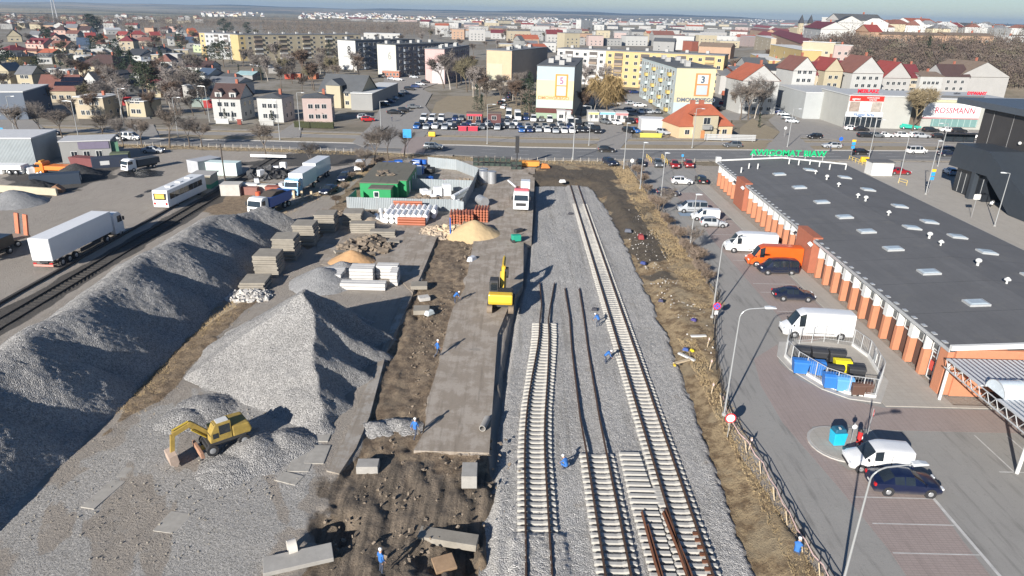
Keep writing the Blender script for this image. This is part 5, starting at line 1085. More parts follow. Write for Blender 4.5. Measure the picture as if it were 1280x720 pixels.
# ================================================================ PEOPLE
M_skin = M((.45, .27, .19), .6, var=.05); M_hair = M((.05, .035, .025), .8); M_workb = M((.03, .14, .42), .8, var=.15); M_workd = M((.05, .06, .09), .85, var=.15); M_helm = M((.75, .75, .72), .4); M_hiv = M((.75, .25, .03), .7)
def figure(pose):
    J = {'stand': dict(pel=(0, 0, .93), chest=(0, 0, 1.32), neck=(0, .01, 1.49), head=(.02, .01, 1.66), kL=(.04, .11, .50), aL=(-.02, .12, .09), tL=(.16, .13, .04), kR=(.02, -.11, .50), aR=(-.06, -.12, .09), tR=(.12, -.13, .04), eL=(-.02, .27, 1.14), wL=(.10, .27, .90), eR=(-.02, -.27, 1.14), wR=(.12, -.26, .92)),
         'walk': dict(pel=(0, 0, .92), chest=(.03, 0, 1.31), neck=(.04, 0, 1.48), head=(.07, 0, 1.65), kL=(.24, .10, .54), aL=(.30, .10, .12), tL=(.46, .11, .08), kR=(-.06, -.10, .50), aR=(-.38, -.10, .16), tR=(-.26, -.10, .04), eL=(-.14, .26, 1.12), wL=(-.12, .25, .88), eR=(.08, -.26, 1.12), wR=(.26, -.25, .96)),
         'bend': dict(pel=(-.15, 0, .90), chest=(.22, 0, 1.12), neck=(.36, 0, 1.20), head=(.50, 0, 1.22), kL=(.05, .13, .52), aL=(-.05, .15, .09), tL=(.13, .17, .04), kR=(.02, -.13, .50), aR=(-.12, -.15, .09), tR=(.06, -.17, .04), eL=(.38, .22, .84), wL=(.52, .16, .62), eR=(.38, -.22, .84), wR=(.54, -.16, .62)),
         'crouch': dict(pel=(-.12, 0, .40), chest=(.10, 0, .76), neck=(.20, 0, .90), head=(.32, 0, 1.02), kL=(.32, .16, .50), aL=(.06, .15, .09), tL=(.24, .17, .04), kR=(.26, -.16, .42), aR=(-.02, -.15, .09), tR=(.16, -.17, .04), eL=(.30, .24, .62), wL=(.50, .16, .42), eR=(.30, -.24, .60), wR=(.50, -.14, .40))}[pose]
    V = []; Ee = []; Rd = []
    def v(p, r): V.append(Vector(p)); Rd.append(r); return len(V)-1
    def e(a, b): Ee.append((a, b))
    pel = v(J['pel'], .15); mid = v((Vector(J['pel'])+Vector(J['chest']))/2, .135); ch = v(J['chest'], .16); nk = v(J['neck'], .06); hd0 = v(Vector(J['neck'])*.45+Vector(J['head'])*.55, .085); hd = v(Vector(J['head'])+Vector((0, 0, .03)), .095); e(pel, mid); e(mid, ch); e(ch, nk); e(nk, hd0); e(hd0, hd)
    nose = v(Vector(J['head'])+Vector((.105, 0, -.01)), .022); e(hd0, nose)
    for s, k, a, tt, el, w in ((1, 'kL', 'aL', 'tL', 'eL', 'wL'), (-1, 'kR', 'aR', 'tR', 'eR', 'wR')):
        h = v(Vector(J['pel'])+Vector((0, s*.10, -.07)), .095); kn = v(J[k], .065); an = v(J[a], .045); to = v(J[tt], .035); e(pel, h); e(h, kn); e(kn, an); e(an, to)
        sh = v(Vector(J['chest'])+Vector((0, s*.19, .08)), .062); ee = v(J[el], .042); ww = v(J[w], .027); d = (Vector(J[w])-Vector(J[el])).normalized(); pal = v(Vector(J[w])+d*.07, .03); e(ch, sh); e(sh, ee); e(ee, ww); e(ww, pal)
        sd = d.orthogonal().normalized()
        for f in range(4):
            o = sd*(f-1.5)*.021; Lf = (.068, .078, .074, .058)[f]; a1 = v(Vector(J[w])+d*.10+o, .0095); a2 = v(Vector(J[w])+d*(.10+Lf*.6)+o+Vector((.008, 0, -.004)), .0085); a3 = v(Vector(J[w])+d*(.10+Lf)+o+Vector((.022, 0, -.01)), .007); e(pal, a1); e(a1, a2); e(a2, a3)
        th = v(Vector(J[w])+d*.06+sd*.045, .010); th2 = v(Vector(J[w])+d*.10+sd*.058, .008); e(pal, th); e(th, th2)
    me = bpy.data.meshes.new('figure'); me.from_pydata([tuple(x) for x in V], Ee, []); o = bpy.data.objects.new('figure', me); col.objects.link(o)
    md = o.modifiers.new('skin', 'SKIN')
    for i, d_ in enumerate(me.skin_vertices[0].data): d_.radius = (Rd[i], Rd[i]); d_.use_root = (i == 0)
    sb = o.modifiers.new('sub', 'SUBSURF'); sb.levels = 1; sb.render_levels = 1
    m2 = bpy.data.meshes.new_from_object(o.evaluated_get(bpy.context.evaluated_depsgraph_get())); bpy.data.objects.remove(o)
    m2.polygons.foreach_set('use_smooth', [True]*len(m2.polygons)); hdz = J['neck']; 
    for m in (M_workb, M_skin, M_workd): m2.materials.append(m)
    wl_, wr_ = Vector(J['wL']), Vector(J['wR'])
    for p in m2.polygons:
        c = p.center
        if (c-Vector(J['head'])).length < .16 or (c-wl_).length < .10 and True or (c-wr_).length < .10: p.material_index = 1
        for w, el in (('wL', 'eL'), ('wR', 'eR')):
            d = (Vector(J[w])-Vector(J[el])).normalized()
            if (c-Vector(J[w])).dot(d) > -.01 and (c-Vector(J[w])).length < .25: p.material_index = 1
        if c.z < J['pel'][2]-.03 and p.material_index == 0 and c.z < .92 and abs((c-Vector(J['pel'])).x) < .5 and (c-Vector(J['chest'])).length > .42: p.material_index = 2
    return m2, J
FIG = {}
def person(px, py, pose, rz, label, z=0, helmet=True, top=None, legs=None):
    if pose not in FIG: FIG[pose] = figure(pose)
    me, J = FIG[pose]; me = me.copy()
    if top: me.materials[0] = top
    if legs: me.materials[2] = legs
    x, y, _ = G(px, py, z); t = thing('person', label, 'person', (x, y, z), rz)
    o = bpy.data.objects.new('body', me); col.objects.link(o); o.parent = t
    h = J['head']; MB().ball((h[0]-.01, h[1], h[2]+.075), .118, .8, 10, 6).build('helmet' if helmet else 'hair', M_helm if helmet else M_hair, t, smooth=True)
    for s in (-1, 1): MB().ball((h[0]+.088, s*.033, h[2]+.03), .013, 1, 6, 4).build('eye', M_hair, t)
    return t
person(547, 446, 'walk', .4, 'worker in blue walking with a tool on the slab road edge', .06)
person(747, 408, 'bend', 2.2, 'worker in blue standing bent between the tracks', -.65)
person(757, 454, 'bend', .2, 'worker in light blue bending low on the stone bed', -.65)
person(707, 587, 'crouch', 2.4, 'worker in blue crouching between the two nearer tracks', -.65)
person(519, 548, 'walk', 1.2, 'worker in blue walking at the lower end of slab road', 0)
person(477, 716, 'stand', .8, 'worker in blue standing at the bottom edge on brown soil', 0)
person(995, 694, 'crouch', 1.0, 'worker in blue crouching at the barrier tape posts', 0)
person(569, 379, 'bend', .5, 'worker in dark blue bending at the slab road edge', 0)
person(490, 149+3, 'stand', .8, 'pedestrian in black standing on the side street', .13, False, M_workd); person(862, 322, 'stand', .8, 'x', 0) and None
wipe([o for o in bpy.data.objects if o.get('label') == 'x' and o.name.startswith('person')][0])
person(1160, 236, 'walk', 1.5, 'pedestrian in dark coat walking on the forecourt by the sign mast', .06, False, M_workd)
person(1037, 190, 'walk', .1, 'pedestrian in dark clothes crossing behind the hall roof', .02, False, M_workd)
# bags and small things left on the stone and soil
def bag(px, py, c, label, s=.5, z=-.68, name='tool_bag', cat='bag'):
    x, y, _ = G(px, py, z); o = MB().box(0, 0, 0, s*1.6, s, s*.7, 0, None, .7).build(name, M(c, .8), bevel=s*.15, loc=(x, y, z), rz=px*.3); return tag(o, label, cat)
bag(713, 268, (.05, .05, .06), 'dark bag lying on the stone bed near the far end'); bag(743, 388, (.04, .04, .05), 'dark tool box lying between the tracks', .45)
bag(801, 298, (.25, .04, .04), 'dark red bundle lying on the brown soil bank', .9, 0); bag(785, 290, (.10, .11, .14), 'grey bundle lying on the dark soil bank', .7, 0)
bag(804, 330, (.04, .06, .20), 'dark blue bag on the brown soil bank', .5, 0); bag(826, 377, (.05, .05, .10), 'small dark blue bag on the brown bank', .4, 0)
bag(867, 401, (.05, .04, .18), 'blue and red bag beside the barrier tape', .4, 0); bag(857, 438, (.04, .08, .25), 'blue jacket thrown on the pale timber', .4, .1, 'jacket', 'jacket')
bag(865, 439, (.65, .5, .02), 'small yellow tool on the brown bank', .3, .05, 'yellow_tool', 'tool'); bag(843, 457, (.5, .35, .03), 'small yellow marker on the brown bank edge', .25, .05, 'marker', 'marker'); bag(703, 228, (.7, .7, .68), 'white sack at the top end of the stone bed', .8, 0, 'sack', 'sack')
bag(590, 326, (.5, .52, .56), 'pale grey plastic sheet in the trench left of slab road', .9, -.1, 'plastic_sheet', 'sheet'); bag(537, 393, (.55, .6, .6), 'pale rag beside the square concrete block', .7, 0, 'rag', 'rag')
# ================================================================ BRICK HALL
M_brick = NT('brown_brick'); _b = M_brick.node('TexBrick'); _b.inputs['Scale'].default_value = 1; _b.inputs['Brick Width'].default_value = .5; _b.inputs['Row Height'].default_value = .16; _b.inputs['Mortar Size'].default_value = .012
_b.inputs['Color1'].default_value = (.22, .085, .05, 1); _b.inputs['Color2'].default_value = (.17, .065, .04, 1); _b.inputs['Mortar'].default_value = (.24, .20, .17, 1)
_x, _y, _z = M_brick.xyz(); M_brick.l(M_brick.comb(M_brick.math('ADD', _x, _y), _z), _b.inputs['Vector']); M_brick = M_brick.out(M_brick.scalec(_b.outputs['Color'], M_brick.math('ADD', M_brick.math('MULTIPLY', M_brick.noise(.8, 4, .6), .5), .75)), .9)
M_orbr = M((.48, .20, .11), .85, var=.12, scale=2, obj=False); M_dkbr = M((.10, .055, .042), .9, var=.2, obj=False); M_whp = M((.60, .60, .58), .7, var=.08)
M_felt = NT('roof_felt'); _x, _y, _z = M_felt.xyz(); _s = M_felt.math('PINGPONG', _x, .5); _ln = M_felt.ramp(_s, .0, .03)
_n = M_felt.noise(.18, 5, .65); _n2 = M_felt.noise(3.5, 4, .7); _lane = M_felt.noise(1, 2, .5, M_felt.comb(M_felt.math('FLOOR', _x), M_felt.math('MULTIPLY', _y, .05)))
_c = M_felt.mix(_n, (.082, .083, .087), (.13, .131, .135)); _c = M_felt.scalec(_c, M_felt.math('ADD', M_felt.math('MULTIPLY', _ln, .22), M_felt.math('ADD', .68, M_felt.math('MULTIPLY', _lane, .42)))); _c = M_felt.scalec(_c, M_felt.math('ADD', M_felt.math('MULTIPLY', _n2, .3), .82)); _c = M_felt.mix(M_felt.math('MULTIPLY', M_felt.ramp(M_felt.noise(.35, 4, .65), .58, .64), .35), _c, (.14, .138, .132)); _v = M_felt.math('PINGPONG', _y, 3.7); _c = M_felt.mix(M_felt.math('SUBTRACT', 1.0, M_felt.ramp(_v, .0, .06)), _c, (.05, .05, .052)); M_felt = M_felt.out(_c, .9)
HX0, HX1, HY0, HY1 = 37.2, 62.0, 51.7, 131.4; HR = 49.6; HE, HP = 4.5, 5.4
hall = thing('brick_hall', 'long low brick market hall with dark felt roof and skylights', 'hall', ((HX0+HX1)/2, (HY0+HY1)/2, 0)); hx, hy = hall.location[:2]; hall.rotation_euler.z = R_(-1.2); hall.location.x += .83
def HL(b, name, mat, par=hall, **k):
    b.v = [(v[0]-hx, v[1]-hy, v[2]) for v in b.v]; return b.build(name, mat, par, **k)
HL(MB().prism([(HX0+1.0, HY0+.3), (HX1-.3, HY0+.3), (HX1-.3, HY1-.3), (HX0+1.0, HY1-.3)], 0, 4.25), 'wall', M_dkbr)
b = MB(); b.cur = 0
b.add([(HX0, HY0, HE), (HR, HY0, HP), (HR, HY1, HP), (HX0, HY1, HE), (HX1, HY0, HE), (HX1, HY1, HE)], [(0, 1, 2, 3), (1, 4, 5, 2)])
b.add([(HX0, HY0, HE-.3), (HR, HY0, HP-.3), (HR, HY1, HP-.3), (HX0, HY1, HE-.3), (HX1, HY0, HE-.3), (HX1, HY1, HE-.3)], [(3, 2, 1, 0), (2, 5, 4, 1)])
HL(b, 'roof', M_felt, fix=False)
b = MB(); b.box(HX0-.02, (HY0+HY1)/2, HE-.32, .12, HY1-HY0, .3); b.box(HX1+.02, (HY0+HY1)/2, HE-.32, .12, HY1-HY0, .3); HL(b, 'eaves_trim', M_gal)
for (xa, za, xb, zb) in ((HX0, HE, HR, HP), (HR, HP, HX1, HE)):
    HL(MB().beam((xa, HY1, za+.06), (xb, HY1, zb+.06), .35, .34), 'parapet', M_whp); HL(MB().beam((xa, HY0, za+.12), (xb, HY0, zb+.12), .35, .42), 'parapet', M_whp)
HL(MB().box(HX0+.3, HY1, HE-.3, .9, .9, 1.1), 'parapet_block', M_whp)
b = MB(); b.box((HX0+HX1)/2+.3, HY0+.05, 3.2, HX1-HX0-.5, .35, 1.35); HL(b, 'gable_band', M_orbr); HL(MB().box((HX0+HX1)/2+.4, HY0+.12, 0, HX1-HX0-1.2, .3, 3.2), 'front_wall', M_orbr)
# bays of the west facade
ys = np.arange(53.2, 131, 2.48); k_ = 0
for i, y in enumerate(ys):
    y = float(y)
    if 111.5 < y < 117.5 or 81.5 < y < 87.5: continue
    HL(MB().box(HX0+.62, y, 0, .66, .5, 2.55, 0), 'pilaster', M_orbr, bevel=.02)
    wide = i % 2 == 0
    HL(MB().box(HX0+.60, y, 2.55, .66, .70 if wide else .2, 1.65, 0), 'upper_pier', M_whp, bevel=.02)
    if i < len(ys)-1 and not (109 < y < 117.5) and not (79.5 < y < 87.5):
        w = HL(MB().box(HX0+.94, y+1.24, 2.6, .1, 1.72, 1.6), 'window', M_cglass)
        f = MB(); [f.box(HX0+.86, y+1.24+s, 2.6, .06, .09, 1.6) for s in (-.86, 0, .86)]; [f.box(HX0+.86, y+1.24, z, .06, 1.76, .10) for z in (2.6, 3.4, 4.1)]; HL(f, 'frame', M_whp, w)
for y in (114.3, 84.6): HL(MB().box(HX0+.5, y, 0, 1.2, 5.4, 4.75), 'brick_block', M((.34, .115, .065), .85, var=.15, obj=False), bevel=.03)
HL(MB().box(HX0+.6, HY0+.75, 0, 1.1, 1.2, 4.15), 'corner_pier', M_orbr, bevel=.03)
d = HL(MB().box(HX0+.94, HY0+2.6, 0, .1, 1.7, 2.9), 'door', M_cglass); f = MB(); [f.box(HX0+.86, HY0+2.6+s, 0, .07, .08, 2.9) for s in (-.84, 0, .84)]; [f.box(HX0+.86, HY0+2.6, z, .07, 1.7, .08) for z in (0, 1.3, 2.2, 2.86)]; HL(f, 'frame', M_whp, d); HL(MB().box(HX0+.84, HY0+3.05, .9, .04, .6, .9), 'poster', M((.55, .08, .06), .6), d)
HL(MB().box(39.6, HY0-.12, 1.8, .7, .12, 1.0), 'red_box', M((.60, .01, .01), .5), bevel=.03)
for y in (118.2, 112.0, 88.2, 82.0): HL(MB().rod((HX0-.5, y, 3.7), (HX0-.2, y, 4.0), .35, .32, 12), 'wall_dish', M_whp)
# skylights and roof vents
M_sky = NT('skylight_dome'); _n = M_sky.noise(3, 3, .5); M_sky = M_sky.out(M_sky.mix(_n, (.30, .36, .40), (.44, .50, .54)), .25)
def roofz(x): return HE+(HP-HE)*(1-abs(x-HR)/(HR-HX0 if x < HR else HX1-HR))
for x, yl in ((44.6, [117.8, 108.1, 98.9, 90.9, 84.2, 77.2, 69.3, 60.8]), (55.6, [117.1, 108.2, 98.0, 89.9, 83.3, 77.2, 69.2, 60.8]), (51.0, [121.0, 85.6])):
    for y in yl:
        z = roofz(x); sl = math.atan((HP-HE)/(HR-HX0))*(1 if x < HR else -1)
        cb = MB().box(0, 0, -.1, 1.95, 1.45, .30).build('skylight', M_gal, hall); cb.location = (x-hx, y-hy, z); cb.rotation_euler = (0, -sl, 0)
        dm = MB().box(0, 0, .2, 1.8, 1.3, .09, 0, None, .75).build('dome', M_sky, cb, bevel=.03)
def vent(x, y, kind):
    z = roofz(x)-.02; b = MB()
    if kind == 'cap': b.rod((0, 0, 0), (0, 0, .55), .13); b.rod((0, 0, .5), (0, 0, .62), .42, .40, 12); b.rod((0, 0, .62), (0, 0, .85), .38, .12, 12)
    elif kind == 'ball': b.rod((0, 0, 0), (0, 0, .45), .18); b.ball((0, 0, .72), .42, .72, 12, 8)
    else: b.rod((0, 0, 0), (0, 0, 1.15), .15, None, 10)
    b.v = [(v[0]*.8+x-hx, v[1]*.8+y-hy, v[2]*.85+z) for v in b.v]; b.build('roof_vent', M_whp, hall, smooth=True)
for px, py, kd in ((1015, 218, 'cap'), (1029.5, 225, 'ball'), (1045, 234, 'cap'), (1070, 248, 'cap'), (1080, 252, 'ball'), (1110, 270, 'cap'), (1163, 299, 'ball'), (1178, 308, 'cap'), (1226, 333, 'ball'), (1264, 356, 'cap'), (932, 208, 'pipe'), (923, 212, 'pipe'), (943, 209, 'pipe'), (981, 206, 'pipe'), (993, 207, 'pipe'), (1007, 205, 'pipe'), (1019, 207, 'pipe'), (1032, 210, 'pipe'), (1052, 208, 'pipe')):
    x, y, _ = G(px, py, 5.2); vent(x-.83, min(y, 130), kd)
b = MB()
for y in np.arange(53, 131, 1.7): b.box(HX0+.25, y, HE+.03, .35, .5, .06)
HL(b, 'gutter_brackets', M_gal)
# rooftop sign facing the road
M_gsign = M((.01, .42, .16), .45, var=.05)
sgn = thing('rooftop_sign', 'green letter sign on a white frame along the hall roof end', 'sign', (52.4, 131.6, 5.2)); 
textobj('AWIGOMAT BIAW', 1.55, M_gsign, sgn, 'letters', .08, (0, 0, .65), bold=.04, sx=1.12)
b = MB(); b.box(0, .1, .55, 14.4, .06, .08); [b.box(x, .1, -.6, .07, .07, 1.9) for x in (-6.8, -3.4, 0, 3.4, 6.8)]; b.build('frame', M_whp, sgn)

# canopy in front of the hall
cn = thing('steel_canopy', 'white corrugated steel canopy with barrel skylight before the hall', 'canopy', (36.6, 51, 0))
M_cor = NT('corrugated_roof'); _x, _y, _z = M_cor.xyz(); _w = M_cor.math('SINE', M_cor.math('MULTIPLY', _x, 15.0)); M_cor.bump(_w, 1.0, .08); M_cor = M_cor.out(M_cor.scalec((.60, .61, .62), M_cor.math('ADD', M_cor.math('MULTIPLY', M_cor.noise(.7, 5, .7), .4), .76)), .4, .2)
cz = 4.1
b = MB(); b.quad((-.2, -1.15, cz), (26, -1.15, cz), (26, .1, cz+.12), (-.2, .1, cz+.12)); 
cp = MB(); cp.prism([(-.3, -.2), (26, -.2), (26, -4.6), (-.3, -4.6)], cz, cz+.1); cp.prism([(-.3, -6.6), (26, -6.6), (26, -13), (-.3, -13)], cz, cz+.1); cp.build('roof_sheet', M_cor, cn)
bt = MB(); n = 12
for i in range(n):
    a0, a1 = math.pi*i/n, math.pi*(i+1)/n; f = lambda a, x, r=1.05: (x, -5.6+r*math.cos(a), cz+.1+r*.85*math.sin(a))
    bt.quad(f(a0, .2), f(a1, .2), f(a1, 26), f(a0, 26))
bt.add([(.2, -5.6+1.05*math.cos(math.pi*i/n), cz+.1+1.05*.85*math.sin(math.pi*i/n)) for i in range(n+1)], [tuple(range(n+1))]); bo = bt.build('barrel_skylight', M((.58, .64, .68), .25, var=.3, scale=.8), cn, smooth=True)
rb = MB()
for x in np.arange(.2, 26, 1.9):
    for i in range(n):
        a0, a1 = math.pi*i/n, math.pi*(i+1)/n; f = lambda a: (x, -5.6+1.08*math.cos(a), cz+.1+1.08*.85*math.sin(a)); rb.rod(f(a0), f(a1), .035, None, 4)
rb.build('ribs', M_gal, bo)
tr = MB()
for x in (-.3,):
    tr.rod((x, -.2, cz+.05), (x, -13, cz+.05), .045); tr.rod((x, -.2, cz-.7), (x, -13, cz-.7), .06)
    for k in range(12): y = -.2-k*1.06; tr.rod((x, y, cz+.05), (x, y-.53, cz-.7), .035); tr.rod((x, y-.53, cz-.7), (x, y-1.06, cz+.05), .035)
for y in (-1.2, -12.6): 
    tr.rod((-.3, y, cz-.7), (26, y, cz-.7), .06)
    for k in range(14): x = k*1.8-.3; tr.rod((x, y, cz), (x+.9, y, cz-.7), .035); tr.rod((x+.9, y, cz-.7), (x+1.8, y, cz), .035)
tr.build('truss', M_gal, cn)
for (x, y) in ((.35, .2), (.2, -9.9), (9, .2), (9, -9.9)): MB().rod((x, y, 0), (x, y, cz-.6), .13, None, 12).build('column', M_whp, cn)
ms = thing('market_stand', 'dark metal rack standing before the orange end wall', 'rack', (42.5, 50.6, .05)); b = MB(); [b.rod((x, y, 0), (x, y, .9), .04) for x in (-1.8, -.9, 0, .9, 1.8) for y in (-.35, .35)]; b.box(0, 0, .88, 3.9, .9, .07); b.build('frame', M_black, ms)

# ================================================================ DARK BUILDING
M_clad = NT('dark_cladding'); _x, _y, _z = M_clad.xyz(); _p = M_clad.math('PINGPONG', M_clad.math('ADD', _x, _y), .15); M_clad.bump(_p, .6, .05); M_clad = M_clad.out(M_clad.scalec((.055, .052, .052), M_clad.math('ADD', M_clad.math('MULTIPLY', M_clad.noise(.4, 4, .6), .5), .75)), .5, .2)
M_clad2 = M((.045, .055, .068), .5, .2, var=.15, obj=False)
db = thing('dark_commercial_building', 'tall dark grey clad commercial building with overhanging flat roof', 'building', (100, 118, 0))
MB().prism([(-9.5, 18), (-9.5, -6), (-13, -40), (30, -40), (30, 18)], 0, 15.2).build('wall', M_clad, db)
MB().prism([(-10.6, 25.5), (-10.6, -6), (-14, -42), (32, -42), (32, 25.5)], 15.2, 16.3).build('roof', M((.085, .10, .12), .5, .2), db); MB().box(5, 5, 16.3, 12, 14, .35).build('roof_panel', M((.12, .14, .16), .4, .3), db)
for y in (14.8, 9.3, 3.5): MB().box(-9.55, y, .2, .05, .07, 14.9).build('cladding_joint', M((.25, .25, .25), .6), db)
for z in (10.5, 8.2): MB().ball((-9.75, 5.8, z), .3).build('wall_lamp', M_whp, db, smooth=True)
# stair block in front, its roof and soffit falling towards the camera
st_ = [(14.4, 4.7), (13.5, 9.1), (4.2, 9.2), (-7.6, 3.8), (-9.5, 3.6), (-9.5, .1), (-5.0, .1), (3.0, 5.0)]
b = MB(); n = len(st_); o_ = [(-16, y, z) for y, z in st_]+[(-9.45, y, z) for y, z in st_]
b.add(o_, [tuple(range(n)), tuple(range(2*n-1, n-1, -1))]+[(i, n+i, n+(i+1) % n, (i+1) % n) for i in range(n)]); b.build('stair_enclosure', M_clad2, db)
MB().prism([(-14.8, 13.2), (-14.8, 4), (-9.45, 4), (-9.45, 13.2)], .0, 4.75).build('entrance_block', M((.03, .035, .042), .35, .2), db)
for k in range(5): MB().box(-14.84, 5+k*1.7, .2, .05, .08, 3.8).build('entrance_frame', M_gal, db)
MB().box(-15.6, 6.5, 0, .9, .9, 5.2).build('pier', M_clad2, db)
for nm, c, px, py, lb in (('parked_motor_scooter', WHITE, 1239, 258, 'white covered motorbike at the foot of the dark stair block'),):
    x, y, _ = G(px, py); t = thing(nm, lb, 'motorbike', (x, y, .05), .8); MB().box(0, 0, .35, 1.5, .5, .55).build('body', paint(c), t, bevel=.15); [MB().rod((sx*.65, -.06, .3), (sx*.65, .06, .3), .3, None, 12).build('wheel', M_tyre, t) for sx in (-1, 1)]; MB().rod((.5, -.35, 1.0), (.5, .35, 1.0), .03).build('handlebar', M_black, t)
wh = thing('small_white_hut', 'small white kiosk hut with dark flat roof behind the hall', 'hut', (*G(1097, 218)[:2], .05), .0); MB().box(0, 0, 0, 4.4, 3.0, 2.7).build('wall', M_whp, wh); MB().box(0, 0, 2.7, 4.8, 3.4, .2).build('roof', M_felt, wh)
tag(MB().box(0, 0, 0, 1.8, .8, 1.2).build('grit_bin', M((.70, .42, .03), .5), bevel=.2, loc=(*G(1080, 203)[:2], .1)), 'yellow grit bin beside the road behind the hall', 'bin'); tag(MB().box(0, 0, 0, 1.8, .8, 1.2).build('grit_bin', M((.70, .42, .03), .5), bevel=.2, loc=(*G(540, 171)[:2], .1)), 'yellow grit bin beside the road near dealer cars', 'bin')
tag(rubble('shrubs', 'low dark green shrubs beside the red car', *G(1103, 217)[:2], 2.0, 1.0, 90, .2, .5, M((.03, .06, .02), .9), 'shrub', hmax=.5), kind='stuff')
def barrier(pts, label, mat, g='yellow tubular barriers', h=1.0, z=0, name='tubular_barrier', step=1.6):
    t = thing(name, label, 'barrier', (*pts[0], z), 0, g); o = pts[0]
    for a, b_ in zip(pts, pts[1:]):
        a = (a[0]-o[0], a[1]-o[1]); b_ = (b_[0]-o[0], b_[1]-o[1]); L = math.hypot(b_[0]-a[0], b_[1]-a[1]); n = max(1, round(L/step)); q = MB()
        for z_ in (h, h*.5): q.rod((*a, z_), (*b_, z_), .045)
        q.build('rail', mat, t); q = MB(); [q.rod((a[0]+(b_[0]-a[0])*i/n, a[1]+(b_[1]-a[1])*i/n, 0), (a[0]+(b_[0]-a[0])*i/n, a[1]+(b_[1]-a[1])*i/n, h), .045) for i in range(n+1)]; q.build('post', mat, t)
M_ybar = M((.72, .52, .12), .5, var=.1)
barrier([G(1061, 200)[:2], G(1086, 210)[:2], G(1100, 216)[:2]], 'yellow barrier along the pavement behind the hall', M_ybar); barrier([G(1123, 229)[:2], G(1133, 232)[:2]], 'short yellow barrier near the sign mast on the forecourt', M_ybar)
barrier([G(808, 198)[:2], G(814, 204)[:2]], 'short yellow barrier left of the car park entrance', M_ybar); barrier([G(827, 198)[:2], G(834, 206)[:2]], 'short yellow barrier right of the car park entrance', M_ybar)

# ================================================================ BIN YARD
bf = thing('bin_yard_fence', 'grey mesh fence on a pale kerb round the waste bins', 'fence', (30.5, 56.5, 0)); ring_pts = [(x-30.5, y-56.5) for x, y in TR]
for i, (a, b_) in enumerate(zip(ring_pts, ring_pts[1:]+ring_pts[:1])):
    if i <= 7: MB().beam((*a, .2), (*b_, .2), .18, .28).build('kerb_wall', M_whp, bf)
    q = MB(); L = math.hypot(b_[0]-a[0], b_[1]-a[1]); n = max(1, round(L/1.3)); hh = 1.85
    for j in range(n): q.rod((a[0]+(b_[0]-a[0])*j/n, a[1]+(b_[1]-a[1])*j/n, 0), (a[0]+(b_[0]-a[0])*j/n, a[1]+(b_[1]-a[1])*j/n, hh), .045)
    q.build('post', M_gal, bf)
    q = MB(); q.rod((*a, hh), (*b_, hh), .03); q.rod((*a, .45), (*b_, .45), .02)
    m_ = int(L/.22)
    for j in range(m_): t_ = (j+.5)/m_; q.rod((a[0]+(b_[0]-a[0])*t_, a[1]+(b_[1]-a[1])*t_, .35), (a[0]+(b_[0]-a[0])*t_, a[1]+(b_[1]-a[1])*t_, hh), .008, None, 3)
    q.build('mesh_panel', M_gal, bf)
def bin4(x, y, body, lid, label, w=1.35, d=1.0, h=1.05, rz=0, z=.1, open_=False):
    t = thing('waste_bin', label, 'waste bin', (x, y, z), rz, 'waste bins in the fenced bin yard'); 
    MB().box(0, 0, h+.1, -w, d, -h, 0, None, .82).build('body', body, t, bevel=.04); bl_ = MB(); n = 8
    prof = [(-d/2-.03, h+.1), (-d/2, h+.2), (-d/4, h+.34), (d/4, h+.34), (d/2, h+.2), (d/2+.03, h+.1)]
    bl_.hull_ext(prof, -w/2-.02, w/2+.02); bl_.v = [(v[1], v[0], v[2]) for v in bl_.v]; bl_.build('lid', lid, t, bevel=.03)
    for sx in (-1, 1):
        for sy in (-1, 1): MB().rod((sx*w*.36-.04, sy*d*.34, .08), (sx*w*.36+.04, sy*d*.34, .08), .08, None, 8).build('wheel', M_tyre, t)
M_bblue = M((.03, .16, .48), .45, var=.12); M_bblk = M((.035, .036, .04), .5, var=.12); M_byel = M((.80, .68, .02), .45, var=.08); M_bbrn = M((.10, .055, .04), .55, var=.12); M_lblue = M((.10, .30, .62), .45, var=.12)
for px, py, m1_, m2_, lb, w, d in ((999, 463, M_bblue, M_bblue, 'blue bin leftmost in the front of the bin yard', 1.35, 1.1), (1019, 465, M_bblue, M_bblue, 'blue bin second from the left with a loose lid', 1.4, 1.1), (1036, 481, M_bblue, M_bblue, 'blue bin in front of the yellow bin', 1.2, 1.1), (1053, 485, M_lblue, M_lblue, 'lighter blue bin beside the brown bins', 1.4, 1.1), (1051, 464, M_byel, M_byel, 'bright yellow bin in the middle of the bin yard', 1.4, 1.2),
    (1000, 448, M_bblk, M_bblk, 'black bin behind the leftmost blue bin', 1.4, 1.0), (1022, 450, M_bblk, M_bblk, 'black bin with pale bag behind the second blue bin', 1.4, 1.0), (1044, 452, M_bblk, M_bblk, 'black bin behind the yellow bin', 1.4, 1.0), (1068, 472, M_bblk, M_bblk, 'black bin right of the yellow bin', 1.4, 1.0), (1042, 471, M_bblk, M_bblk, 'black bin between yellow and front blue bins', 1.4, .8)):
    x, y, _ = G(px, py, .3); bin4(x, y, m1_, m2_, lb, w, d, rz=-.15)
for k, px in enumerate((1067, 1075, 1084)): x, y, _ = G(px, 492, .2); bin4(x, y, M_bbrn, M_bbrn, 'brown wheelie bin %s of three beside the kerb' % ['left', 'middle', 'right'][k], .6, .7, .85, -.1)
tag(MB().box(0, 0, 0, .7, .05, .9).build('notice_board', M_whp, loc=(33.6, 56.2, 1.0), rz=1.3), 'white notice board on the bin yard fence', 'notice')
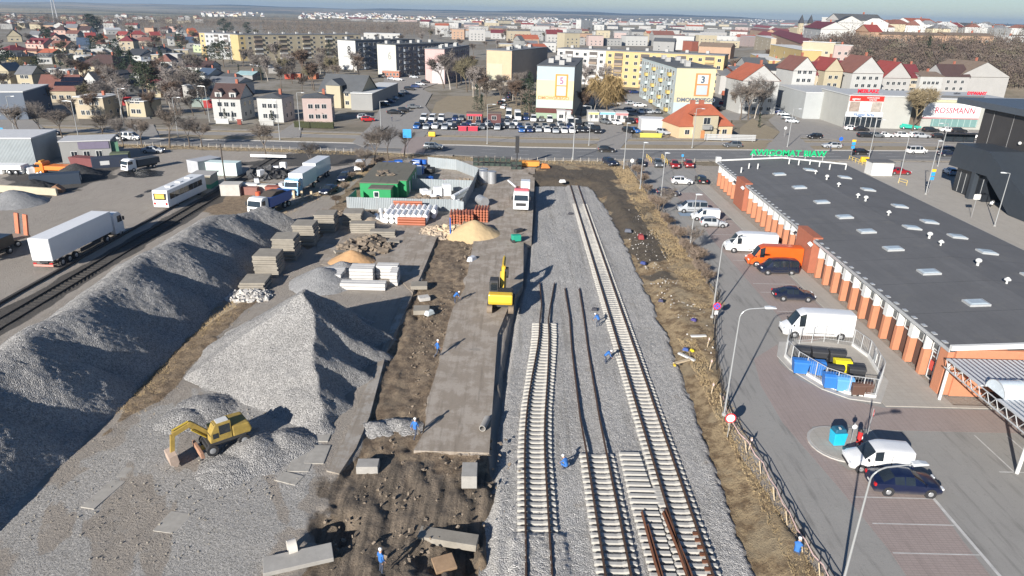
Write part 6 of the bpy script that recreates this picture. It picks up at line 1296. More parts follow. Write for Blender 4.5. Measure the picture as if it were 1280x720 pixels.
# ---- traffic island: clothes bin, post, cone, signs
cb = thing('clothes_bin', 'turquoise clothes collection bin on the traffic island', 'clothes bin', (*G(1045, 556)[:2], .12), .1); cb.scale = (.88,)*3; MB().box(0, 0, 1.25, -1.15, .95, -1.2, 0, None, .86).build('body', M((.02, .42, .62), .4), cb, bevel=.05); MB().box(0, .05, 1.25, 1.1, .9, .35, 0, None, .8).build('lid', M((.02, .10, .16), .5), cb, bevel=.1); textobj('B', .4, M_whp, cb, 'lettering', .01, (-.1, -.3, 1.62), rot=(.3, 0, 0))
t = thing('red_bollard', 'red post standing beside the turquoise bin', 'bollard', (*G(1072, 557)[:2], .12)); MB().rod((0, 0, 0), (0, 0, 1.15), .17, None, 12).build('post', M((.55, .03, .03), .5), t); MB().rod((0, 0, 1.15), (0, 0, 1.35), .19, .1, 12).build('cap', M_black, t)
t = thing('traffic_cone', 'small red and white traffic cone beside the red post', 'cone', (*G(1075.5, 557)[:2], .12)); MB().rod((0, 0, 0), (0, 0, .7), .16, .03, 12).build('cone', M((.7, .7, .68), .6), t); MB().rod((0, 0, .25), (0, 0, .42), .125, .09, 12).build('band', M((.6, .05, .03), .6), t)
M_sred, M_sblue = M((.62, .02, .03), .4, var=.05), M((.02, .12, .55), .4, var=.05); M_post = M((.45, .46, .46), .4, .5, var=.1)
def disc(b, r, y, z, w=.02, n=24, m=None): b.rod((0, y, z), (0, y-w, z), r, r, n, m)
def roadsign(px, py, label, kind, h=2.6, r=.32, rz=0, z=0, off=(0, 0), name='road_sign'):
    x, y, _ = G(px, py, z); t = thing(name, label, 'road sign', (x+off[0], y+off[1], z), rz); MB().rod((0, 0, 0), (0, 0, h+.1), .035, None, 8).build('post', M_post, t)
    if kind == 'nostop':
        b = MB(); disc(b, r, -.04, h-r); p = b.build('sign_plate', M_sred, t); b = MB(); disc(b, r*.78, -.065, h-r, .01); b.build('blue_disc', M_sblue, p); b = MB(); b.beam((-r*.55, -.085, h-r-r*.55), (r*.55, -.085, h-r+r*.55), .02, .07); b.beam((-r*.55, -.085, h-r+r*.55), (r*.55, -.085, h-r-r*.55), .02, .07); b.build('cross', M_sred, p)
        MB().box(0, -.05, h-2*r-.55, .36, .02, .45).build('small_plate', M_whp, t)
    elif kind == 'noentry': b = MB(); disc(b, r, -.04, h-r); p = b.build('sign_plate', M_sred, t); MB().box(0, -.075, h-r-.07, r*1.4, .02, .14).build('white_bar', M_whp, p)
    elif kind == 'ban': b = MB(); disc(b, r, -.04, h-r); p = b.build('sign_plate', M_sred, t); b = MB(); disc(b, r*.78, -.065, h-r, .01); b.build('white_disc', M((.75, .72, .72), .4), p)
    elif kind == 'back': b = MB(); disc(b, r, -.04, h-r); b.build('sign_plate', M((.62, .62, .6), .4), t)
    elif kind == 'blue': b = MB(); disc(b, r, -.04, h-r); b.build('sign_plate', M_sblue, t)
    elif kind == 'bluesq': MB().box(0, -.05, h-2*r, 2*r, .03, 2*r).build('sign_plate', M((.04, .30, .62), .4), t)
    elif kind == 'mast': MB().box(0, -.05, h-.9, .8, .05, .7).build('sign_plate', M((.03, .28, .60), .4), t); MB().box(0, -.05, h-.15, .9, .05, .5).build('yellow_plate', M((.8, .45, .03), .5), t); MB().box(0, -.05, h-1.7, .8, .05, .6).build('lower_plate', M((.03, .28, .60), .4), t)
    elif kind == 'whitebox': MB().box(0, -.05, h-.9, 1.1, .08, .9).build('sign_plate', M_whp, t, bevel=.1)
    return t
roadsign(893, 405, 'round no-stopping sign with red cross on blue by the fence', 'nostop', 2.5, .42); roadsign(909, 547, 'round white sign with red rim beside the street lamp foot', 'ban', 2.2, .42)
roadsign(1083, 548, 'round no-entry sign seen from the side behind white van', 'noentry', 2.6, .3, 1.1, .1); roadsign(1063, 554, 'small white lamp-like sign disc on a low post behind turquoise bin', 'back', 1.7, .2, 0, .1)
roadsign(789, 214, 'round grey back of a sign at the car park entrance', 'back', 2.6, .4); roadsign(785+67, 206, 'small blue sign beside the far parked cars', 'bluesq', 2.3, .25)
roadsign(1214, 272, 'white box sign on a pole on the pavement before dark building', 'whitebox', 4.0); roadsign(1160, 241, 'yellow and blue sign mast on the forecourt', 'mast', 4.2, off=(0, 0)); roadsign(1063, 199, 'yellow and blue sign mast beside the road', 'mast', 4.2); roadsign(1049, 174+12, 'round blue sign on the verge before the retail car park', 'blue', 3.0, .5)
roadsign(510, 200, 'large blue sign plate on a pole by the road crossing', 'bluesq', 6.6, .9); roadsign(980, 172, 'blue round sign at the retail entrance', 'back', 3, .4); roadsign(4, 173, 'blue sign at the left edge of the road', 'bluesq', 2.5, .5)
# ---- street lamps
M_lampp = M((.42, .43, .43), .4, .4, var=.08)
def lamp(px, py, label, h=9.6, arm=2.0, rz=0, curve=True, z=0, r=.075, group=None, boxy=False):
    x, y, _ = G(px, py, z); t = thing('street_lamp', label, 'street lamp', (x, y, z), rz, group); b = MB(); b.rod((0, 0, 0), (0, 0, h-.9 if curve else h), r*1.15, r*.7, 10)
    pts = [(arm*.0, 0, h-.9)]+[(arm*.45*(1-math.cos(a)), 0, h-.9+.8*math.sin(a)) for a in np.linspace(.2, math.pi/2, 6)]+[(arm, 0, h)]
    if curve: b.path(pts, r*.6, 8)
    elif arm: b.rod((0, 0, h), (arm, 0, h+.1), r*.6)
    b.build('pole', M_lampp, t, smooth=True); MB().hull_ext([(arm-.1, h-.05), (arm-.1, h+.1), (arm+.3, h+.14), (arm+.75, h+.06), (arm+.75, h-.02)], -.17, .17).build('lamp_head', M((.55, .57, .58), .3), t, bevel=.03)
    MB().rod((0, 0, 0), (0, 0, .25), .2, .18, 10).build('foot', M((.3, .3, .29), .9), t); return t
lamp(905, 519, 'curved street lamp beside the barrier tape near the round white sign', 9.6, 1.9, .0); lamp(1050, 742, 'curved street lamp in front of the dark navy saloon', 8.7, 2.2, .1)
lamp(890, 397, 'curved street lamp behind the no-stopping sign', 9.0, 2.0, .15); lamp(861, 321, 'straight slim street lamp on the fence line by silver cars', 8.6, 0, curve=False, r=.09); lamp(825, 257, 'slim street lamp on the fence line beyond the bushes', 9.0, 0, 0, False, r=.09)
lamp(800, 236, 'slim lamp pole close to the car park entrance', 8.6, 0, 0, False, r=.08); lamp(779.5, 211, 'tall slim lamp pole beside the road at the brown bank', 9.5, .0, 0, False, r=.09)
lamp(1243, 283, 'lamp mast with a bracket before the dark building', 8.6, -1.2, -.3, False); lamp(1123, 228, 'tall slim lamp pole behind the hall by short yellow barrier', 10, 0, 0, False, r=.09, z=.05); lamp(1157, 243, 'tall slim lamp pole on the forecourt beside the sign mast', 10, 0, 0, False, r=.09, z=.05)
for px, py, lb in ((736, 182, 'street lamp on the median before the kiosk row'), (609, 180, 'street lamp on the median by the brown kiosks'), (477, 176, 'street lamp on the median at the side street junction'), (865, 185, 'street lamp on the median before orange roof house'), (984, 184, 'street lamp on the median right of the lawn'), (1172, 208, 'lamp pole on the pavement right of the white hut'), (350, 175, 'street lamp on the median before the white flat-roof house'), (223, 172, 'street lamp on the median before the bare trees'), (155, 157, 'street lamp by the houses right of the red canopy'), (1085, 202, 'lamp pole beside the small white hut'), (375, 162, 'lamp pole beside the hedge of the pink house'), (262, 152, 'lamp pole beside the white mansard house'), (100, 180, 'tall leaning lamp pole by the warehouse'), (20, 172, 'lamp pole with box at the left road edge')):
    lamp(px, py, lb, 9.5, 1.3, rnd.choice([0, 3.1]), False, .08, .09)
lamp(716, 200, 'thick bare pole standing beside the orange hopper', 9.0, 0, 0, False, r=.13)
pl = thing('power_pole', 'dark wooden power pole beside the old siding', 'pole', G(283, 237)); MB().rod((0, 0, 0), (0, 0, 8.0), .16, .11).build('mast', M((.08, .065, .055), .9), pl); MB().box(0, 0, 7.4, .8, .12, .12).build('crossarm', M_black, pl)
ad = thing('advert_pylon', 'black advertising pylon beside the road end of slab road', 'pylon', G(646, 208)); MB().rod((0, 0, 0), (0, 0, 5), .13).build('mast', M_black, ad); MB().box(0, 0, 2.9, .8, .4, 3.4).build('panel', M_black, ad)
# ---- fence line, barrier tape
fp = [(24.6, 147), (24.35, 118), (24.25, 95), (24.0, 82), (23.6, 72.4), (21.5, 65.8), (19.6, 58), (17.6, 48.6)]
fe = thing('wire_fence', 'dark leaning wire fence between brown bank and car park', 'fence', (*fp[0], 0)); o = fp[0]
for a, b_ in zip(fp, fp[1:]):
    L = math.dist(a, b_); n = max(1, round(L/2.2)); q = MB(); w = MB()
    P = [(a[0]+(b_[0]-a[0])*i/n-o[0]+rnd.uniform(-.15, .15), a[1]+(b_[1]-a[1])*i/n-o[1]) for i in range(n+1)]
    for p in P: q.rod((*p, 0), (p[0]+rnd.uniform(-.15, .15), p[1], 1.35), .05, None, 5)
    for p, p2 in zip(P, P[1:]):
        for z in (.15, .5, .85, 1.2): w.rod((*p, z), (*p2, z), .02, None, 3)
    q.build('post', M_black, fe); w.build('wire', M_black, fe)
M_tape = M((.62, .45, .43), .6, var=.3, scale=6); tp = [G(*q)[:2] for q in ((902, 508), (912, 538), (933, 566), (951, 592), (968, 625), (984, 656), (1003, 690), (1025, 722), (1048, 760))]
tt = thing('barrier_tape', 'red and white barrier tape strung on short stakes along the kerb', 'barrier tape', (*tp[0], 0)); o = tp[0]; q = MB(); w = MB(); dk = MB()
for a, b_ in zip(tp, tp[1:]):
    a = (a[0]-o[0], a[1]-o[1]); b_ = (b_[0]-o[0], b_[1]-o[1]); w.beam((*a, .95), ((a[0]+b_[0])/2, (a[1]+b_[1])/2, .72), .015, .10); w.beam(((a[0]+b_[0])/2, (a[1]+b_[1])/2, .72), (*b_, .95), .015, .10); MB().rod((*a, 0), (a[0]-.25, a[1]+.05, 1.05), .04, None, 6).build('stake', M_woodl, tt)
w.build('tape', M_tape, tt)
tf = thing('pipe_rail_fence', 'thin dark tube railing along the car park kerb', 'railing', (*tp[0], 0)); q = MB()
for a, b_ in zip(tp, tp[1:]):
    a = (a[0]-o[0]+.35, a[1]-o[1]); b_ = (b_[0]-o[0]+.35, b_[1]-o[1]); q.rod((*a, .8), (*b_, .8), .03, None, 5); q.rod((*a, .45), (*b_, .45), .02, None, 5); q.rod((*a, 0), (*a, .85), .03, None, 5)
q.build('rail', M_black, tf)
for k, (px, py) in enumerate(((884, 434), (887, 462), (889, 492), (892, 404), (936, 562))):
    x, y, _ = G(px, py); s_ = thing('tape_stake', 'wooden stake with red white tape on the brown bank', 'stake', (x, y, 0), 0, 'tape stakes on the brown bank'); MB().rod((0, 0, 0), (.1, .0, 1.1), .04, None, 6).build('stake', M_woodl, s_); MB().box(.08, 0, .8, .12, .12, .2).build('tape_wrap', M_tape, s_)
# concrete guard posts along the verge
gp = None
for k, px in enumerate(list(range(150, 395, 11))+list(range(400, 470, 10))+list(range(600, 790, 10))+[840, 852]):
    x = G(px, 190)[0]; yv = near_y(x)-3.2
    if -14 < x < -8: continue
    if gp is None: gp = MB().box(0, 0, 0, .11, .11, .95, 0, None, .8).build('guard_post', M((.40, .37, .32), .9)); o = gp
    else: o = gp.copy(); col.objects.link(o)
    o.location = (x, yv, 0); o.rotation_euler = (rnd.uniform(-.08, .08), rnd.uniform(-.08, .08), 0); tag(o, 'pale concrete post on the brown verge along the road', 'post', 'concrete posts along the verge')
# ================================================================ TOWN
def WM(c, v=.10): return M(tuple(round(q**1.08*.80, 3) for q in c), .85, var=v, scale=.35, obj=True)
COLS = dict(white=(.54, .54, .52), cream=(.52, .46, .33), yellow=(.54, .41, .19), pink=(.58, .40, .34), pinkish=(.52, .42, .39), peach=(.48, .33, .23), grey=(.36, .36, .35), pale=(.50, .49, .47), beige=(.50, .43, .32), orange=(.60, .22, .07), blue=(.17, .20, .25), green=(.45, .52, .33), brick=(.32, .11, .07), olive=(.22, .20, .10))
ROOFS = dict(dark=(.045, .048, .055), brown=(.075, .045, .04), red=(.25, .05, .042), orange=(.36, .105, .055), maroon=(.15, .03, .035), grey=(.17, .175, .185), blue=(.06, .09, .14), pale=(.45, .46, .47), redbrown=(.19, .085, .065), teal=(.30, .44, .45), tan=(.20, .15, .11), dkgrey=(.09, .095, .10))
def tile_m(c):
    k = ('tile', c)
    if k in MC: return MC[k]
    t = NT('roof_tiles'); tc = t.node('TexCoord').outputs['Object']; x, y, z = t.xyz(tc); w = t.math('PINGPONG', z, .17); n = t.noise(.5, 4, .6, tc); n2 = t.noise(5, 3, .6, tc)
    cc = t.scalec(c, t.math('ADD', t.math('MULTIPLY', n, .5), t.math('ADD', .6, t.math('MULTIPLY', n2, .25)))); t.bump(w, .5, .05); MC[k] = t.out(cc, .7); return MC[k]
WINP = {}
def win_part(par, x, y, z, w, h, rz, frame=True, name='window'):
    k = (round(w, 1), round(h, 1))
    if k not in WINP:
        b = MB(); b.box(0, -.02, 0, w, .06, h, 0, 0); b.box(0, -.045, .07, w-.16, .04, h-.14, 0, 1); b.box(0, -.068, .05, .06, .02, h-.1, 0, 0)
        WINP[k] = b.build(name, [M_whp, M_cglass]); o = WINP[k]
    else: o = WINP[k].copy(); col.objects.link(o)
    o.name = name; o.parent = par; o.location = (x, y, z); o.rotation_euler = (0, 0, rz); return o
def face_windows(t, w, d, face, cols, floors, fh, z0, ww=1.2, wh=1.3, skip=(), xm=1.2):
    L = w if face in 'FB' else d; n = 0
    for i in range(cols):
        u = -L/2+xm+(L-2*xm)*(i+.5)/cols
        for f in range(floors):
            if (i, f) in skip: continue
            z = z0+f*fh; 
            if face == 'F': win_part(t, u, -d/2, z, ww, wh, 0)
            elif face == 'L': win_part(t, -w/2, u, z, ww, wh, -math.pi/2)
            elif face == 'R': win_part(t, w/2, u, z, ww, wh, math.pi/2)
def hof(p, ytop):
    lo, hi = 0, 60
    for _ in range(30):
        m = (lo+hi)/2
        if proj((p[0], p[1], p[2]+m))[1] > ytop: lo = m
        else: hi = m
    return lo
def roof_mb(kind, w, d, h, rh, ov=.35):
    b = MB(); W, D = w/2+ov, d/2+ov; z = h-.05
    if kind == 'flat': b.box(0, 0, h, w+.2, d+.2, .25)
    elif kind == 'gable':      # ridge along x
        b.add([(-W, -D, z), (W, -D, z), (W, 0, z+rh), (-W, 0, z+rh), (W, D, z), (-W, D, z), (-W, -D, z-.15), (W, -D, z-.15), (W, D, z-.15), (-W, D, z-.15)], [(0, 1, 2, 3), (3, 2, 4, 5), (6, 7, 1, 0), (5, 4, 8, 9), (9, 8, 7, 6)])
    elif kind == 'gablef':     # gable to the viewer
        b.add([(-W, -D, z), (-W, D, z), (0, D, z+rh), (0, -D, z+rh), (W, D, z), (W, -D, z), (-W, -D, z-.15), (-W, D, z-.15), (W, D, z-.15), (W, -D, z-.15)], [(0, 1, 2, 3), (3, 2, 4, 5), (6, 7, 1, 0), (5, 4, 8, 9), (9, 8, 7, 6)])
    elif kind == 'hip':
        k = min(W, D)*.8
        b.add([(-W, -D, z), (W, -D, z), (W, D, z), (-W, D, z), (-W+k if W >= D else 0, 0 if W >= D else -D+k, z+rh), (W-k if W >= D else 0, 0 if W >= D else D-k, z+rh)], ([(0, 1, 5, 4), (1, 2, 5), (2, 3, 4, 5), (3, 0, 4), (3, 2, 1, 0)] if W >= D else [(0, 1, 4), (1, 2, 5, 4), (2, 3, 5), (3, 0, 4, 5), (3, 2, 1, 0)]))
    return b
def house(pl, pr, ytop, label, wall='white', roof='brown', kind='gable', rh=2.5, depth=9, cols=3, floors=2, side=0, chim=True, name='house', cat='house', group=None, dormers=0, h=None, hill=False, rparts=True, fh=2.8):
    g = Gh if hill else (lambda x, y: G(x, y, 0.0)); a, b_ = g(*pl), g(*pr)
    w = math.hypot(b_[0]-a[0], b_[1]-a[1]); rz = math.atan2(b_[1]-a[1], b_[0]-a[0]); cx, cy = (a[0]+b_[0])/2-math.sin(rz)*depth/2, (a[1]+b_[1])/2+math.cos(rz)*depth/2
    if h is None: h = max(2.5, hof(a, ytop))
    t = thing(name, label, cat, (cx, cy, min(a[2], b_[2])), rz, group); wm = WM(COLS[wall]) if isinstance(wall, str) else wall; rm = tile_m(ROOFS[roof]) if kind != 'flat' else M(ROOFS[roof], .9, var=.2, scale=.5)
    b = MB(); b.box(0, 0, -.3, w, depth, h+.3)
    if kind == 'gable': b.add([(-w/2, -depth/2, h), (-w/2, depth/2, h), (-w/2, 0, h+rh*.96), (w/2, -depth/2, h), (w/2, depth/2, h), (w/2, 0, h+rh*.96)], [(0, 2, 1), (3, 4, 5)])
    if kind == 'gablef': b.add([(-w/2, -depth/2, h), (w/2, -depth/2, h), (0, -depth/2, h+rh*.96), (-w/2, depth/2, h), (w/2, depth/2, h), (0, depth/2, h+rh*.96)], [(0, 1, 2), (3, 5, 4)])
    b.build('wall', wm, t); r = roof_mb(kind, w, depth, h, rh).build('roof', rm, t)
    if kind == 'flat': MB().box(0, 0, h+.12, w+.28, depth+.28, .2).build('parapet', M_whp, r) if rparts else None
    if chim: MB().box(w*.2, depth*.05, h+.1, .7, .7, (rh if kind != 'flat' else .4)+1.0).build('chimney', M(COLS['brick'], .9), r)
    if cols: face_windows(t, w, depth, 'F', cols, floors, fh, 1.0, min(1.4, w/cols*.55), 1.3)
    if side:
        face_windows(t, w, depth, 'R' if side > 0 else 'L', max(1, int(depth/4)), floors, fh, 1.0, 1.1, 1.2)
    for i in range(dormers):
        u = -w/2+w*(i+.5)/dormers; dm = MB(); dm.box(u, -depth/2+1.2, h-.1, 1.9, 2.2, 1.7); dq = dm.build('dormer', wm, r); MB().hull_ext([(u-1.2, h+1.55), (u, h+2.4), (u+1.2, h+1.55)], -depth/2-.05, -depth/2+3.2).build('dormer_roof', rm, r); win_part(t, u, -depth/2+.1, h+.15, 1.1, 1.1, 0)
    return t, w, h
# --- houses along the road, left
hh = [
 ((268, 150), (303, 151), 122, 'white house with dark brown roof and two round dormers by the road', 'white', 'brown', 'gable', 3.6, 9.5, 3, 2, 1, 2),
 ((324, 152), (355, 153), 122, 'white cube house with shallow hipped dark roof by the road', 'white', 'dkgrey', 'hip', 1.0, 9, 3, 2, 1, 0),
 ((380, 153), (416, 153), 122, 'pink cube house with dark flat hipped roof behind a hedge', 'pinkish', 'dkgrey', 'hip', .9, 8, 3, 2, 1, 0),
 ((97, 148), (133, 149), 122, 'grey two storey flat-roofed house among bare trees', 'beige', 'grey', 'flat', 0, 9, 4, 2, 1, 0),
 ((160, 146), (183, 147), 127, 'small cream house with a flat roof beside red awning', 'cream', 'dkgrey', 'flat', 0, 8, 2, 2, 0, 0),
 ((50, 128), (97, 128), 113, 'wide house with red-brown roof carrying solar panels', 'beige', 'redbrown', 'gable', 4.5, 12, 4, 1, 1, 0),
 ((105, 117), (128, 121), 103, 'white gable-fronted house with black roof and balcony', 'white', 'dark', 'gablef', 4.2, 13, 2, 2, 1, 0),
 ((100, 98), (145, 100), 82, 'large cream house with a big brown hipped roof', 'cream', 'brown', 'hip', 4.5, 13, 5, 2, 0, 0),
 ((20, 100), (43, 101), 92, 'peach single-storey house with brown hipped roof', 'peach', 'tan', 'hip', 1.6, 9, 4, 1, 0, 0),
 ((9, 80), (24, 81), 70, 'yellow house with black roof at left', 'yellow', 'dark', 'hip', 1.8, 13, 2, 2, 1, 0),
 ((48, 80), (66, 80), 71, 'house with red and white balconies and dark roof', 'white', 'dkgrey', 'gable', 1.8, 9, 3, 2, 0, 0),
 ((70, 80), (86, 80), 69, 'cream square house with dark shaded side', 'cream', 'dkgrey', 'flat', 0, 12, 2, 2, 0, 0),
 ((48, 72), (64, 73), 67, 'small house with bright orange roof', 'peach', 'orange', 'gable', 2.5, 10, 2, 1, 0, 0),
 ((21, 70), (47, 71), 63, 'low peach house with pale flat roof', 'peach', 'redbrown', 'hip', 1.2, 10, 4, 1, 0, 0),
 ((0, 70), (14, 71), 62, 'white house with maroon roof at the left edge', 'white', 'maroon', 'hip', 2.6, 12, 2, 1, 0, 0),
 ((33, 60), (55, 61), 54, 'pink house with dark red roof and a dormer row', 'pink', 'maroon', 'gable', 3.6, 12, 4, 1, 0, 3),
 ((62, 65), (83, 66), 58, 'cream two-storey house with faded red roof', 'beige', 'redbrown', 'gable', 3.6, 10, 4, 2, 0, 0),
 ((98, 64), (113, 64), 56, 'house with steep blue-grey roof', 'blue', 'blue', 'gable', 4.5, 11, 2, 1, 0, 0),
 ((10, 52), (28, 52), 45, 'barn-like house with a large dark brown gable roof', 'cream', 'brown', 'gablef', 5, 16, 2, 1, 0, 0),
 ((108, 52), (121, 52), 46, 'house with orange-red roof below a big dark tree', 'peach', 'red', 'gable', 3.4, 11, 2, 1, 0, 0),
 ((123, 53), (136, 53), 47, 'peach house with orange hipped roof', 'peach', 'orange', 'hip', 3.2, 11, 2, 1, 0, 0),
 ((133, 43), (152, 43), 37, 'pale long house among the suburb roofs', 'white', 'pale', 'gable', 2, 11, 3, 1, 0, 0),
 ((160, 42), (168, 42), 37, 'white cube house at the edge of the far wood', 'white', 'pale', 'flat', 0, 10, 1, 2, 0, 0),
 ((165, 48), (184, 48), 43, 'house with bright red hipped roof in the suburb', 'pink', 'red', 'hip', 3.4, 11, 2, 1, 0, 0),
 ((189, 48), (207, 48), 44, 'house with crimson gable roof in the suburb', 'peach', 'red', 'gable', 3.2, 11, 2, 1, 0, 0),
 ((166, 56), (190, 57), 51, 'wide house with brown-red roof in the suburb', 'beige', 'redbrown', 'hip', 3, 11, 4, 1, 0, 0),
 ((224, 46), (234, 46), 40, 'tall white gable-fronted house by the wood', 'white', 'grey', 'gablef', 5, 12, 1, 2, 0, 0),
 ((237, 42), (246, 42), 38, 'small orange house with orange roof by the wood', 'orange', 'orange', 'gable', 2.5, 10, 1, 1, 0, 0),
 ((211, 57), (219, 57), 48, 'narrow white house with grey roof', 'white', 'grey', 'gable', 1.5, 10, 1, 2, 0, 0),
 ((219, 57), (233, 57), 51, 'house with mauve brown gable roof', 'beige', 'redbrown', 'gable', 3.6, 11, 2, 1, 0, 0),
 ((234, 60), (244, 60), 53, 'house with steep blue-grey roof near the grey apartment block', 'grey', 'blue', 'gable', 4, 11, 1, 1, 0, 0),
 ((242, 65), (254, 66), 56, 'pale green house with flat roof near the apartment block', 'green', 'pale', 'flat', 0, 11, 2, 2, 0, 0),
 ((173, 72), (191, 73), 62, 'white house with dark roof in the middle suburb', 'white', 'dkgrey', 'hip', 2.2, 11, 2, 2, 0, 0),
 ((160, 83), (178, 84), 68, 'white house with black roof behind dark conifers', 'white', 'dark', 'gable', 2.8, 10, 2, 2, 0, 0),
 ((178, 84), (190, 84), 70, 'blue-grey shaded house beside the white one with black roof', 'blue', 'dark', 'gable', 2, 10, 2, 2, 0, 0),
 ((191, 84), (200, 84), 69, 'narrow cream house behind a conifer', 'cream', 'tan', 'flat', 0, 9, 1, 2, 0, 0),
 ((218, 70), (236, 70), 63, 'cream and grey pair of flat-roofed houses', 'cream', 'grey', 'flat', 0, 10, 2, 1, 0, 0),
 ((218, 92), (229, 93), 79, 'small yellow house beside white gabled one', 'yellow', 'dkgrey', 'gable', 1, 9, 1, 2, 0, 0),
 ((229, 98), (264, 99), 83, 'white house with long dark brown roof', 'white', 'brown', 'gable', 2.4, 11, 4, 2, 0, 0),
 ((246, 106), (262, 107), 93, 'white house with solar blue roof', 'white', 'blue', 'gable', 2.4, 10, 2, 2, 0, 0),
 ((258, 118), (298, 120), 102, 'long white building with grey roof behind mansard house', 'white', 'grey', 'gable', 1.6, 11, 5, 1, 0, 0),
 ((254, 106), (292, 107), 97, 'second long white building with dark grey roof', 'white', 'dkgrey', 'gable', 1.6, 10, 5, 1, 0, 0),
 ((295, 100), (316, 101), 95, 'low shed with pale teal roof', 'grey', 'teal', 'gable', 1.2, 9, 0, 0, 0, 0),
 ((76, 95), (93, 96), 90, 'low pale outbuilding with grey roof', 'pale', 'pale', 'flat', 0, 7, 2, 1, 0, 0),
 ((60, 94), (71, 94), 87, 'small white outbuilding beside a bush', 'white', 'pale', 'flat', 0, 7, 1, 1, 0, 0),
 ((15, 89), (28, 90), 83, 'small white garage in front of yellow house', 'white', 'pale', 'flat', 0, 7, 1, 1, 0, 0),
 ((88, 72), (105, 72), 62, 'house with pale cream roof in the suburb', 'beige', 'pale', 'hip', 1.4, 11, 3, 1, 0, 0),
 ((93, 77), (112, 78), 70, 'white two-storey house below steep blue roof', 'white', 'grey', 'flat', 0, 10, 3, 2, 0, 0),
 ((132, 70), (141, 70), 62, 'house with a teal blue gable roof', 'white', 'teal', 'gablef', 3.4, 11, 1, 1, 0, 0),
 ((150, 78), (163, 79), 68, 'white house with balconies between conifers', 'white', 'dkgrey', 'flat', 0, 10, 2, 3, 0, 0),
]
for (pl, pr, yt, lb, wl_, rf, kd, rh, dp, c_, fl, sd, dm) in hh: T_ = house(pl, pr, yt, lb, wl_, rf, kd, rh, dp, c_, fl, sd, dormers=dm)
# solar panels on the red-brown roof, extras on the mansard house
for o in list(bpy.data.objects):
    if o.get('label') == 'wide house with red-brown roof carrying solar panels':
        w_ = [c for c in o.children if c.name.startswith('wall')][0]; zz = max(v.co.z for v in w_.data.vertices)
        q = MB(); D = 6.35; sl = 4.5/D
        f = lambda x, y: (x, y, zz-4.5*.96+(y+D)*sl+.12)
        for (x0_, x1_, y0_, y1_) in ((-1, 7.2, -4.6, -3.0), (.6, 7.2, -2.9, -1.2)): q.quad(f(x0_, y0_), f(x1_, y0_), f(x1_, y1_), f(x0_, y1_))
        q.build('solar_panel', M((.012, .014, .025), .2), o, fix=False)
# --- generated filler roofs of the deeper suburb, each its own thing
rs = random.Random(11); used_px = [((a[0][0]+a[1][0])/2, a[0][1]) for a in hh]
WN = {'white': 'white', 'cream': 'cream', 'peach': 'peach', 'beige': 'beige', 'pink': 'pink', 'yellow': 'yellow', 'pale': 'pale grey', 'grey': 'grey'}
RN = {'red': 'red', 'brown': 'brown', 'dark': 'black', 'grey': 'grey', 'maroon': 'dark red', 'redbrown': 'reddish brown', 'orange': 'orange', 'blue': 'blue-grey', 'pale': 'pale', 'tan': 'tan', 'dkgrey': 'dark grey'}
fill = 0
for row, (y0_, xa, xb, st_) in enumerate(((36, 2, 165, 15), (40, 0, 250, 14), (45, 60, 252, 13), (50, 0, 250, 15), (56, 60, 215, 18), (62, 115, 215, 17), (70, 115, 215, 19), (77, 112, 160, 18), (88, 30, 100, 22), (92, 190, 216, 24), (110, 0, 50, 30), (108, 150, 215, 22), (122, 190, 262, 26), (76, 200, 252, 20), (96, 150, 186, 16))):
    x = xa+rs.uniform(0, st_)
    while x < xb:
        py = y0_+rs.uniform(-1.5, 1.5)
        if all(abs(x-u) > 12 or abs(py-v) > 5+py*.03 for u, v in used_px):
            wpx = (rs.uniform(11, 15) if py < 60 else rs.uniform(14, 20)); wl_ = rs.choice(['white', 'white', 'cream', 'peach', 'beige', 'pink', 'pale', 'grey']); rf = rs.choice(['red', 'brown', 'dark', 'grey', 'maroon', 'redbrown', 'redbrown', 'brown', 'dkgrey', 'tan']); kd = rs.choice(['gable', 'gable', 'gablef', 'hip', 'flat'])
            used_px.append((x, py)); fill += 1
            d_ = 'flat' if kd == 'flat' else ('hipped' if kd == 'hip' else 'gabled')
            bandn = 'farthest suburb rows' if py < 43 else ('suburb before the wood' if py < 58 else ('middle suburb' if py < 82 else 'suburb nearest the road'))
            a = G(x-wpx/2, py); hgt = rs.uniform(3.4, 6.2)
            house((x-wpx/2, py), (x+wpx/2, py+.3), 0, '%s house with a %s %s roof in the %s' % (WN[wl_], RN[rf], d_, bandn), wl_, rf, kd, rs.uniform(2.2, 3.8), rs.uniform(8, 12), 2 if py > 44 else 0, 1 if hgt < 4.5 else 2, 0, chim=rs.random() < .6, group='small houses of the left suburb', h=hgt, rparts=py > 60)
        x += st_*rs.uniform(.8, 1.3)
# warehouse at the far left and the yard warehouse
house((-40, 150), (36, 149), 116, 'long blue-grey warehouse with white flat roof at left', 'blue', 'pale', 'flat', 0, 20, 5, 1, 1, chim=False, name='warehouse', cat='warehouse')
t = thing('yard_warehouse', 'pale sheet metal warehouse behind white sacks at the left edge', 'warehouse', (-109, 135.5, 0), R_(8)); wt = MB().box(0, 0, 0, 29, 10, 5.4).build('wall', M_tin, t); MB().box(0, 0, 5.4, 29.4, 10.4, .25).build('roof', M((.6, .6, .6), .6), t)
t = thing('yard_office', 'grey shaded annexe with a large sign board beside the metal warehouse', 'annexe', (-88, 141, 0), R_(20)); MB().box(0, 0, 0, 9, 7, 4.2).build('wall', WM(COLS['grey']), t); MB().box(0, 0, 4.2, 9.3, 7.3, .2).build('roof', M((.5, .5, .5), .6), t); face_windows(t, 9, 7, 'F', 3, 1, 3, 1.0); MB().box(1.5, -3.6, 2.7, 5.5, .1, 1.4).build('sign_board', M((.16, .14, .20), .6), t)
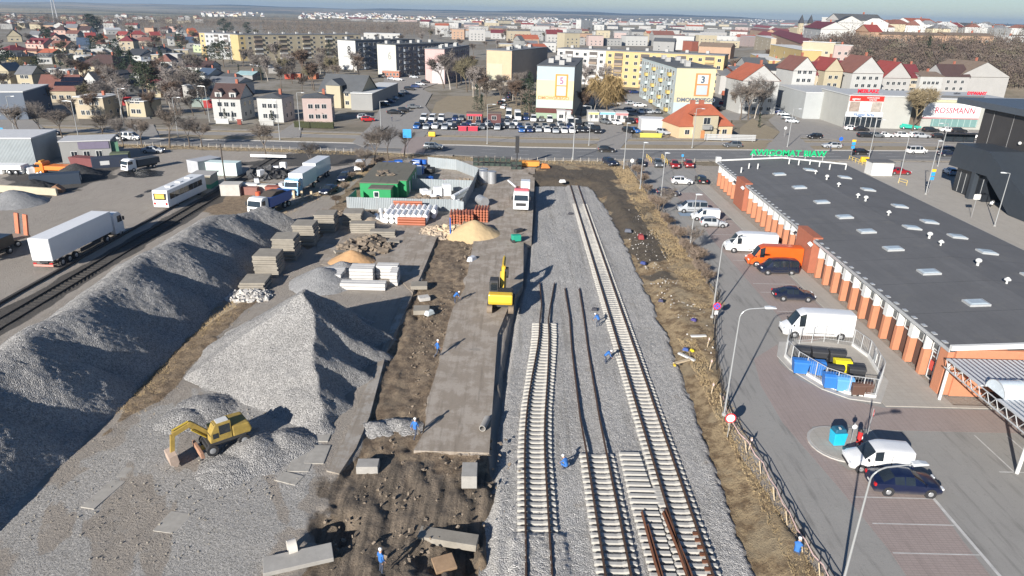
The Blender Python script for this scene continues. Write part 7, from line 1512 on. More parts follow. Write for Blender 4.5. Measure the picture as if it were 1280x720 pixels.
for i in range(9):
    x, y, _ = G(2+i*6.2, 217-(i % 2)*3); o = MB().box(0, 0, 0, 1.35, 1.3, 1.25).build('bulk_bag', M_white, bevel=.2, loc=(x, y, 0), rz=i*.4); tag(o, 'white bulk bag stacked before the metal warehouse', 'bulk bag', 'white bulk bags at the yard warehouse')
t = thing('roll_off_container', 'long dark blue waste container in the truck yard', 'container', (*G(72, 230)[:2], 0), R_(28)); MB().hull_ext([(-3.6, 0), (-3.9, 1.9), (3.7, 1.9), (3.7, 0)], -1.2, 1.2).build('body', M((.03, .045, .07), .6), t, bevel=.05); MB().box(3.74, 0, .5, .04, .9, .8).build('label_plate', M_whp, t)
t = thing('roll_off_container', 'dark blue container beside the green hoarding in the truck yard', 'container', (*G(139, 208)[:2], 0), R_(32)); MB().box(0, 0, 0, 6.5, 2.4, 2.0).build('body', M((.03, .04, .065), .6), t, bevel=.05); MB().box(-1, -1.23, .6, 1.6, .04, .8).build('label_plate', M_whp, t)
t = thing('roll_off_container', 'dark red container behind the orange flatbed lorry', 'container', (*G(112, 207)[:2], 0), R_(-12)); MB().hull_ext([(-3.2, 0), (-3.6, 1.7), (3.6, 1.7), (3.2, 0)], -1.2, 1.2).build('body', M((.16, .05, .05), .8), t, bevel=.05)
t = thing('green_container', 'olive container at the end of the dark blue one', 'container', (*G(152, 204)[:2], 0), R_(20)); MB().box(0, 0, 0, 3.4, 2.4, 2.2).build('body', M((.10, .12, .07), .7), t, bevel=.05)
t = thing('hoarding', 'green hoarding board on posts above the dark blue container', 'hoarding', (*G(139, 201)[:2], 0), R_(24)); MB().box(0, 0, 1.4, 3.6, .12, 2.5).build('board', M((.10, .22, .14), .7), t); [MB().box(s*1.6, .1, 0, .15, .15, 3.9).build('post', M_gal, t) for s in (-1, 1)]
t = thing('low_wall', 'low pale retaining wall before the dark heaps in the yard', 'wall', (*G(52, 243)[:2], 0), R_(-8)); MB().box(-3, 0, 0, 12, .4, 1.2).build('blocks', M((.45, .40, .30), .9), t)
t = thing('skip_loader_bucket', 'brown bucket lying beside the long dark blue container', 'bucket', (*G(73, 240)[:2], 0), .3); MB().hull_ext([(-1, 0), (-1, .8), (0, 1.3), (.9, .5), (.9, 0)], -.8, .8).build('body', M((.30, .16, .09), .8), t, bevel=.05)
t = thing('kiosk_hut', 'small hut with green base and pale walls beside the coach', 'hut', (*G(257, 233)[:2], 0), .05); MB().box(0, 0, 0, 3.4, 3.6, .8).build('base', M((.05, .26, .16), .7), t); MB().box(0, 0, .8, 3.4, 3.6, 1.5).build('wall', M((.50, .44, .33), .8), t); MB().box(0, 0, 2.3, 3.9, 4.1, .18).build('roof', M((.36, .35, .33), .8), t)
for k, (px, py, w, d, h, c, lb, rz) in enumerate(((257, 214, 3.2, 5.4, 2.4, (.35, .36, .38), 'silver grey van body container standing open beside the painted one', -.5), (281, 218, 6.0, 2.4, 2.4, (.52, .62, .60), 'pale container painted with faded colours beside the power pole', -.05), (291, 243, 3.2, 2.6, 1.9, (.46, .44, .40), 'pale grey concrete box on the dry grass', .1), (305, 243, 5.2, 1.0, 1.3, (.22, .10, .08), 'low red-brown steel box on the dry grass', -.05), (314, 241, 2.6, 1.0, 1.6, (.55, .55, .52), 'pale block beside the red-brown box', 0), (330, 241, 4.2, 1.2, 1.4, (.50, .50, .46), 'long pale tank block by the lorries', 0), (342, 244, 2.2, 1.6, 1.5, (.28, .09, .06), 'rusty red box beside the light blue cab', 0), (357, 243, 1.6, 1.4, 2.0, (.5, .5, .5), 'grey cabinet before the light blue cab', 0))):
    x, y, _ = G(px, py); t = thing('storage_container', lb, 'container', (x, y, .02), rz); MB().box(0, 0, 0, w, d, h).build('body', M(c, .7, var=.2), t, bevel=.05); MB().box(0, 0, h, w+.1, d+.1, .08).build('lid', M(tuple(q*1.1 for q in c), .7), t)
for nm, px, py, rx, ry, n, s, m, lb in (('scrap_pile', 337, 220, 4, 3.4, 120, 1.3, M_mach, 'dark scrap pile with white pieces among dry grass'), ('scrap_pile', 316, 236, 4, 1.6, 70, .8, M_mach, 'dark machine scrap on the low steel boxes')):
    tag(rubble(nm, lb, *G(px, py)[:2], rx, ry, n, .3, s, m, 'scrap', hmax=1.8), kind='stuff')
for k, (px, py) in enumerate(((346, 219), (327, 224), (322, 236), (355, 214))): x, y, _ = G(px, py); tag(MB().box(0, 0, 0, 1.2, .8, 1.2).build('white_appliance', M_white, bevel=.08, loc=(x, y, .6), rz=k), 'white appliance thrown on the dark scrap', 'appliance', 'white appliances on the scrap')
for px, py, c in ((323, 247, (.6, .12, .05)), (350, 247, (.6, .12, .05)), (345, 249, (.05, .2, .5))): x, y, _ = G(px, py); drum(x, y, .42, 1.0, M(c, .5), 'orange drum standing by the low boxes' if c[0] > .3 else 'blue drum between orange drum and lorry', 'drum')
tag(MB().box(0, 0, .6, 7.6, .12, .55).build('white_rail_board', M_white, loc=(*G(336, 200)[:2], 0)), 'white horizontal board by the tree at the yard entrance', 'board')
t = thing('leaning_plates', 'striped tube barrier parts standing before the lorry', 'barrier', (*G(378, 248)[:2], 0)); [MB().box(s, 0, 0, .35, .3, 1.3).build('post', M_woodl, t) for s in (-1.4, 0, 1.6)]

# --- apartment blocks
def block(pl, pr, h, depth, label, gable, longc, name='apartment_block', floors=5, number=None, ncol=None, side='R', group=None, rz=None, cols=10, stripe=None, sub=None, roofc='grey', sidecol=None, hill=False):
    g = Gh if hill else (lambda x, y: G(x, y, 0.0)); a, b_ = g(*pl), g(*pr); w = math.hypot(b_[0]-a[0], b_[1]-a[1]); rz_ = math.atan2(b_[1]-a[1], b_[0]-a[0]) if rz is None else rz
    cx, cy = (a[0]+b_[0])/2-math.sin(rz_)*depth/2, (a[1]+b_[1])/2+math.cos(rz_)*depth/2; t = thing(name, label, 'apartment block', (cx, cy, min(a[2], b_[2])), rz_, group)
    b = MB(); b.box(0, 0, -.3, w, depth, h+.3); o = b.build('wall', [WM(gable), WM(longc)], t)
    for p in o.data.polygons:
        if abs(p.normal.x) > .5: p.material_index = 1
    MB().box(0, 0, h, w+.3, depth+.3, .35).build('roof', M(ROOFS[roofc], .9, var=.3), t); 
    for k in range(max(2, int(depth/9))): MB().box(rs.uniform(-w*.25, w*.25), -depth/2+4+k*8, h+.3, 1.6, 2.2, 1.4).build('roof_vent', M(COLS['grey'], .9), t)
    sx = 1 if side == 'R' else -1; fh = h/floors*.96
    for i in range(cols):
        u = -depth/2+1.5+(depth-3)*(i+.5)/cols
        for f_ in range(floors):
            z = .9+f_*fh
            if i % 3 == 1 and sidecol:
                q = MB(); q.box(sx*(w/2+.5), u, z-.5, 1.0, 2.6, 1.1); q.build('balcony', WM(sidecol if (f_+i) % 2 else longc), t); win_part(t, sx*w/2, u, z+.1, 2.0, 1.6, sx*math.pi/2)
            else: win_part(t, sx*w/2, u, z, 1.8, 1.5, sx*math.pi/2)
    return t, w, depth, h
M_txt = M((.02, .02, .022), .6); M_txtg = M((.30, .30, .28), .6); M_txto = M((.55, .22, .06), .6); M_txtd = M((.10, .12, .16), .6)
t, w, d, h = block((424, 86), (446, 88), 14.8, 46, 'white gabled apartment block numbered 8 with dark balcony side', (.62, .62, .60), (.17, .19, .22), number='8', sidecol=(.25, .28, .32), roofc='dkgrey', cols=12); textobj('8', 5.2, M_txt, t, 'number', .05, (1.9, -d/2-.06, h-6.3), bold=.08); MB().box(.6, -d/2-.05, h-8.2, 7, .05, .5).build('name_lettering', M_txtg, t)
t, w, d, h = block((473, 95), (496, 97), 14.8, 46, 'pale white gabled apartment block numbered 6 with dark balcony side', (.62, .62, .56), (.17, .19, .22), number='6', sidecol=(.25, .28, .32), roofc='dkgrey', cols=12); textobj('6', 5.0, M_txtg, t, 'number', .05, (1.9, -d/2-.06, h-6.6), bold=.06); MB().box(.6, -d/2-.05, h-8.2, 7, .05, .4).build('name_lettering', M((.45, .45, .40), .6), t)
t, w, d, h = block((532, 104), (556, 105), 14.6, 46, 'pink gabled apartment block behind a grove of bare trees', (.62, .44, .42), (.45, .35, .33), side='R', sidecol=(.5, .4, .38), cols=10); MB().box(1.5, -d/2-.04, 0, w-3.4, .05, h*.62).build('pale_panel', WM((.60, .56, .56)), t)
t, w, d, h = block((608, 105), (639, 107), 14.6, 46, 'cream and grey gabled apartment block left of the number five block', (.62, .48, .33), (.4, .35, .3), side='L', cols=10); MB().box(-w*.17, -d/2-.04, 0, w*.62, .05, h*.62).build('pale_panel', WM((.55, .53, .40)), t)
# number 5 with its painted gable
t, w, d, h = block((669.5, 147), (715, 149), 15.4, 46, 'apartment block with yellow and blue striped gable numbered 5', (.62, .60, .42), (.5, .48, .4), side='L', cols=8, sidecol=(.6, .45, .2), roofc='dkgrey')
y_ = -d/2-.03
def strip_(z0, z1, c, nm, x0_=None, x1_=None, off=0.0, par=None): x0_ = -w/2 if x0_ is None else x0_; x1_ = w/2 if x1_ is None else x1_; return MB().box((x0_+x1_)/2, y_-off, z0, x1_-x0_, .06, z1-z0).build(nm, WM(c, .05), par or t)
strip_(h*.74, h, (.46, .54, .58), 'blue_band'); strip_(h*.45, h*.74, (.70, .67, .42), 'yellow_band'); strip_(h*.36, h*.45, (.62, .62, .38), 'pale_band'); strip_(h*.2, h*.36, (.52, .60, .56), 'mint_band'); strip_(h*.10, h*.2, (.14, .05, .04), 'brown_band'); strip_(0, h*.10, (.34, .44, .32), 'green_band')
fr = strip_(h*.42, h*.86, (.62, .33, .06), 'painted_frame', w*.0, w*.34, .04); strip_(h*.65, h*.83, (.64, .64, .62), 'white_square', w*.045, w*.295, .08, fr); strip_(h*.45, h*.63, (.52, .56, .60), 'grey_square', w*.045, w*.295, .08, fr)
textobj('5', 2.7, M((.30, .12, .22), .6), t, 'number', .04, (w*.17, y_-.14, h*.68), bold=.05); textobj('DMOWSKIEGO', 1.35, M((.42, .20, .08), .6), t, 'street_name', .04, (-w*.03, y_-.06, h*.37), bold=.03, sx=1.05)
# number 3
t, w, d, h = block((839.5, 143), (889, 146), 14.9, 55, 'apartment block with yellow gable numbered 3 and long mint side', (.62, .56, .34), (.50, .56, .56), side='L', cols=13, sidecol=(.62, .48, .18), roofc='dkgrey', rz=R_(2))
y_ = -d/2-.03; strip_(h*.80, h, (.64, .60, .42), 'pale_band'); strip_(h*.52, h*.80, (.70, .66, .42), 'yellow_band'); strip_(h*.28, h*.52, (.62, .57, .40), 'cream_band'); strip_(0, h*.28, (.50, .58, .60), 'pale_blue_band')
fr = strip_(h*.42, h*.90, (.62, .28, .10), 'painted_frame', w*.0, w*.38, .04); strip_(h*.68, h*.87, (.64, .64, .62), 'white_square', w*.05, w*.33, .08, fr); strip_(h*.45, h*.65, (.50, .56, .60), 'grey_square', w*.05, w*.33, .08, fr)
textobj('3', 2.9, M((.03, .07, .12), .6), t, 'number', .04, (w*.19, y_-.14, h*.705), bold=.07); textobj('DMOWSKIEGO', 1.7, M_txtd, t, 'street_name', .04, (w*.07, y_-.06, h*.30), bold=.06, sx=1.1)
# long slabs seen from the front
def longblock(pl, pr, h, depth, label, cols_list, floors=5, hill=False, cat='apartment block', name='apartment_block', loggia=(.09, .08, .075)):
    g = Gh if hill else (lambda x, y: G(x, y, 0.0)); a, b_ = g(*pl), g(*pr); w = math.hypot(b_[0]-a[0], b_[1]-a[1]); rz = math.atan2(b_[1]-a[1], b_[0]-a[0]); cx, cy = (a[0]+b_[0])/2-math.sin(rz)*depth/2, (a[1]+b_[1])/2+math.cos(rz)*depth/2
    t = thing(name, label, cat, (cx, cy, min(a[2], b_[2])), rz); u0 = -w/2; fh = h*.96/floors
    for frac, c, pattern in cols_list:
        u1 = u0+w*frac; MB().box((u0+u1)/2, 0, -.3, u1-u0-.01, depth, h+.3).build('wall', WM(c), t); n = len(pattern)
        for i, ch in enumerate(pattern):
            u = u0+(u1-u0)*(i+.5)/n; s = (u1-u0)/n
            for f_ in range(floors):
                z = .9+f_*fh
                if ch == 'w': win_part(t, u, -depth/2, z, 1.6, 1.4, 0)
                elif ch == 'b':
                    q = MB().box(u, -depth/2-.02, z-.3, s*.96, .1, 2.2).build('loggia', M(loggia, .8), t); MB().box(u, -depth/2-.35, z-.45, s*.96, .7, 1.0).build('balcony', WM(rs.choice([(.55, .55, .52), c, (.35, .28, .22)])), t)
        u0 = u1
    MB().box(0, 0, h, w+.3, depth+.3, .4).build('roof', M(ROOFS['grey'], .9, var=.3), t)
    for k in range(int(w/9)): MB().box(-w/2+5+k*9, 1, h+.3, 1.4, 1.4, 1.2).build('roof_vent', M(COLS['grey'], .9), t)
    return t
longblock((695, 103), (900, 116), 15.2, 12, 'long apartment block half white and half yellow behind blocks five and three', [(.31, (.60, .59, .57), 'wbwwbw'), (.69, (.62, .47, .24), 'wbwwbwwwbwwbw')])
longblock((253, 72), (301, 75), 14.6, 12, 'pale grey apartment block with a yellow striped end at left', [(.14, (.60, .46, .24), 'w'), (.36, (.50, .51, .51), 'wwb'), (.5, (.52, .53, .53), 'wbwb')])
longblock((301, 76), (452, 72), 14.6, 12, 'very long yellow beige apartment block behind bare trees', [(.05, (.58, .46, .24), 'w'), (.95, (.50, .44, .32), 'wbwwbwwbwwbwwbw')])
# yellow house, garages, kiosks
T, w, h = house((400, 133), (452, 136), 114, 'large pale yellow house with dark gable roof and a front gable dormer', 'cream', 'dkgrey', 'gable', 5.2, 13, 5, 2, 1, chim=False); MB().box(-1.5, -7.2, 0, 5.0, 1.6, h+2.2).build('front_bay', WM(COLS['cream']), T); MB().hull_ext([(-4.4, h+2.2), (-1.5, h+4.2), (1.4, h+2.2)], -8.2, -2).build('bay_roof', tile_m(ROOFS['dkgrey']), T)
house((466, 138), (498, 122), 118, 'low dark grey walled annexe behind the yellow house', 'grey', 'dkgrey', 'flat', 0, 7, 0, 0, chim=False)
T, w, h = house((848, 173), (914, 172), 158, 'cream house with large orange-red mansard roof beside the road', (M((.58, .42, .26), .85, var=.08)), 'orange', 'hip', 5.2, 11, 6, 1, 0, chim=False)
MB().box(-.6, -5.8, 0, 6.6, 1.4, h+3.4).build('front_bay', WM(COLS['cream']), T); MB().hull_ext([(-4.4, h+3.0), (-.6, h+5.0), (3.2, h+3.0)], -6.9, -1).build('bay_roof', tile_m(ROOFS['orange']), T); win_part(T, -.6, -6.5, h+.6, 2.0, 1.8, 0); MB().box(-.6, -7.1, h-.6, 2.4, 1.1, 1.1).build('balcony', WM(COLS['grey']), T); MB().box(-1.4, -6.52, 0, 1.1, .06, 2.2).build('door', M((.45, .20, .08), .7), T)
for s in (-1.8, .8): MB().box(s, .5, h+3.5, 1.1, 1.1, 2.6).build('chimney', M(COLS['brick'], .9), T)
t = thing('crash_barrier', 'stacked silver crash barrier rails before the orange-roofed house', 'barrier', (*G(912, 177)[:2], .1), .02); [MB().box(0, 0, .25+k*.4, 13.5, .1, .3).build('rail', M_gal, t) for k in range(4)]; [MB().box(x, .1, 0, .12, .1, 1.8).build('post', M_gal, t) for x in (-6, -2, 2, 6)]
def kiosk(px0, px1, py, h, c, label, d=4, roof=(.5, .5, .5), win=0, cat='kiosk', sign=None, name='kiosk'):
    a, b_ = G(px0, py), G(px1, py); w = b_[0]-a[0]; t = thing(name, label, cat, ((a[0]+b_[0])/2, a[1]+d/2, .08)); MB().box(0, 0, 0, w, d, h).build('wall', WM(c), t); MB().box(0, 0, h, w+.3, d+.3, .18).build('roof', M(roof, .8), t)
    for i in range(win): win_part(t, -w/2+w*(i+.5)/win, -d/2, .9, min(1.4, w/win*.6), 1.2, 0)
    if sign: MB().box(0, -d/2-.05, h-.6, w*.96, .08, .6).build('sign_band', M(sign, .5), t)
    return t
kiosk(583, 603, 154, 2.6, (.20, .09, .06), 'red brown kiosk with small red sign in the dealer yard', 4, (.16, .12, .1), 2, sign=(.5, .05, .08)); kiosk(609, 626, 154, 2.6, (.16, .07, .07), 'plain dark brown kiosk beside the white vans', 4, (.16, .12, .1), 1)
kiosk(735, 748, 152, 2.7, (.60, .60, .58), 'kiosk with yellow sign band in the kiosk row', 5, sign=(.75, .6, .2), win=2); kiosk(748, 768, 152, 2.7, (.60, .60, .58), 'kiosk with light blue sign band in the kiosk row', 5, sign=(.2, .45, .7), win=3); kiosk(769, 784, 153, 2.7, (.62, .6, .6), 'kiosk with white and red sign band in the kiosk row', 5, sign=(.65, .2, .2), win=2)
kiosk(696, 706, 152, 3.0, (.62, .62, .60), 'white office kiosk with poster below block five', 3, win=1); kiosk(708, 713, 153, 3.0, (.64, .64, .63), 'narrow white cabin below block five', 3)
kiosk(801, 829, 163, 3.0, (.64, .65, .66), 'white camper trailer shaped cabin in the dealer yard', 5, (.64, .65, .66), cat='cabin', name='cabin'); kiosk(800, 826, 172, .95, (.62, .58, .12), 'long yellow and white banner board before the white cabin', .3, (.62, .58, .12), cat='banner', name='banner_board')
kiosk(573, 583, 164, 1.1, (.60, .06, .10), 'left red banner on the dealer fence', .3, (.6, .1, .12), cat='banner', name='banner_board'); kiosk(585, 597, 164, 1.1, (.62, .05, .09), 'right red banner on the dealer fence', .3, (.6, .1, .12), cat='banner', name='banner_board')
kiosk(590, 645, 112, 3.2, (.40, .36, .30), 'long low shed with flat roof before the cream block', 7, (.35, .33, .3), 8, 'shed', name='shed'); kiosk(478, 500, 97, 3, (.50, .22, .14), 'row of orange brown garages before block six', 6, (.5, .48, .45), 5, 'garages', name='garage_row'); kiosk(520, 532, 92, 3.4, (.58, .48, .22), 'small yellow shed before the pink block', 6, (.2, .18, .18), 1, 'shed', name='shed')
for px, c, n in ((356, (.52, .10, .06), 'red'), (365, (.50, .18, .10), 'orange red'), (384, (.45, .16, .08), 'rusty')): kiosk(px, px+12, 99, 2.4, c, n+' garage wall among the bare trees at left', 5, (.25, .2, .18), 0, 'garage', name='garage')
kiosk(336, 352, 92, 2.4, (.32, .31, .30), 'grey low garage with flat roof near the long beige block', 6, (.3, .3, .3), 1, 'garage', name='garage')
kiosk(240, 262, 134, 2.2, (.28, .33, .30), 'garden shed with pale mint roof left of the mansard house', 6, (.42, .58, .52), 0, 'shed', name='shed'); kiosk(255, 268, 135, 2.0, (.40, .05, .05), 'shed with a red roof beside the mansard house', 4, (.50, .07, .06), 0, 'shed', name='shed')
kiosk(150, 158, 132, 2.0, (.4, .05, .05), 'bright red awning beside the flat-roofed house', 4, (.6, .03, .03), 0, 'awning', name='awning')
t = thing('hedge', 'clipped olive hedge before the pink house', 'hedge', (*G(393, 160)[:2], .06)); b = MB(); rr = random.Random(5)
for i in range(1500):
    x, y, z = rr.uniform(-5.4, 5.4), rr.uniform(-.6, .6), rr.uniform(0, 1.7); a = rr.uniform(0, 6); s = .14; b.tri((x, y, z), (x+s*math.cos(a), y+s*math.sin(a), z+.05), (x, y+s*.3, z+s))
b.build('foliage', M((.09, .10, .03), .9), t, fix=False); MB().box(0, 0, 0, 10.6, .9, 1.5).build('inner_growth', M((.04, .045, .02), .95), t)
for px0, px1, py, c, lb in ((270, 287, 155, (.62, .62, .60), 'white low garden wall before the mansard house'), (325, 343, 157, (.50, .50, .48), 'grey white garden wall before the cube house'), (297, 302, 156, (.30, .08, .06), 'red brown gate pillar before the mansard house')): kiosk(px0, px1, py, 1.2, c, lb, .4, c, 0, 'wall', name='garden_wall')
wf = thing('garden_fence', 'long dark board fence of the gardens along the pavement', 'fence', (*G(100, 156)[:2], 0)); a = G(100, 156); 
for x0_, x1_ in ((100, 160), (160, 215), (215, 262)):
    p, q = G(x0_, 156), G(x1_, 156); MB().beam((p[0]-a[0], p[1]-a[1], .8), (q[0]-a[0]-.2, q[1]-a[1], .8), .12, 1.5).build('panel', M((.09, .08, .07), .9), wf)

# --- retail building and its signs
mx, my = 99.5, 212.0
rt = thing('retail_building', 'long pale retail building with large shop signs', 'shop building', (mx, my, 0)); MW = (.50, .50, .465)
def RB(x, y, z, sx, sy, sz, nm, m, par=rt, bev=0): return MB().box(x-mx+0, y-my, z, sx, sy, sz).build(nm, m, par, bevel=bev)
RB(109.5, 222, 0, 19.5, 20, 9.4, 'front_block', WM(MW)); RB(135, 225, 0, 33, 22, 8.8, 'long_block', WM((.48, .48, .44))); RB(165, 222, 0, 28, 22, 7.5, 'right_block', WM((.48, .48, .44))); RB(103, 243, 0, 18, 26, 8.2, 'rear_block', WM((.46, .48, .48)))
for (x, y, w, d, z) in ((109.5, 222, 19.9, 20.4, 9.4), (135, 225, 33.2, 22.4, 8.8), (165, 222, 28, 22.4, 7.5), (103, 243, 18.2, 26.2, 8.2)): RB(x, y, z, w, d, .35, 'roof', M((.45, .46, .46), .7))
sb = RB(105.0, 211.9, 4.9, 10.2, .14, 4.6, 'sign_panel', M((.62, .60, .58), .5)); RB(105.0, 211.75, 8.0, 10.2, .12, 1.5, 'red_header', M((.65, .03, .02), .5), sb)
for k, c in enumerate(((.30, .24, .20), (.55, .55, .54), (.34, .30, .26))): RB(101.7+k*3.3, 211.76, 5.0, 3.0, .1, 2.8, 'photo_panel', M(c, .6, var=.6, scale=1.2), sb)
textobj('agmaz', 1.0, M_white, sb, 'lettering', .02, (101.8-mx, 211.66-my, 8.3)); textobj('WYPOSAZENIE', .55, M_white, sb, 'lettering', .02, (106.8-mx, 211.66-my, 8.8)); textobj('WNETRZ', .55, M_white, sb, 'lettering', .02, (106.8-mx, 211.66-my, 8.2))
fb = RB(105.1, 211.8, 3.4, 11.2, .14, 1.4, 'shop_name_board', M((.66, .67, .68), .5)); textobj('Flugger farby', 1.2, M((.04, .12, .28), .5), fb, 'lettering', .03, (105.1-mx, 211.7-my, 3.65), bold=.02)
gl = RB(105.2, 211.9, .3, 11.4, .14, 3.0, 'shop_window', M_cglass)
for k in range(8): RB(99.7+k*1.58, 211.8, .3, .1, .1, 3.0, 'mullion', M_whp, gl)
rsb = RB(132.4, 213.8, 3.6, 17.2, .3, 4.0, 'sign_panel', M((.70, .70, .69), .5)); textobj('ROSSMANN', 2.5, M((.55, .02, .06), .5), rsb, 'lettering', .05, (133.3-mx, 213.6-my, 4.8), sx=.92); RB(132.4, 213.7, 3.2, 17.2, .3, .35, 'pink_line', M((.60, .30, .30), .5), rsb)
g2 = RB(134, 213.85, .8, 14, .2, 2.3, 'shop_window', M((.16, .27, .26), .15))
for k in range(8): RB(127.5+k*1.9, 213.72, .8, .12, .12, 2.3, 'mullion', M((.35, .45, .42), .5), g2)
RB(119.5, 213.9, .4, 8.5, .2, 6.8, 'brown_opening', M((.14, .11, .08), .8)); RB(117.6, 213.6, .6, 4.6, .5, 2.4, 'orange_stall', M((.50, .08, .03), .6)); RB(130.5, 213.9, 8.0, 12, .1, .6, 'faded_sign', M((.50, .48, .30), .6))
rl_ = RB(106, 214, 9.9, 9, .15, .1, 'sign_rail', M_gal); textobj('MEBLARZ', 1.5, M((.60, .01, .03), .5), rl_, 'lettering', .08, (106-mx, 214-my, 10.2), bold=.05)
r2 = RB(136, 216, 8.9, 11, .15, .1, 'sign_rail', M_gal); textobj('DYWANY', 1.3, M((.60, .01, .03), .5), r2, 'lettering', .08, (140-mx, 216-my, 10.2), bold=.05); textobj('salon', 1.0, M_txt, r2, 'lettering', .08, (134-mx, 216-my, 10.2)); RB(136, 215.9, 9.2, 13, .2, .6, 'dark_board', M((.10, .10, .10), .6))
RB(99.7, 236, 5.4, .1, 9, 1.3, 'yellow_stripe', M((.55, .50, .25), .6))
tg = thing('green_boom_lift', 'green lifting machine folded under the bare tree by the shops', 'machine', (*G(1135, 162)[:2], .1), -.25); MB().box(0, 0, .4, 5, 1.6, .8).build('body', M((.02, .35, .26), .5), tg, bevel=.1); MB().rod((-2, 0, 1.4), (3.4, 0, .8), .25).build('boom', M((.02, .40, .30), .5), tg); wheels(tg, [-1.5, 1.6], .8, .4)
bs = thing('bus_shelter', 'dark glass bus shelter at the end of retail car park', 'bus shelter', (*G(1200, 179)[:2], .1), 0); MB().box(0, 0, 2.4, 9, 2.2, .2).build('roof', M_black, bs); [MB().box(x, .9, 0, .12, .12, 2.4).build('post', M_black, bs) for x in (-4.2, -1.4, 1.4, 4.2)]; MB().box(0, 1.0, .3, 8.6, .05, 1.9).build('glass_wall', M_cglass, bs)

# --- red-roofed terrace behind the shops
def gh(px0, px1, py, h, rh, wall, roof, lb, kind='gablef', depth=14, cols=3, floors=4, **k): return house((px0, py), (px1, py+ .4), 0, lb, wall, roof, kind, rh, depth, cols, floors, h=h, chim=True, **k)
for a in ((955, 972, 127, 12, 2, 'white', 'dark', 'white tall house with dark blue roof left of red-roofed terrace', 'gable', 12, 2, 4), (974, 986, 128, 12.5, 2, 'pale', 'orange', 'narrow grey house with orange roof in the terrace', 'gable', 12, 1, 4),
          (984, 1012, 136, 13.5, 4.6, 'white', 'redbrown', 'white gabled end house of the red-roofed terrace', 'gablef', 14, 3, 5), (1013, 1024, 128, 10.5, 4.5, 'beige', 'maroon', 'recessed house between the two white gables', 'gable', 14, 1, 4),
          (1024, 1046, 130, 12.5, 4.6, 'cream', 'red', 'cream gabled house second in the red-roofed terrace', 'gablef', 14, 2, 4), (1047, 1060, 127, 10.5, 5.0, 'white', 'maroon', 'recessed house with small dormer in terrace middle', 'gable', 14, 2, 4),
          (1058, 1096, 131, 12.0, 6.0, 'white', 'redbrown', 'wide pale gabled house in the terrace above red shop letters', 'gablef', 14, 4, 4), (1098, 1132, 127, 9.5, 6.0, 'pale', 'red', 'pale gabled house with wide red roof edges', 'gablef', 14, 4, 3),
          (1130, 1144, 125, 9.0, 5.0, 'beige', 'maroon', 'beige house with dark crimson roof and dormer', 'gable', 14, 2, 3), (1144, 1172, 126, 10.0, 1.4, 'white', 'tan', 'white terrace house with flat parapets right of crimson roof', 'gable', 12, 4, 3),
          (1172, 1205, 124, 9.5, 4.6, 'pale', 'brown', 'pale house with low brown roof and green dormer', 'gable', 12, 3, 3), (1190, 1254, 124, 9.5, 6.0, 'pale', 'tan', 'large blank pale grey gable end of a hall', 'gablef', 22, 0, 0)):
    px0, px1, py, h, rh, wl_, rf, lb, kd, dp, c_, fl = a; gh(px0, px1, py, h, rh, wl_, rf, lb, kd, dp, c_, fl)
house((1008, 138), (1028, 139), 0, 'small white flat garage hut beside the white gable', 'white', 'grey', 'flat', 0, 8, 2, 1, chim=False, h=3.2)
for a in ((923, 968, 142, 11, 5, 'white', 'orange', 'white house with orange roof behind the bare trees', 'gablef', 14, 4, 4), (912, 926, 118, 10, 1, 'brick', 'grey', 'narrow red brick building behind the yard', 'gable', 20, 2, 4), (898, 912, 118, 8, 2, 'pale', 'grey', 'grey sheds with pale metal roof behind block three', 'gable', 20, 0, 0), (930, 958, 108, 9, 4, 'grey', 'dkgrey', 'house with large dark slate roof behind the white one', 'gable', 14, 3, 2), (895, 912, 100, 8, 1, 'pink', 'dark', 'pink house with dark solar roof behind the long block', 'gable', 12, 2, 3), (903, 912, 128, 2.6, 1.6, 'cream', 'orange', 'tiny cream hut with orange roof in the yard', 'gable', 5, 1, 1)):
    px0, px1, py, h, rh, wl_, rf, lb, kd, dp, c_, fl = a; gh(px0, px1, py, h, rh, wl_, rf, lb, kd, dp, c_, fl)
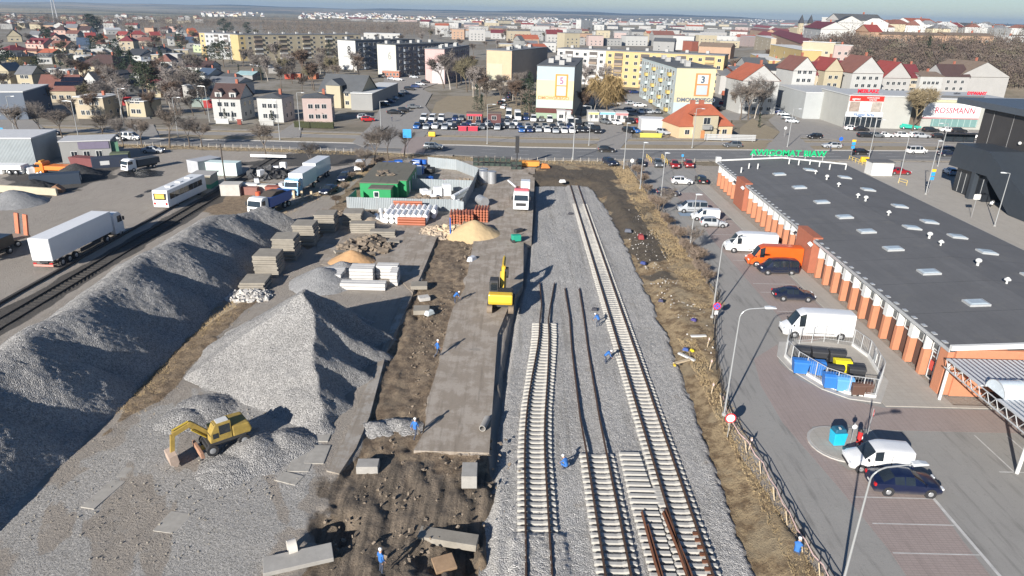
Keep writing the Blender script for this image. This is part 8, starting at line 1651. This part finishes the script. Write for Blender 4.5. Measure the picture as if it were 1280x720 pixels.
# --- apartment houses on the scarp foot and the town on top
up = [((960, 78), (1000, 80), 10, 'yellow', 'pink', 'yellow apartment block with pink end wall on the slope foot', 3), ((1000, 76), (1040, 77), 9, 'cream', 'grey', 'cream block with flat roof above the red terrace', 3), ((1040, 78), (1062, 79), 8, 'pinkish', 'grey', 'pink block end wall beside the wooded slope', 2), ((962, 58), (1002, 58), 12, 'peach', 'maroon', 'pink block with dark red mansard roof on the slope', 5), ((1002, 55), (1023, 55), 10, 'white', 'maroon', 'white block continuing the dark red mansard roof', 3),
      ((942, 62), (962, 62), 13, 'beige', 'grey', 'beige block left of the dark red mansard roofs', 3), ((936, 84), (960, 84), 8, 'yellow', 'grey', 'low yellow block with flat roof behind dark slate house', 3), ((1024, 44), (1044, 44), 9, 'white', 'dark', 'white house with black roof near twin church spires', 2), ((1046, 43), (1100, 44), 8, 'pale', 'dkgrey', 'long hall with grey green roof on the skyline', 5), ((1046, 42), (1056, 42), 9, 'white', 'pale', 'tall white gable wall on the skyline', 1),
      ((1102, 42), (1126, 42), 7, 'white', 'pale', 'white stepped houses on the skyline', 3), ((1136, 41), (1168, 41), 7.5, 'white', 'orange', 'large white building with orange roof on the skyline', 5), ((1084, 52), (1100, 52), 5, 'peach', 'red', 'house with red roof among the trees on the slope', 2), ((1180, 42), (1204, 42), 5, 'white', 'red', 'houses with red roof right of the large white building', 3), ((1206, 42), (1230, 42), 5, 'pale', 'dkgrey', 'low pale houses on the skyline near right', 2), ((1232, 46), (1262, 46), 5, 'white', 'pale', 'white low buildings on the skyline at right', 3), ((1256, 56), (1280, 56), 4, 'white', 'grey', 'white sheds at the right edge below the skyline', 2),
      ((1100, 54), (1180, 54), 4.5, 'peach', 'tan', 'long salmon coloured wall-like building on the slope top', 8), ((1180, 55), (1240, 56), 4.5, 'peach', 'tan', 'second long salmon building right on the slope top', 6), ((1010, 40), (1040, 40), 9, 'pink', 'red', 'pinkish town houses beside the long grey roof', 3), ((962, 44), (990, 44), 9, 'cream', 'red', 'cream town houses left of the church', 3), ((1262, 42), (1284, 42), 6, 'white', 'grey', 'white house at the right edge of the skyline', 2)]
for pl, pr, h, wl_, rf, lb, c_ in up: house(pl, pr, 0, lb, wl_, rf, 'flat' if rf in ('grey', 'pale', 'pink') and wl_ != 'peach' or rf not in ROOFS else 'gable', 3.4 if rf in ('maroon', 'orange', 'red', 'dark', 'dkgrey') else 1.2, 13, c_, max(1, int(h/3.2)), h=h, hill=True, name='town_building', cat='building') if rf in ROOFS else house(pl, pr, 0, lb, wl_, 'grey', 'flat', 1, 13, c_, max(1, int(h/3.2)), h=h, hill=True, name='town_building', cat='building')
a = Gh(1003, 44); ch = thing('church', 'church with two dark pointed spires on the skyline', 'church', a); MB().box(0, 8, -1, 14, 22, 8).build('wall', WM(COLS['cream']), ch)
for s in (-1, 1): tw = MB().box(s*4.6, -3, 0, 4, 4, 11.5).build('tower', WM(COLS['cream']), ch); MB().box(s*4.6, -3, 11.5, 5, 5, 8, 0, None, .05).build('spire', M(ROOFS['dark'], .6), tw)
# --- city beyond, generated in rows; every building a thing with wall, roof and windows
cr = random.Random(23); ncity = 0; city_px = []
names_row = {24: 'on the far skyline row', 30: 'in the far town row', 36: 'in the distant town centre', 43: 'in the middle of the town', 50: 'in the town behind the flats', 57: 'just behind the long apartment block', 64: 'left of the long apartment block'}
WN.update({'green': 'pale green', 'brick': 'brick', 'pinkish': 'pinkish', 'blue': 'blue-grey'})
for yb_, xa, xb, st_, hm in ((30, 560, 990, 17, 9), (36, 520, 960, 19, 9), (43, 540, 955, 21, 10), (50, 560, 950, 24, 10), (57, 640, 940, 26, 11), (64, 620, 690, 24, 7), (24+4, 430, 600, 24, 6)):
    x = xa+cr.uniform(0, 8)
    while x < xb:
        wpx = cr.uniform(.6, 1.15)*st_; wl_ = cr.choice(['white', 'white', 'white', 'pale', 'pale', 'cream', 'beige', 'peach', 'pinkish', 'grey']); fl_ = cr.random() < .6; rf = cr.choice(['grey', 'pale', 'pale', 'dkgrey']) if fl_ else cr.choice(['red', 'maroon', 'dkgrey', 'orange', 'redbrown', 'grey'])
        h = hm*cr.uniform(.55, 1.25); py = yb_+cr.uniform(-1.5, 1.5)+(x-640)*.006; key = min(names_row, key=lambda q: abs(q-yb_)); ncity += 1
        nm = '%s building with %s %s roof %s' % (WN.get(wl_, wl_), RN[rf], 'flat' if fl_ else 'gabled', names_row[key])
        house((x, py), (x+wpx, py+.4), 0, nm, wl_, rf, 'flat' if fl_ else 'gable', cr.uniform(2.5, 4.5), cr.uniform(11, 16), max(2, int(wpx/5)) if yb_ > 34 else 0, max(1, int(h/3.4)), h=h, chim=not fl_, hill=True, name='town_building', cat='building', group='buildings of the distant town', rparts=False); x += wpx+cr.uniform(0, st_*.4)
for a in (((726, 37), (740, 37), 20, 'white', 'pale', 'bright white tower-like block on the skyline', 2), ((705, 64), (724, 64), 15, 'cream', 'grey', 'beige square block behind the white flats', 3), ((708, 46), (727, 46), 10, 'white', 'pale', 'white hall left of the bright white block', 3), ((664, 66), (684, 66), 4, 'peach', 'orange', 'house with orange domed roof left of block five', 2), ((840, 62), (866, 63), 13, 'white', 'grey', 'tall blank white wall building behind the flats', 0), ((864, 64), (872, 64), 9, 'brick', 'grey', 'small brick-red building beside the white wall', 0), ((872, 72), (912, 74), 9, 'peach', 'tan', 'large orange brown arched hall behind bare trees', 0), ((816, 64), (842, 65), 9, 'grey', 'dkgrey', 'grey building with white tank on its roof', 2), ((884, 54), (920, 55), 9, 'white', 'pale', 'long white modern building behind the brown hall', 5), ((922, 56), (952, 57), 8, 'white', 'pale', 'second long white building right of the modern one', 4), ((650, 75), (655, 75), 13, 'grey', 'dkgrey', 'dark narrow block left of the orange domed house', 0), ((455, 50), (500, 51), 7, 'white', 'pale', 'long white low factory left beyond block eight', 5), ((1155-600, 46), (1240-600, 47), 7, 'white', 'pale', 'long white hall beyond the bare grove', 6)):
    pl, pr, h, wl_, rf, lb, c_ = a; house(pl, pr, 0, lb, wl_, rf, 'flat' if rf in ('pale', 'grey') else 'gable', 3, 14, c_, max(1, int(h/3.3)), h=h, hill=True, name='town_building', cat='building', chim=False, rparts=False)
# far villages, too many and too small to count
b = MB(); br_ = MB(); vr = random.Random(5)
for (xa, xb, ya, yb_, n) in ((250, 330, 16, 21, 60), (375, 490, 17, 24, 150), (455, 545, 21, 25, 50), (0, 250, 22, 30, 40), (560, 700, 22, 28, 150), (640, 980, 24, 31, 260), (980, 1290, 36, 44, 120), (0, 60, 30, 34, 30)):
    for i in range(n):
        x, y, z = Gh(vr.uniform(xa, xb), vr.uniform(ya, yb_)); s = vr.uniform(7, 15); h = vr.uniform(3.5, 7); rz = vr.uniform(-.5, .5); b.box(x, y, z-1, s, 9, h+1, rz, 0 if vr.random() < .7 else 1); b.box(x, y, z+h, s*1.05, 9.6, 2.6, rz, vr.choice([2, 2, 3, 0]), .25)
o = b.build('distant_houses', [M(COLS['white'], .9), M(COLS['cream'], .9), M(ROOFS['redbrown'], .9), M(ROOFS['grey'], .9)], fix=False); tag(o, 'specks of distant village and town houses near the skyline', 'houses', kind='stuff')
mast = thing('lattice_mast', 'tall grey lattice mast beyond the left suburb', 'mast', G(72, 30)); b = MB()
Hm = hof(G(72, 30), -22)
for s in ((-1, -1), (1, -1), (0, 1.2)): b.rod((s[0]*3.2, s[1]*3.2, 0), (s[0]*.7, s[1]*.7, Hm), .35, .25, 4)
for k in range(22):
    z0, z1 = Hm*k/22, Hm*(k+1)/22; f0, f1 = 3.2-2.5*k/22, 3.2-2.5*(k+1)/22; P = ((-1, -1), (1, -1), (0, 1.2))
    for i in range(3): p, q = P[i], P[(i+1) % 3]; b.rod((p[0]*f0, p[1]*f0, z0), (q[0]*f1, q[1]*f1, z1), .16, None, 3)
b.build('lattice', M((.45, .45, .46), .6), mast)
# ================================================================ TREES
M_bark = M((.115, .09, .068), .95, var=.3, scale=3); M_twig = M((.17, .14, .115), .95, var=.3, scale=2); M_twig2 = M((.15, .13, .115), .95, var=.3, scale=2); M_willow = M((.26, .185, .085), .9, var=.3, scale=1.5); M_fir = M((.022, .038, .020), .9, var=.4, scale=1.5); M_pine = M((.045, .058, .03), .9, var=.4, scale=1.5); M_bush = M((.19, .145, .11), .95, var=.3, scale=2); M_birch = M((.40, .36, .31), .9, var=.3, scale=2); M_brst = M((.145, .125, .075), .95, var=.3, scale=2)
def bare_tree(H=9, seed=1, spread=.5, depth=5, twigs=5, droop=0, tr=.16, tw=.022, bark=None, twm=None, lean=0, low=.22):
    r = random.Random(seed); tb = MB(); cb = MB()
    def grow(p, d, L, rad, lv):
        n = 2; q = p
        for i in range(n):
            d2 = (d+Vector((r.uniform(-.16, .16), r.uniform(-.16, .16), r.uniform(-.02, .10) if lv < 3 else -droop*.35))).normalized(); e = q+d2*(L/n); (tb if lv == 0 else cb).rod(q, e, rad*(1-.22*i), rad*(1-.22*(i+1)), 6 if lv == 0 else (4 if lv < 2 else 3), caps=False); q = e; d = d2
            if lv >= 1 and lv < depth:
                a = r.uniform(0, 6.28); sd = Vector((math.cos(a), math.sin(a), .25-droop)).normalized(); grow(q, (d*.5+sd*.7).normalized(), L*.55, rad*.42, lv+1 if lv+1 <= depth else depth)
        if lv < depth:
            k = 3 if lv < 2 else 2
            for i in range(k+(1 if r.random() < .4 else 0)):
                a = 6.28*i/k+r.uniform(-.6, .6); s = Vector((math.cos(a), math.sin(a), r.uniform(-.1, .35))); grow(q, (d+s*spread*(1.15 if lv == 0 else 1)).normalized(), L*r.uniform(.60, .78), rad*.56, lv+1)
        if lv >= depth-1:
            for i in range(twigs):
                t_ = r.random(); b0 = p.lerp(q, t_); dd = Vector((r.uniform(-1, 1), r.uniform(-1, 1), r.uniform(-.3, .9)-droop*2)).normalized(); l = H*r.uniform(.05, .11)*(1+droop); e = b0+dd*l; w = dd.orthogonal().normalized()*tw; cb.tri(tuple(b0-w), tuple(b0+w), tuple(e))
    grow(Vector((0, 0, 0)), Vector((lean, 0, 1)).normalized(), H*low, H*tr*.09, 0)
    k_ = H/max(v[2] for v in cb.v); tb.v = [(v[0]*k_, v[1]*k_, v[2]*k_) for v in tb.v]; cb.v = [(v[0]*k_, v[1]*k_, v[2]*k_) for v in cb.v]
    root = bpy.data.objects.new('bare_tree', None); col.objects.link(root)
    tb.build('trunk', bark or M_bark, root, fix=False, smooth=False); cb.build('crown', twm or M_twig, root, fix=False); return root
def leafy(H, R, seed, mat, cone=True, n=900, s=.4, z0=.08):
    r = random.Random(seed); tb = MB(); tb.rod((0, 0, 0), (0, 0, H*.9), H*.018+.06, .03, 6); cb = MB()
    for i in range(int(H*9)):
        z = H*(z0+(1-z0)*r.random()**.9); rr_ = R*((1-(z/H))**.85 if cone else math.sqrt(max(.02, 1-((z/H-.58)/.45)**2))); a = r.uniform(0, 6.28)
        k = r.uniform(.75, 1.12)*rr_; nn = max(3, int(n/(H*9)))
        for j in range(nn):
            u = r.random()**.6*k; x, y, zz = u*math.cos(a)+r.gauss(0, .16*R*.5), u*math.sin(a)+r.gauss(0, .16*R*.5), z-(u*.28 if cone else 0)+r.gauss(0, .12); b_ = r.uniform(0, 6.28); ss_ = s*r.uniform(.5, 1.2)
            cb.tri((x, y, zz), (x+ss_*math.cos(b_), y+ss_*math.sin(b_), zz-ss_*.25), (x+ss_*.5*math.cos(b_+1.2), y+ss_*.5*math.sin(b_+1.2), zz+ss_*.45))
    root = bpy.data.objects.new('conifer' if cone else 'evergreen_tree', None); col.objects.link(root); tb.build('trunk', M_bark, root, fix=False); cb.build('crown', mat, root, fix=False); return root
TP = {'a': bare_tree(9, 1, .52, 4, 3), 'b': bare_tree(10, 2, .42, 4, 3, tr=.15, twm=M_twig2), 'c': bare_tree(8, 3, .62, 4, 3), 'birch': bare_tree(11, 5, .32, 4, 4, .12, tr=.13, bark=M_birch, twm=M_twig2, low=.3), 'willow': bare_tree(11, 6, .55, 4, 9, .55, tw=.05, twm=M_willow, low=.22),
      'poplar': bare_tree(13, 8, .22, 4, 5, tr=.12, twm=M_brst, low=.18), 'thin': bare_tree(7, 9, .5, 3, 6, tr=.1), 'bush': bare_tree(3.2, 10, .9, 3, 10, tw=.02, twm=M_bush, low=.1, tr=.25), 'fat': bare_tree(12, 12, .6, 4, 5, tw=.04, twm=M((.24, .19, .11), .95, var=.3), tr=.14)}
# thicker-twigged versions for the middle distance
TPF = {'a': bare_tree(10, 21, .55, 3, 11, tw=.045, tr=.16, twm=M_twig), 'b': bare_tree(12, 22, .45, 3, 11, tw=.05, tr=.15, twm=M_twig2), 'c': bare_tree(11, 24, .6, 3, 11, tw=.05, twm=M_brst), 'br': bare_tree(12, 25, .4, 3, 11, tw=.05, twm=M((.125, .085, .06), .95, var=.3)), 'birch': bare_tree(13, 26, .34, 3, 10, .12, tw=.07, bark=M_birch, twm=M((.24, .21, .19), .95), low=.3)}
FIR = {'fir': leafy(11, 2.6, 1, M_fir), 'firb': leafy(8, 2.2, 2, M_fir), 'pine': leafy(10, 3.2, 3, M_pine, False, 1300, .5, .3), 'thuja': leafy(6, .9, 4, M_fir, True, 700, .3), 'dark': leafy(11, 4.6, 6, M_fir, False, 1800, .6, .12)}
def tree(src, px, py, label, s=1.0, group=None, name=None, hill=False, z=0, xy=None):
    p = xy or (Gh(px, py) if hill else G(px, py, z)); src_o = {**TP, **FIR}.get(src) if not src.startswith('F') else TPF[src[1:]]
    r = dup(src_o, p, rnd.uniform(0, 6.28), label, group, s*rnd.uniform(.92, 1.08)); r['category'] = 'bush' if src == 'bush' else 'tree'; base = name or ('bush' if src == 'bush' else ('conifer' if src in ('fir', 'firb', 'thuja') else 'bare_tree' if src not in ('pine', 'dark') else 'evergreen_tree')); r.name = base; return r
RT = 'bare trees along the road at left'
for k, (px, py, s, lb) in enumerate(((28, 174, 1.0, 'bare tree by the left road edge lamp'), (55, 172, .9, 'bare tree before the white van at left'), (78, 172, .9, 'bare tree left of the leaning lamp pole'), (128, 181, .95, 'bare pruned tree before the grey flat-roofed house'), (155, 184, .8, 'thin bare tree before the red awning'), (178, 184, .8, 'thin bare tree beside the white van on the road'), (212, 185, 1.15, 'large bare tree at the verge left of the lamp'), (237, 185, .75, 'bare pollarded tree beside the white box on a pole'), (253, 184, .8, 'bare pollarded tree right of the white box'), (333, 198, .85, 'lone bare tree on the verge beside the white board'), (390, 212, .62, 'small bare tree behind the white box trailer'))):
    tree('a' if k % 3 == 0 else ('b' if k % 3 == 1 else 'c'), px, py, lb, s, RT)
tree('a', 468, 208, 'dense bare tree beside the green hut yard', .95, None); tree('b', 486, 200, 'bare bushy tree behind the blue clutter', .85); tree('c', 455, 214, 'low bare tree at the brown strip', .6); tree('a', 505, 198, 'bare tree before the large blue road sign', .7)
for k, (px, py) in enumerate(((440, 225), (452, 216), (464, 218), (432, 240), (420, 256), (476, 210), (404, 272))): tree('bush', px, py, 'brown bare bush on the strip beside the green hut', rnd.uniform(.45, .9), 'brown bushes beside the green hut')
for k, (px, py) in enumerate(((806, 232), (812, 244), (819, 256), (826, 264), (833, 277), (838, 284), (846, 296), (853, 303), (861, 316), (867, 323), (872, 333), (880, 345), (886, 356), (800, 222), (823, 262), (857, 311), (876, 340))): tree('bush', px-3, py, 'brown bare bush growing along the leaning wire fence', rnd.uniform(.55, .95), 'brown bushes along the wire fence')
tree('thin', 826, 272, 'small bare sapling on the wire fence line', .75); tree('thin', 860, 322, 'small bare sapling beside the slim street lamp', .7)
tree('willow', 757, 150, 'golden weeping willow in front of the long apartment block', 1.35); tree('birch', 742, 145, 'white-trunked tree left of the golden willow', .9); tree('Fbirch', 728, 118, 'pale grey bare tree before the white half of the block', 1.0)
for k, (px, py, s) in enumerate(((925, 150, 1.3), (935, 150, 1.35), (943, 148, 1.3), (950, 145, 1.1), (918, 140, 1.0))): tree(['b', 'a', 'birch', 'b', 'a'][k], px, py, 'tall bare tree before the white house with orange roof', s, 'bare trees on the lawn behind the orange-roofed house')
tree('fat', 1140, 166, 'spreading yellowish bare tree in front of the shops', 1.15)
for k, (px, py, s) in enumerate(((555, 110, 1.25), (563, 112, 1.3), (571, 110, 1.2), (584, 115, 1.2), (592, 118, 1.1), (600, 122, 1.0), (588, 112, 1.2), (577, 104, 1.1))): tree(['Fb', 'Fbirch', 'Fb', 'Fc', 'Fa', 'Fa', 'Fc', 'Fb'][k], px, py, 'bare tree in the grove between pink and cream blocks', s, 'grove between the pink and cream blocks')
for k, (px, py, s, sp) in enumerate(((596, 138, .8, 'fir'), (602, 140, .7, 'firb'), (661, 145, 1.15, 'fir'), (664, 140, .9, 'fir'), (656, 132, .9, 'dark'), (117, 66, .9, 'dark'), (128, 62, 1.0, 'dark'), (150, 62, 1.0, 'fir'), (146, 75, 1.0, 'dark'), (153, 90, 1.1, 'fir'), (160, 100, 1.1, 'dark'), (168, 104, 1.2, 'fir'), (203, 88, 1.1, 'fir'), (206, 95, 1.0, 'fir'), (222, 60, 1.0, 'fir'), (226, 62, 1.0, 'dark'), (270, 80, 1.2, 'pine'), (280, 84, 1.3, 'pine'), (262, 84, 1.0, 'pine'), (290, 80, 1.0, 'fir'), (115, 42, 1.7, 'dark'), (122, 42, 1.6, 'dark'), (280, 42, 1.6, 'dark'), (288, 43, 1.2, 'dark'), (310, 43, 1.3, 'dark'), (180, 122, 1.1, 'pine'), (186, 124, 1.2, 'pine'), (238, 118, .9, 'pine'), (250, 120, .9, 'pine'), (5, 96, 1.1, 'dark'), (14, 92, .9, 'dark'), (76, 84, .7, 'dark'), (84, 86, .8, 'dark'), (50, 98, .9, 'pine'), (52, 106, .9, 'fir'), (62, 58, 1.0, 'dark'), (60, 52, 1.0, 'dark'), (22, 84, .6, 'fir'), (327, 101, .8, 'fir'), (413, 76, 1.2, 'fir'), (409, 80, 1.0, 'fir'), (299, 93, .8, 'thuja'), (252, 96, .9, 'thuja'), (282, 152, .45, 'firb'), (340, 153, .4, 'firb'), (948, 160, .75, 'thuja'), (913, 164, .5, 'thuja'), (400, 152, .4, 'dark'), (1004, 44, .6, 'fir'), (1278, 44, 1.0, 'fir'), (1155, 82, 1.2, 'fir'))):
    lb = {'fir': 'tall dark fir tree', 'firb': 'short dark fir tree', 'dark': 'broad dark evergreen tree', 'pine': 'olive green pine', 'thuja': 'slim dark thuja'}[sp]+(' among the left suburb houses' if px < 320 else (' on the wooded slope' if py < 84 and px > 1000 else ' beside the apartment blocks and houses'))
    tree(sp, px, py, lb, s, 'evergreens about the town', hill=px > 1000)
# seeded scatter of garden and street trees
tr_ = random.Random(77); boxes = ((0, 120, 262, 153, 34), (0, 60, 260, 118, 32), (0, 40, 330, 62, 26), (300, 78, 455, 104, 34), (330, 90, 400, 118, 9), (440, 60, 660, 92, 28), (590, 120, 664, 150, 8), (640, 60, 700, 120, 9), (455, 40, 650, 62, 22), (715, 118, 760, 150, 5), (780, 30, 960, 60, 14), (600, 118, 650, 135, 4), (895, 75, 960, 110, 5), (655, 38, 900, 58, 14), (0, 22, 80, 40, 12))
nm_ = ['among the gardens by the road', 'in the left suburb', 'at the far side of the left suburb', 'before the long beige block', 'near the red garages', 'between and behind blocks eight and six', 'beside the kiosks', 'left of block five', 'beyond blocks eight and six', 'in the shade beside block five', 'in the distant town', 'in the alley by the shed', 'behind block three', 'between the town buildings', 'at the far left']
for bi, (xa, ya, xb, yb_, n) in enumerate(boxes):
    for i in range(n):
        px, py = tr_.uniform(xa, xb), tr_.uniform(ya, yb_); sp = tr_.choice(['Fa', 'Fb', 'Fc', 'Fbr', 'Fb', 'Fa', 'Fbirch']); s = tr_.uniform(.6, 1.0)*(1.0 if py > 60 else 1.05)
        if bi == 3: s *= 1.15
        kind = {'Fa': 'brown', 'Fb': 'grey brown', 'Fc': 'yellowish', 'Fbr': 'reddish', 'Fbirch': 'pale grey'}[sp]
        tree(sp, px, py, '%s bare tree %s' % (kind, nm_[bi]), s, 'bare trees about the town')
# woods that read as one mass
def wood(name, label, pts_fn, n, hs, cols_, seed, per=26):
    r = random.Random(seed); b = MB()
    for i in range(n):
        x, y, z = pts_fn(r); H = r.uniform(*hs)*(.6 if 17 < z < 30 else 1); R = H*r.uniform(.26, .36); m = r.choices(range(len(cols_)), [c[1] for c in cols_])[0]
        b.tri((x-.2, y, z), (x+.2, y, z), (x, y, z+H*.7), len(cols_))
        for j in range(per):
            a, u, w = r.uniform(0, 6.28), r.random()**.5, r.random(); rad = R*math.sqrt(max(.05, 1-((w-.5)*1.7)**2)); px_, py_, pz_ = x+rad*u*math.cos(a), y+rad*u*math.sin(a), z+H*(.22+.76*w); s = H*r.uniform(.022, .06); c = r.uniform(0, 6.28)
            b.tri((px_-s*math.cos(c)*.5, py_-s*math.sin(c)*.5, pz_-s*.3), (px_+s*math.cos(c)*.5, py_+s*math.sin(c)*.5, pz_-s*.3), (px_+r.uniform(-.3, .3)*s, py_, pz_+s), m)
    o = b.build(name, [M(c[0], .95, var=.3, scale=.05, obj=False) for c in cols_]+[M_bark], fix=False); return tag(o, label, 'wood', kind='stuff')
cb_ = [((.125, .098, .075), 4), ((.10, .08, .066), 3), ((.15, .12, .09), 2), ((.035, .045, .03), .5), ((.17, .145, .12), .5)]
wood('bare_wood', 'broad belt of bare brown woodland beyond the suburb', lambda r: G((px := r.uniform(-80, 560)), r.uniform(25, 37)-(0 if px < 330 else 0)+max(0, (px-300)*.022)), 3000, (9, 13), cb_, 1, 40)
wood('bare_wood', 'bare wood in front of the distant factory halls', lambda r: G(r.uniform(330, 660), r.uniform(40, 47)), 500, (8, 12), cb_, 2, 60)
def slope_pts(r):
    while True:
        px, py = r.uniform(1010, 1330), r.uniform(65, 112)
        if px < 1100 and py > 92: continue
        if px < 1062 and py > 70: continue
        return Gh(px, py)
wood('slope_wood', 'dense bare brown wood covering the slope below the upper town', slope_pts, 1300, (6, 10), [((.105, .08, .065), 4), ((.125, .095, .075), 3), ((.09, .07, .062), 3), ((.13, .115, .075), 1.2), ((.035, .045, .03), .4), ((.16, .135, .11), .4)], 3, 150)
def slope2(r): return Gh(r.uniform(1020, 1100), r.uniform(56, 66))
wood('slope_wood', 'bare trees beside the dark red mansard roofs', slope2, 100, (6, 9), cb_, 4, 110)
wood('bare_wood', 'dark woods and hedges scattered over the far fields', lambda r: Gh((px := r.uniform(-100, 1380)), r.choice([r.gauss(13, .8), r.gauss(19, 1.0), r.gauss(24, 1.2)])+px*.021-.0), 2600, (9, 15), [((.05, .052, .042), 3), ((.10, .08, .065), 2)], 6, 10)
for d_ in (TP, TPF, FIR):
    for o in d_.values(): wipe(o)
# dry grass and weeds on the brown ground
b = MB(); r = random.Random(4)
def tuft_area(n, fn, hh_):
    for i in range(n):
        x, y = fn(); z = .0
        for j in range(3): a = r.uniform(0, 6.28); l = r.uniform(.5, 1)*hh_; b.tri((x-.015, y, z-.05), (x+.015, y, z-.05), (x+l*.6*math.cos(a), y+l*.6*math.sin(a), z+l*.7))
tuft_area(5000, lambda: (r.uniform(20.5, 24.2)-(0), r.uniform(70, 145)), .35); tuft_area(3500, lambda: (lambda y: (-31.5+r.gauss(0, .9)+(y-60)*.02+.9, y))(r.uniform(46, 88)), .4); tuft_area(5000, lambda: (lambda x: (x, near_y(x)-r.uniform(2.2, 6)))(r.uniform(-110, 24)), .35); tuft_area(2500, lambda: (lambda u: (-28.5-(u*8.5)+r.gauss(0, .8), 104+u*32 if False else 143-u*40))(r.random()), .4); tuft_area(1800, lambda: (lambda y: (16.8+r.uniform(0, 1.8)-(y-50)*0, y))(r.uniform(30, 62)), .25)
o = b.build('dry_grass', M((.36, .27, .15), .95, var=.3, scale=.5, obj=False), fix=False); tag(o, 'dry straw coloured grass tufts on verges and banks', 'grass', kind='stuff')

# ================================================================ HAZE
hb = MB().box(0, 5800, -4, 30000, 12600, 124).build('haze', []) if False else None
me = bpy.data.meshes.new('haze'); b = MB().box(0, 6500, -3, 32000, 14200, 128); me.from_pydata(b.v, [], b.f); hz_o = bpy.data.objects.new('haze', me); col.objects.link(hz_o)
hm = bpy.data.materials.new('haze_air'); hm.use_nodes = True; nt = hm.node_tree; nt.nodes.remove(nt.nodes['Principled BSDF']); pv = nt.nodes.new('ShaderNodeVolumePrincipled'); pv.inputs['Color'].default_value = (.48, .70, 1.0, 1); pv.inputs['Density'].default_value = 1.0e-4; pv.inputs['Anisotropy'].default_value = .2
nt.links.new(pv.outputs[0], nt.nodes['Material Output'].inputs['Volume']); me.materials.append(hm); hz_o['kind'] = 'stuff'; hz_o['label'] = 'pale blue haze over the whole land'; hz_o['category'] = 'haze'

# ================================================================ LABELS: same-looking neighbours are told apart by their place in the photograph
bpy.context.view_layer.update()
same = {}
for o in scene.objects:
    if o.parent is None and o.get('label') and o.get('kind') not in ('structure', 'stuff'): same.setdefault(o['label'], []).append(o)
for lb, os_ in same.items():
    if len(os_) < 2: continue
    P = []
    for o in os_:
        p = o.matrix_world.translation
        if o.type == 'MESH' and p.length < .01: p = sum((Vector(c) for c in o.bound_box), Vector())/8
        P.append((*proj(p), o))
    sx = max(p[0] for p in P)-min(p[0] for p in P); sy = max(p[1] for p in P)-min(p[1] for p in P)
    if sx > 1.5*sy or sx > 12 and len({round(p[0]) for p in P}) > .8*len(P): P.sort(key=lambda q: q[0]); wd = 'from left'
    else: P.sort(key=lambda q: q[1]); wd = 'from top'
    for i, p in enumerate(P):
        if not p[2].get('group'): p[2]['group'] = 'alike: '+lb
        p[2]['label'] = '%s, %s %s' % (lb, ordinal(i), wd) if len(lb.split()) < 14 else '%s, %s' % (lb, ordinal(i))
for o in scene.objects:
    if o.get('group', '').startswith('alike: '): o['group'] = o['group'][7:]
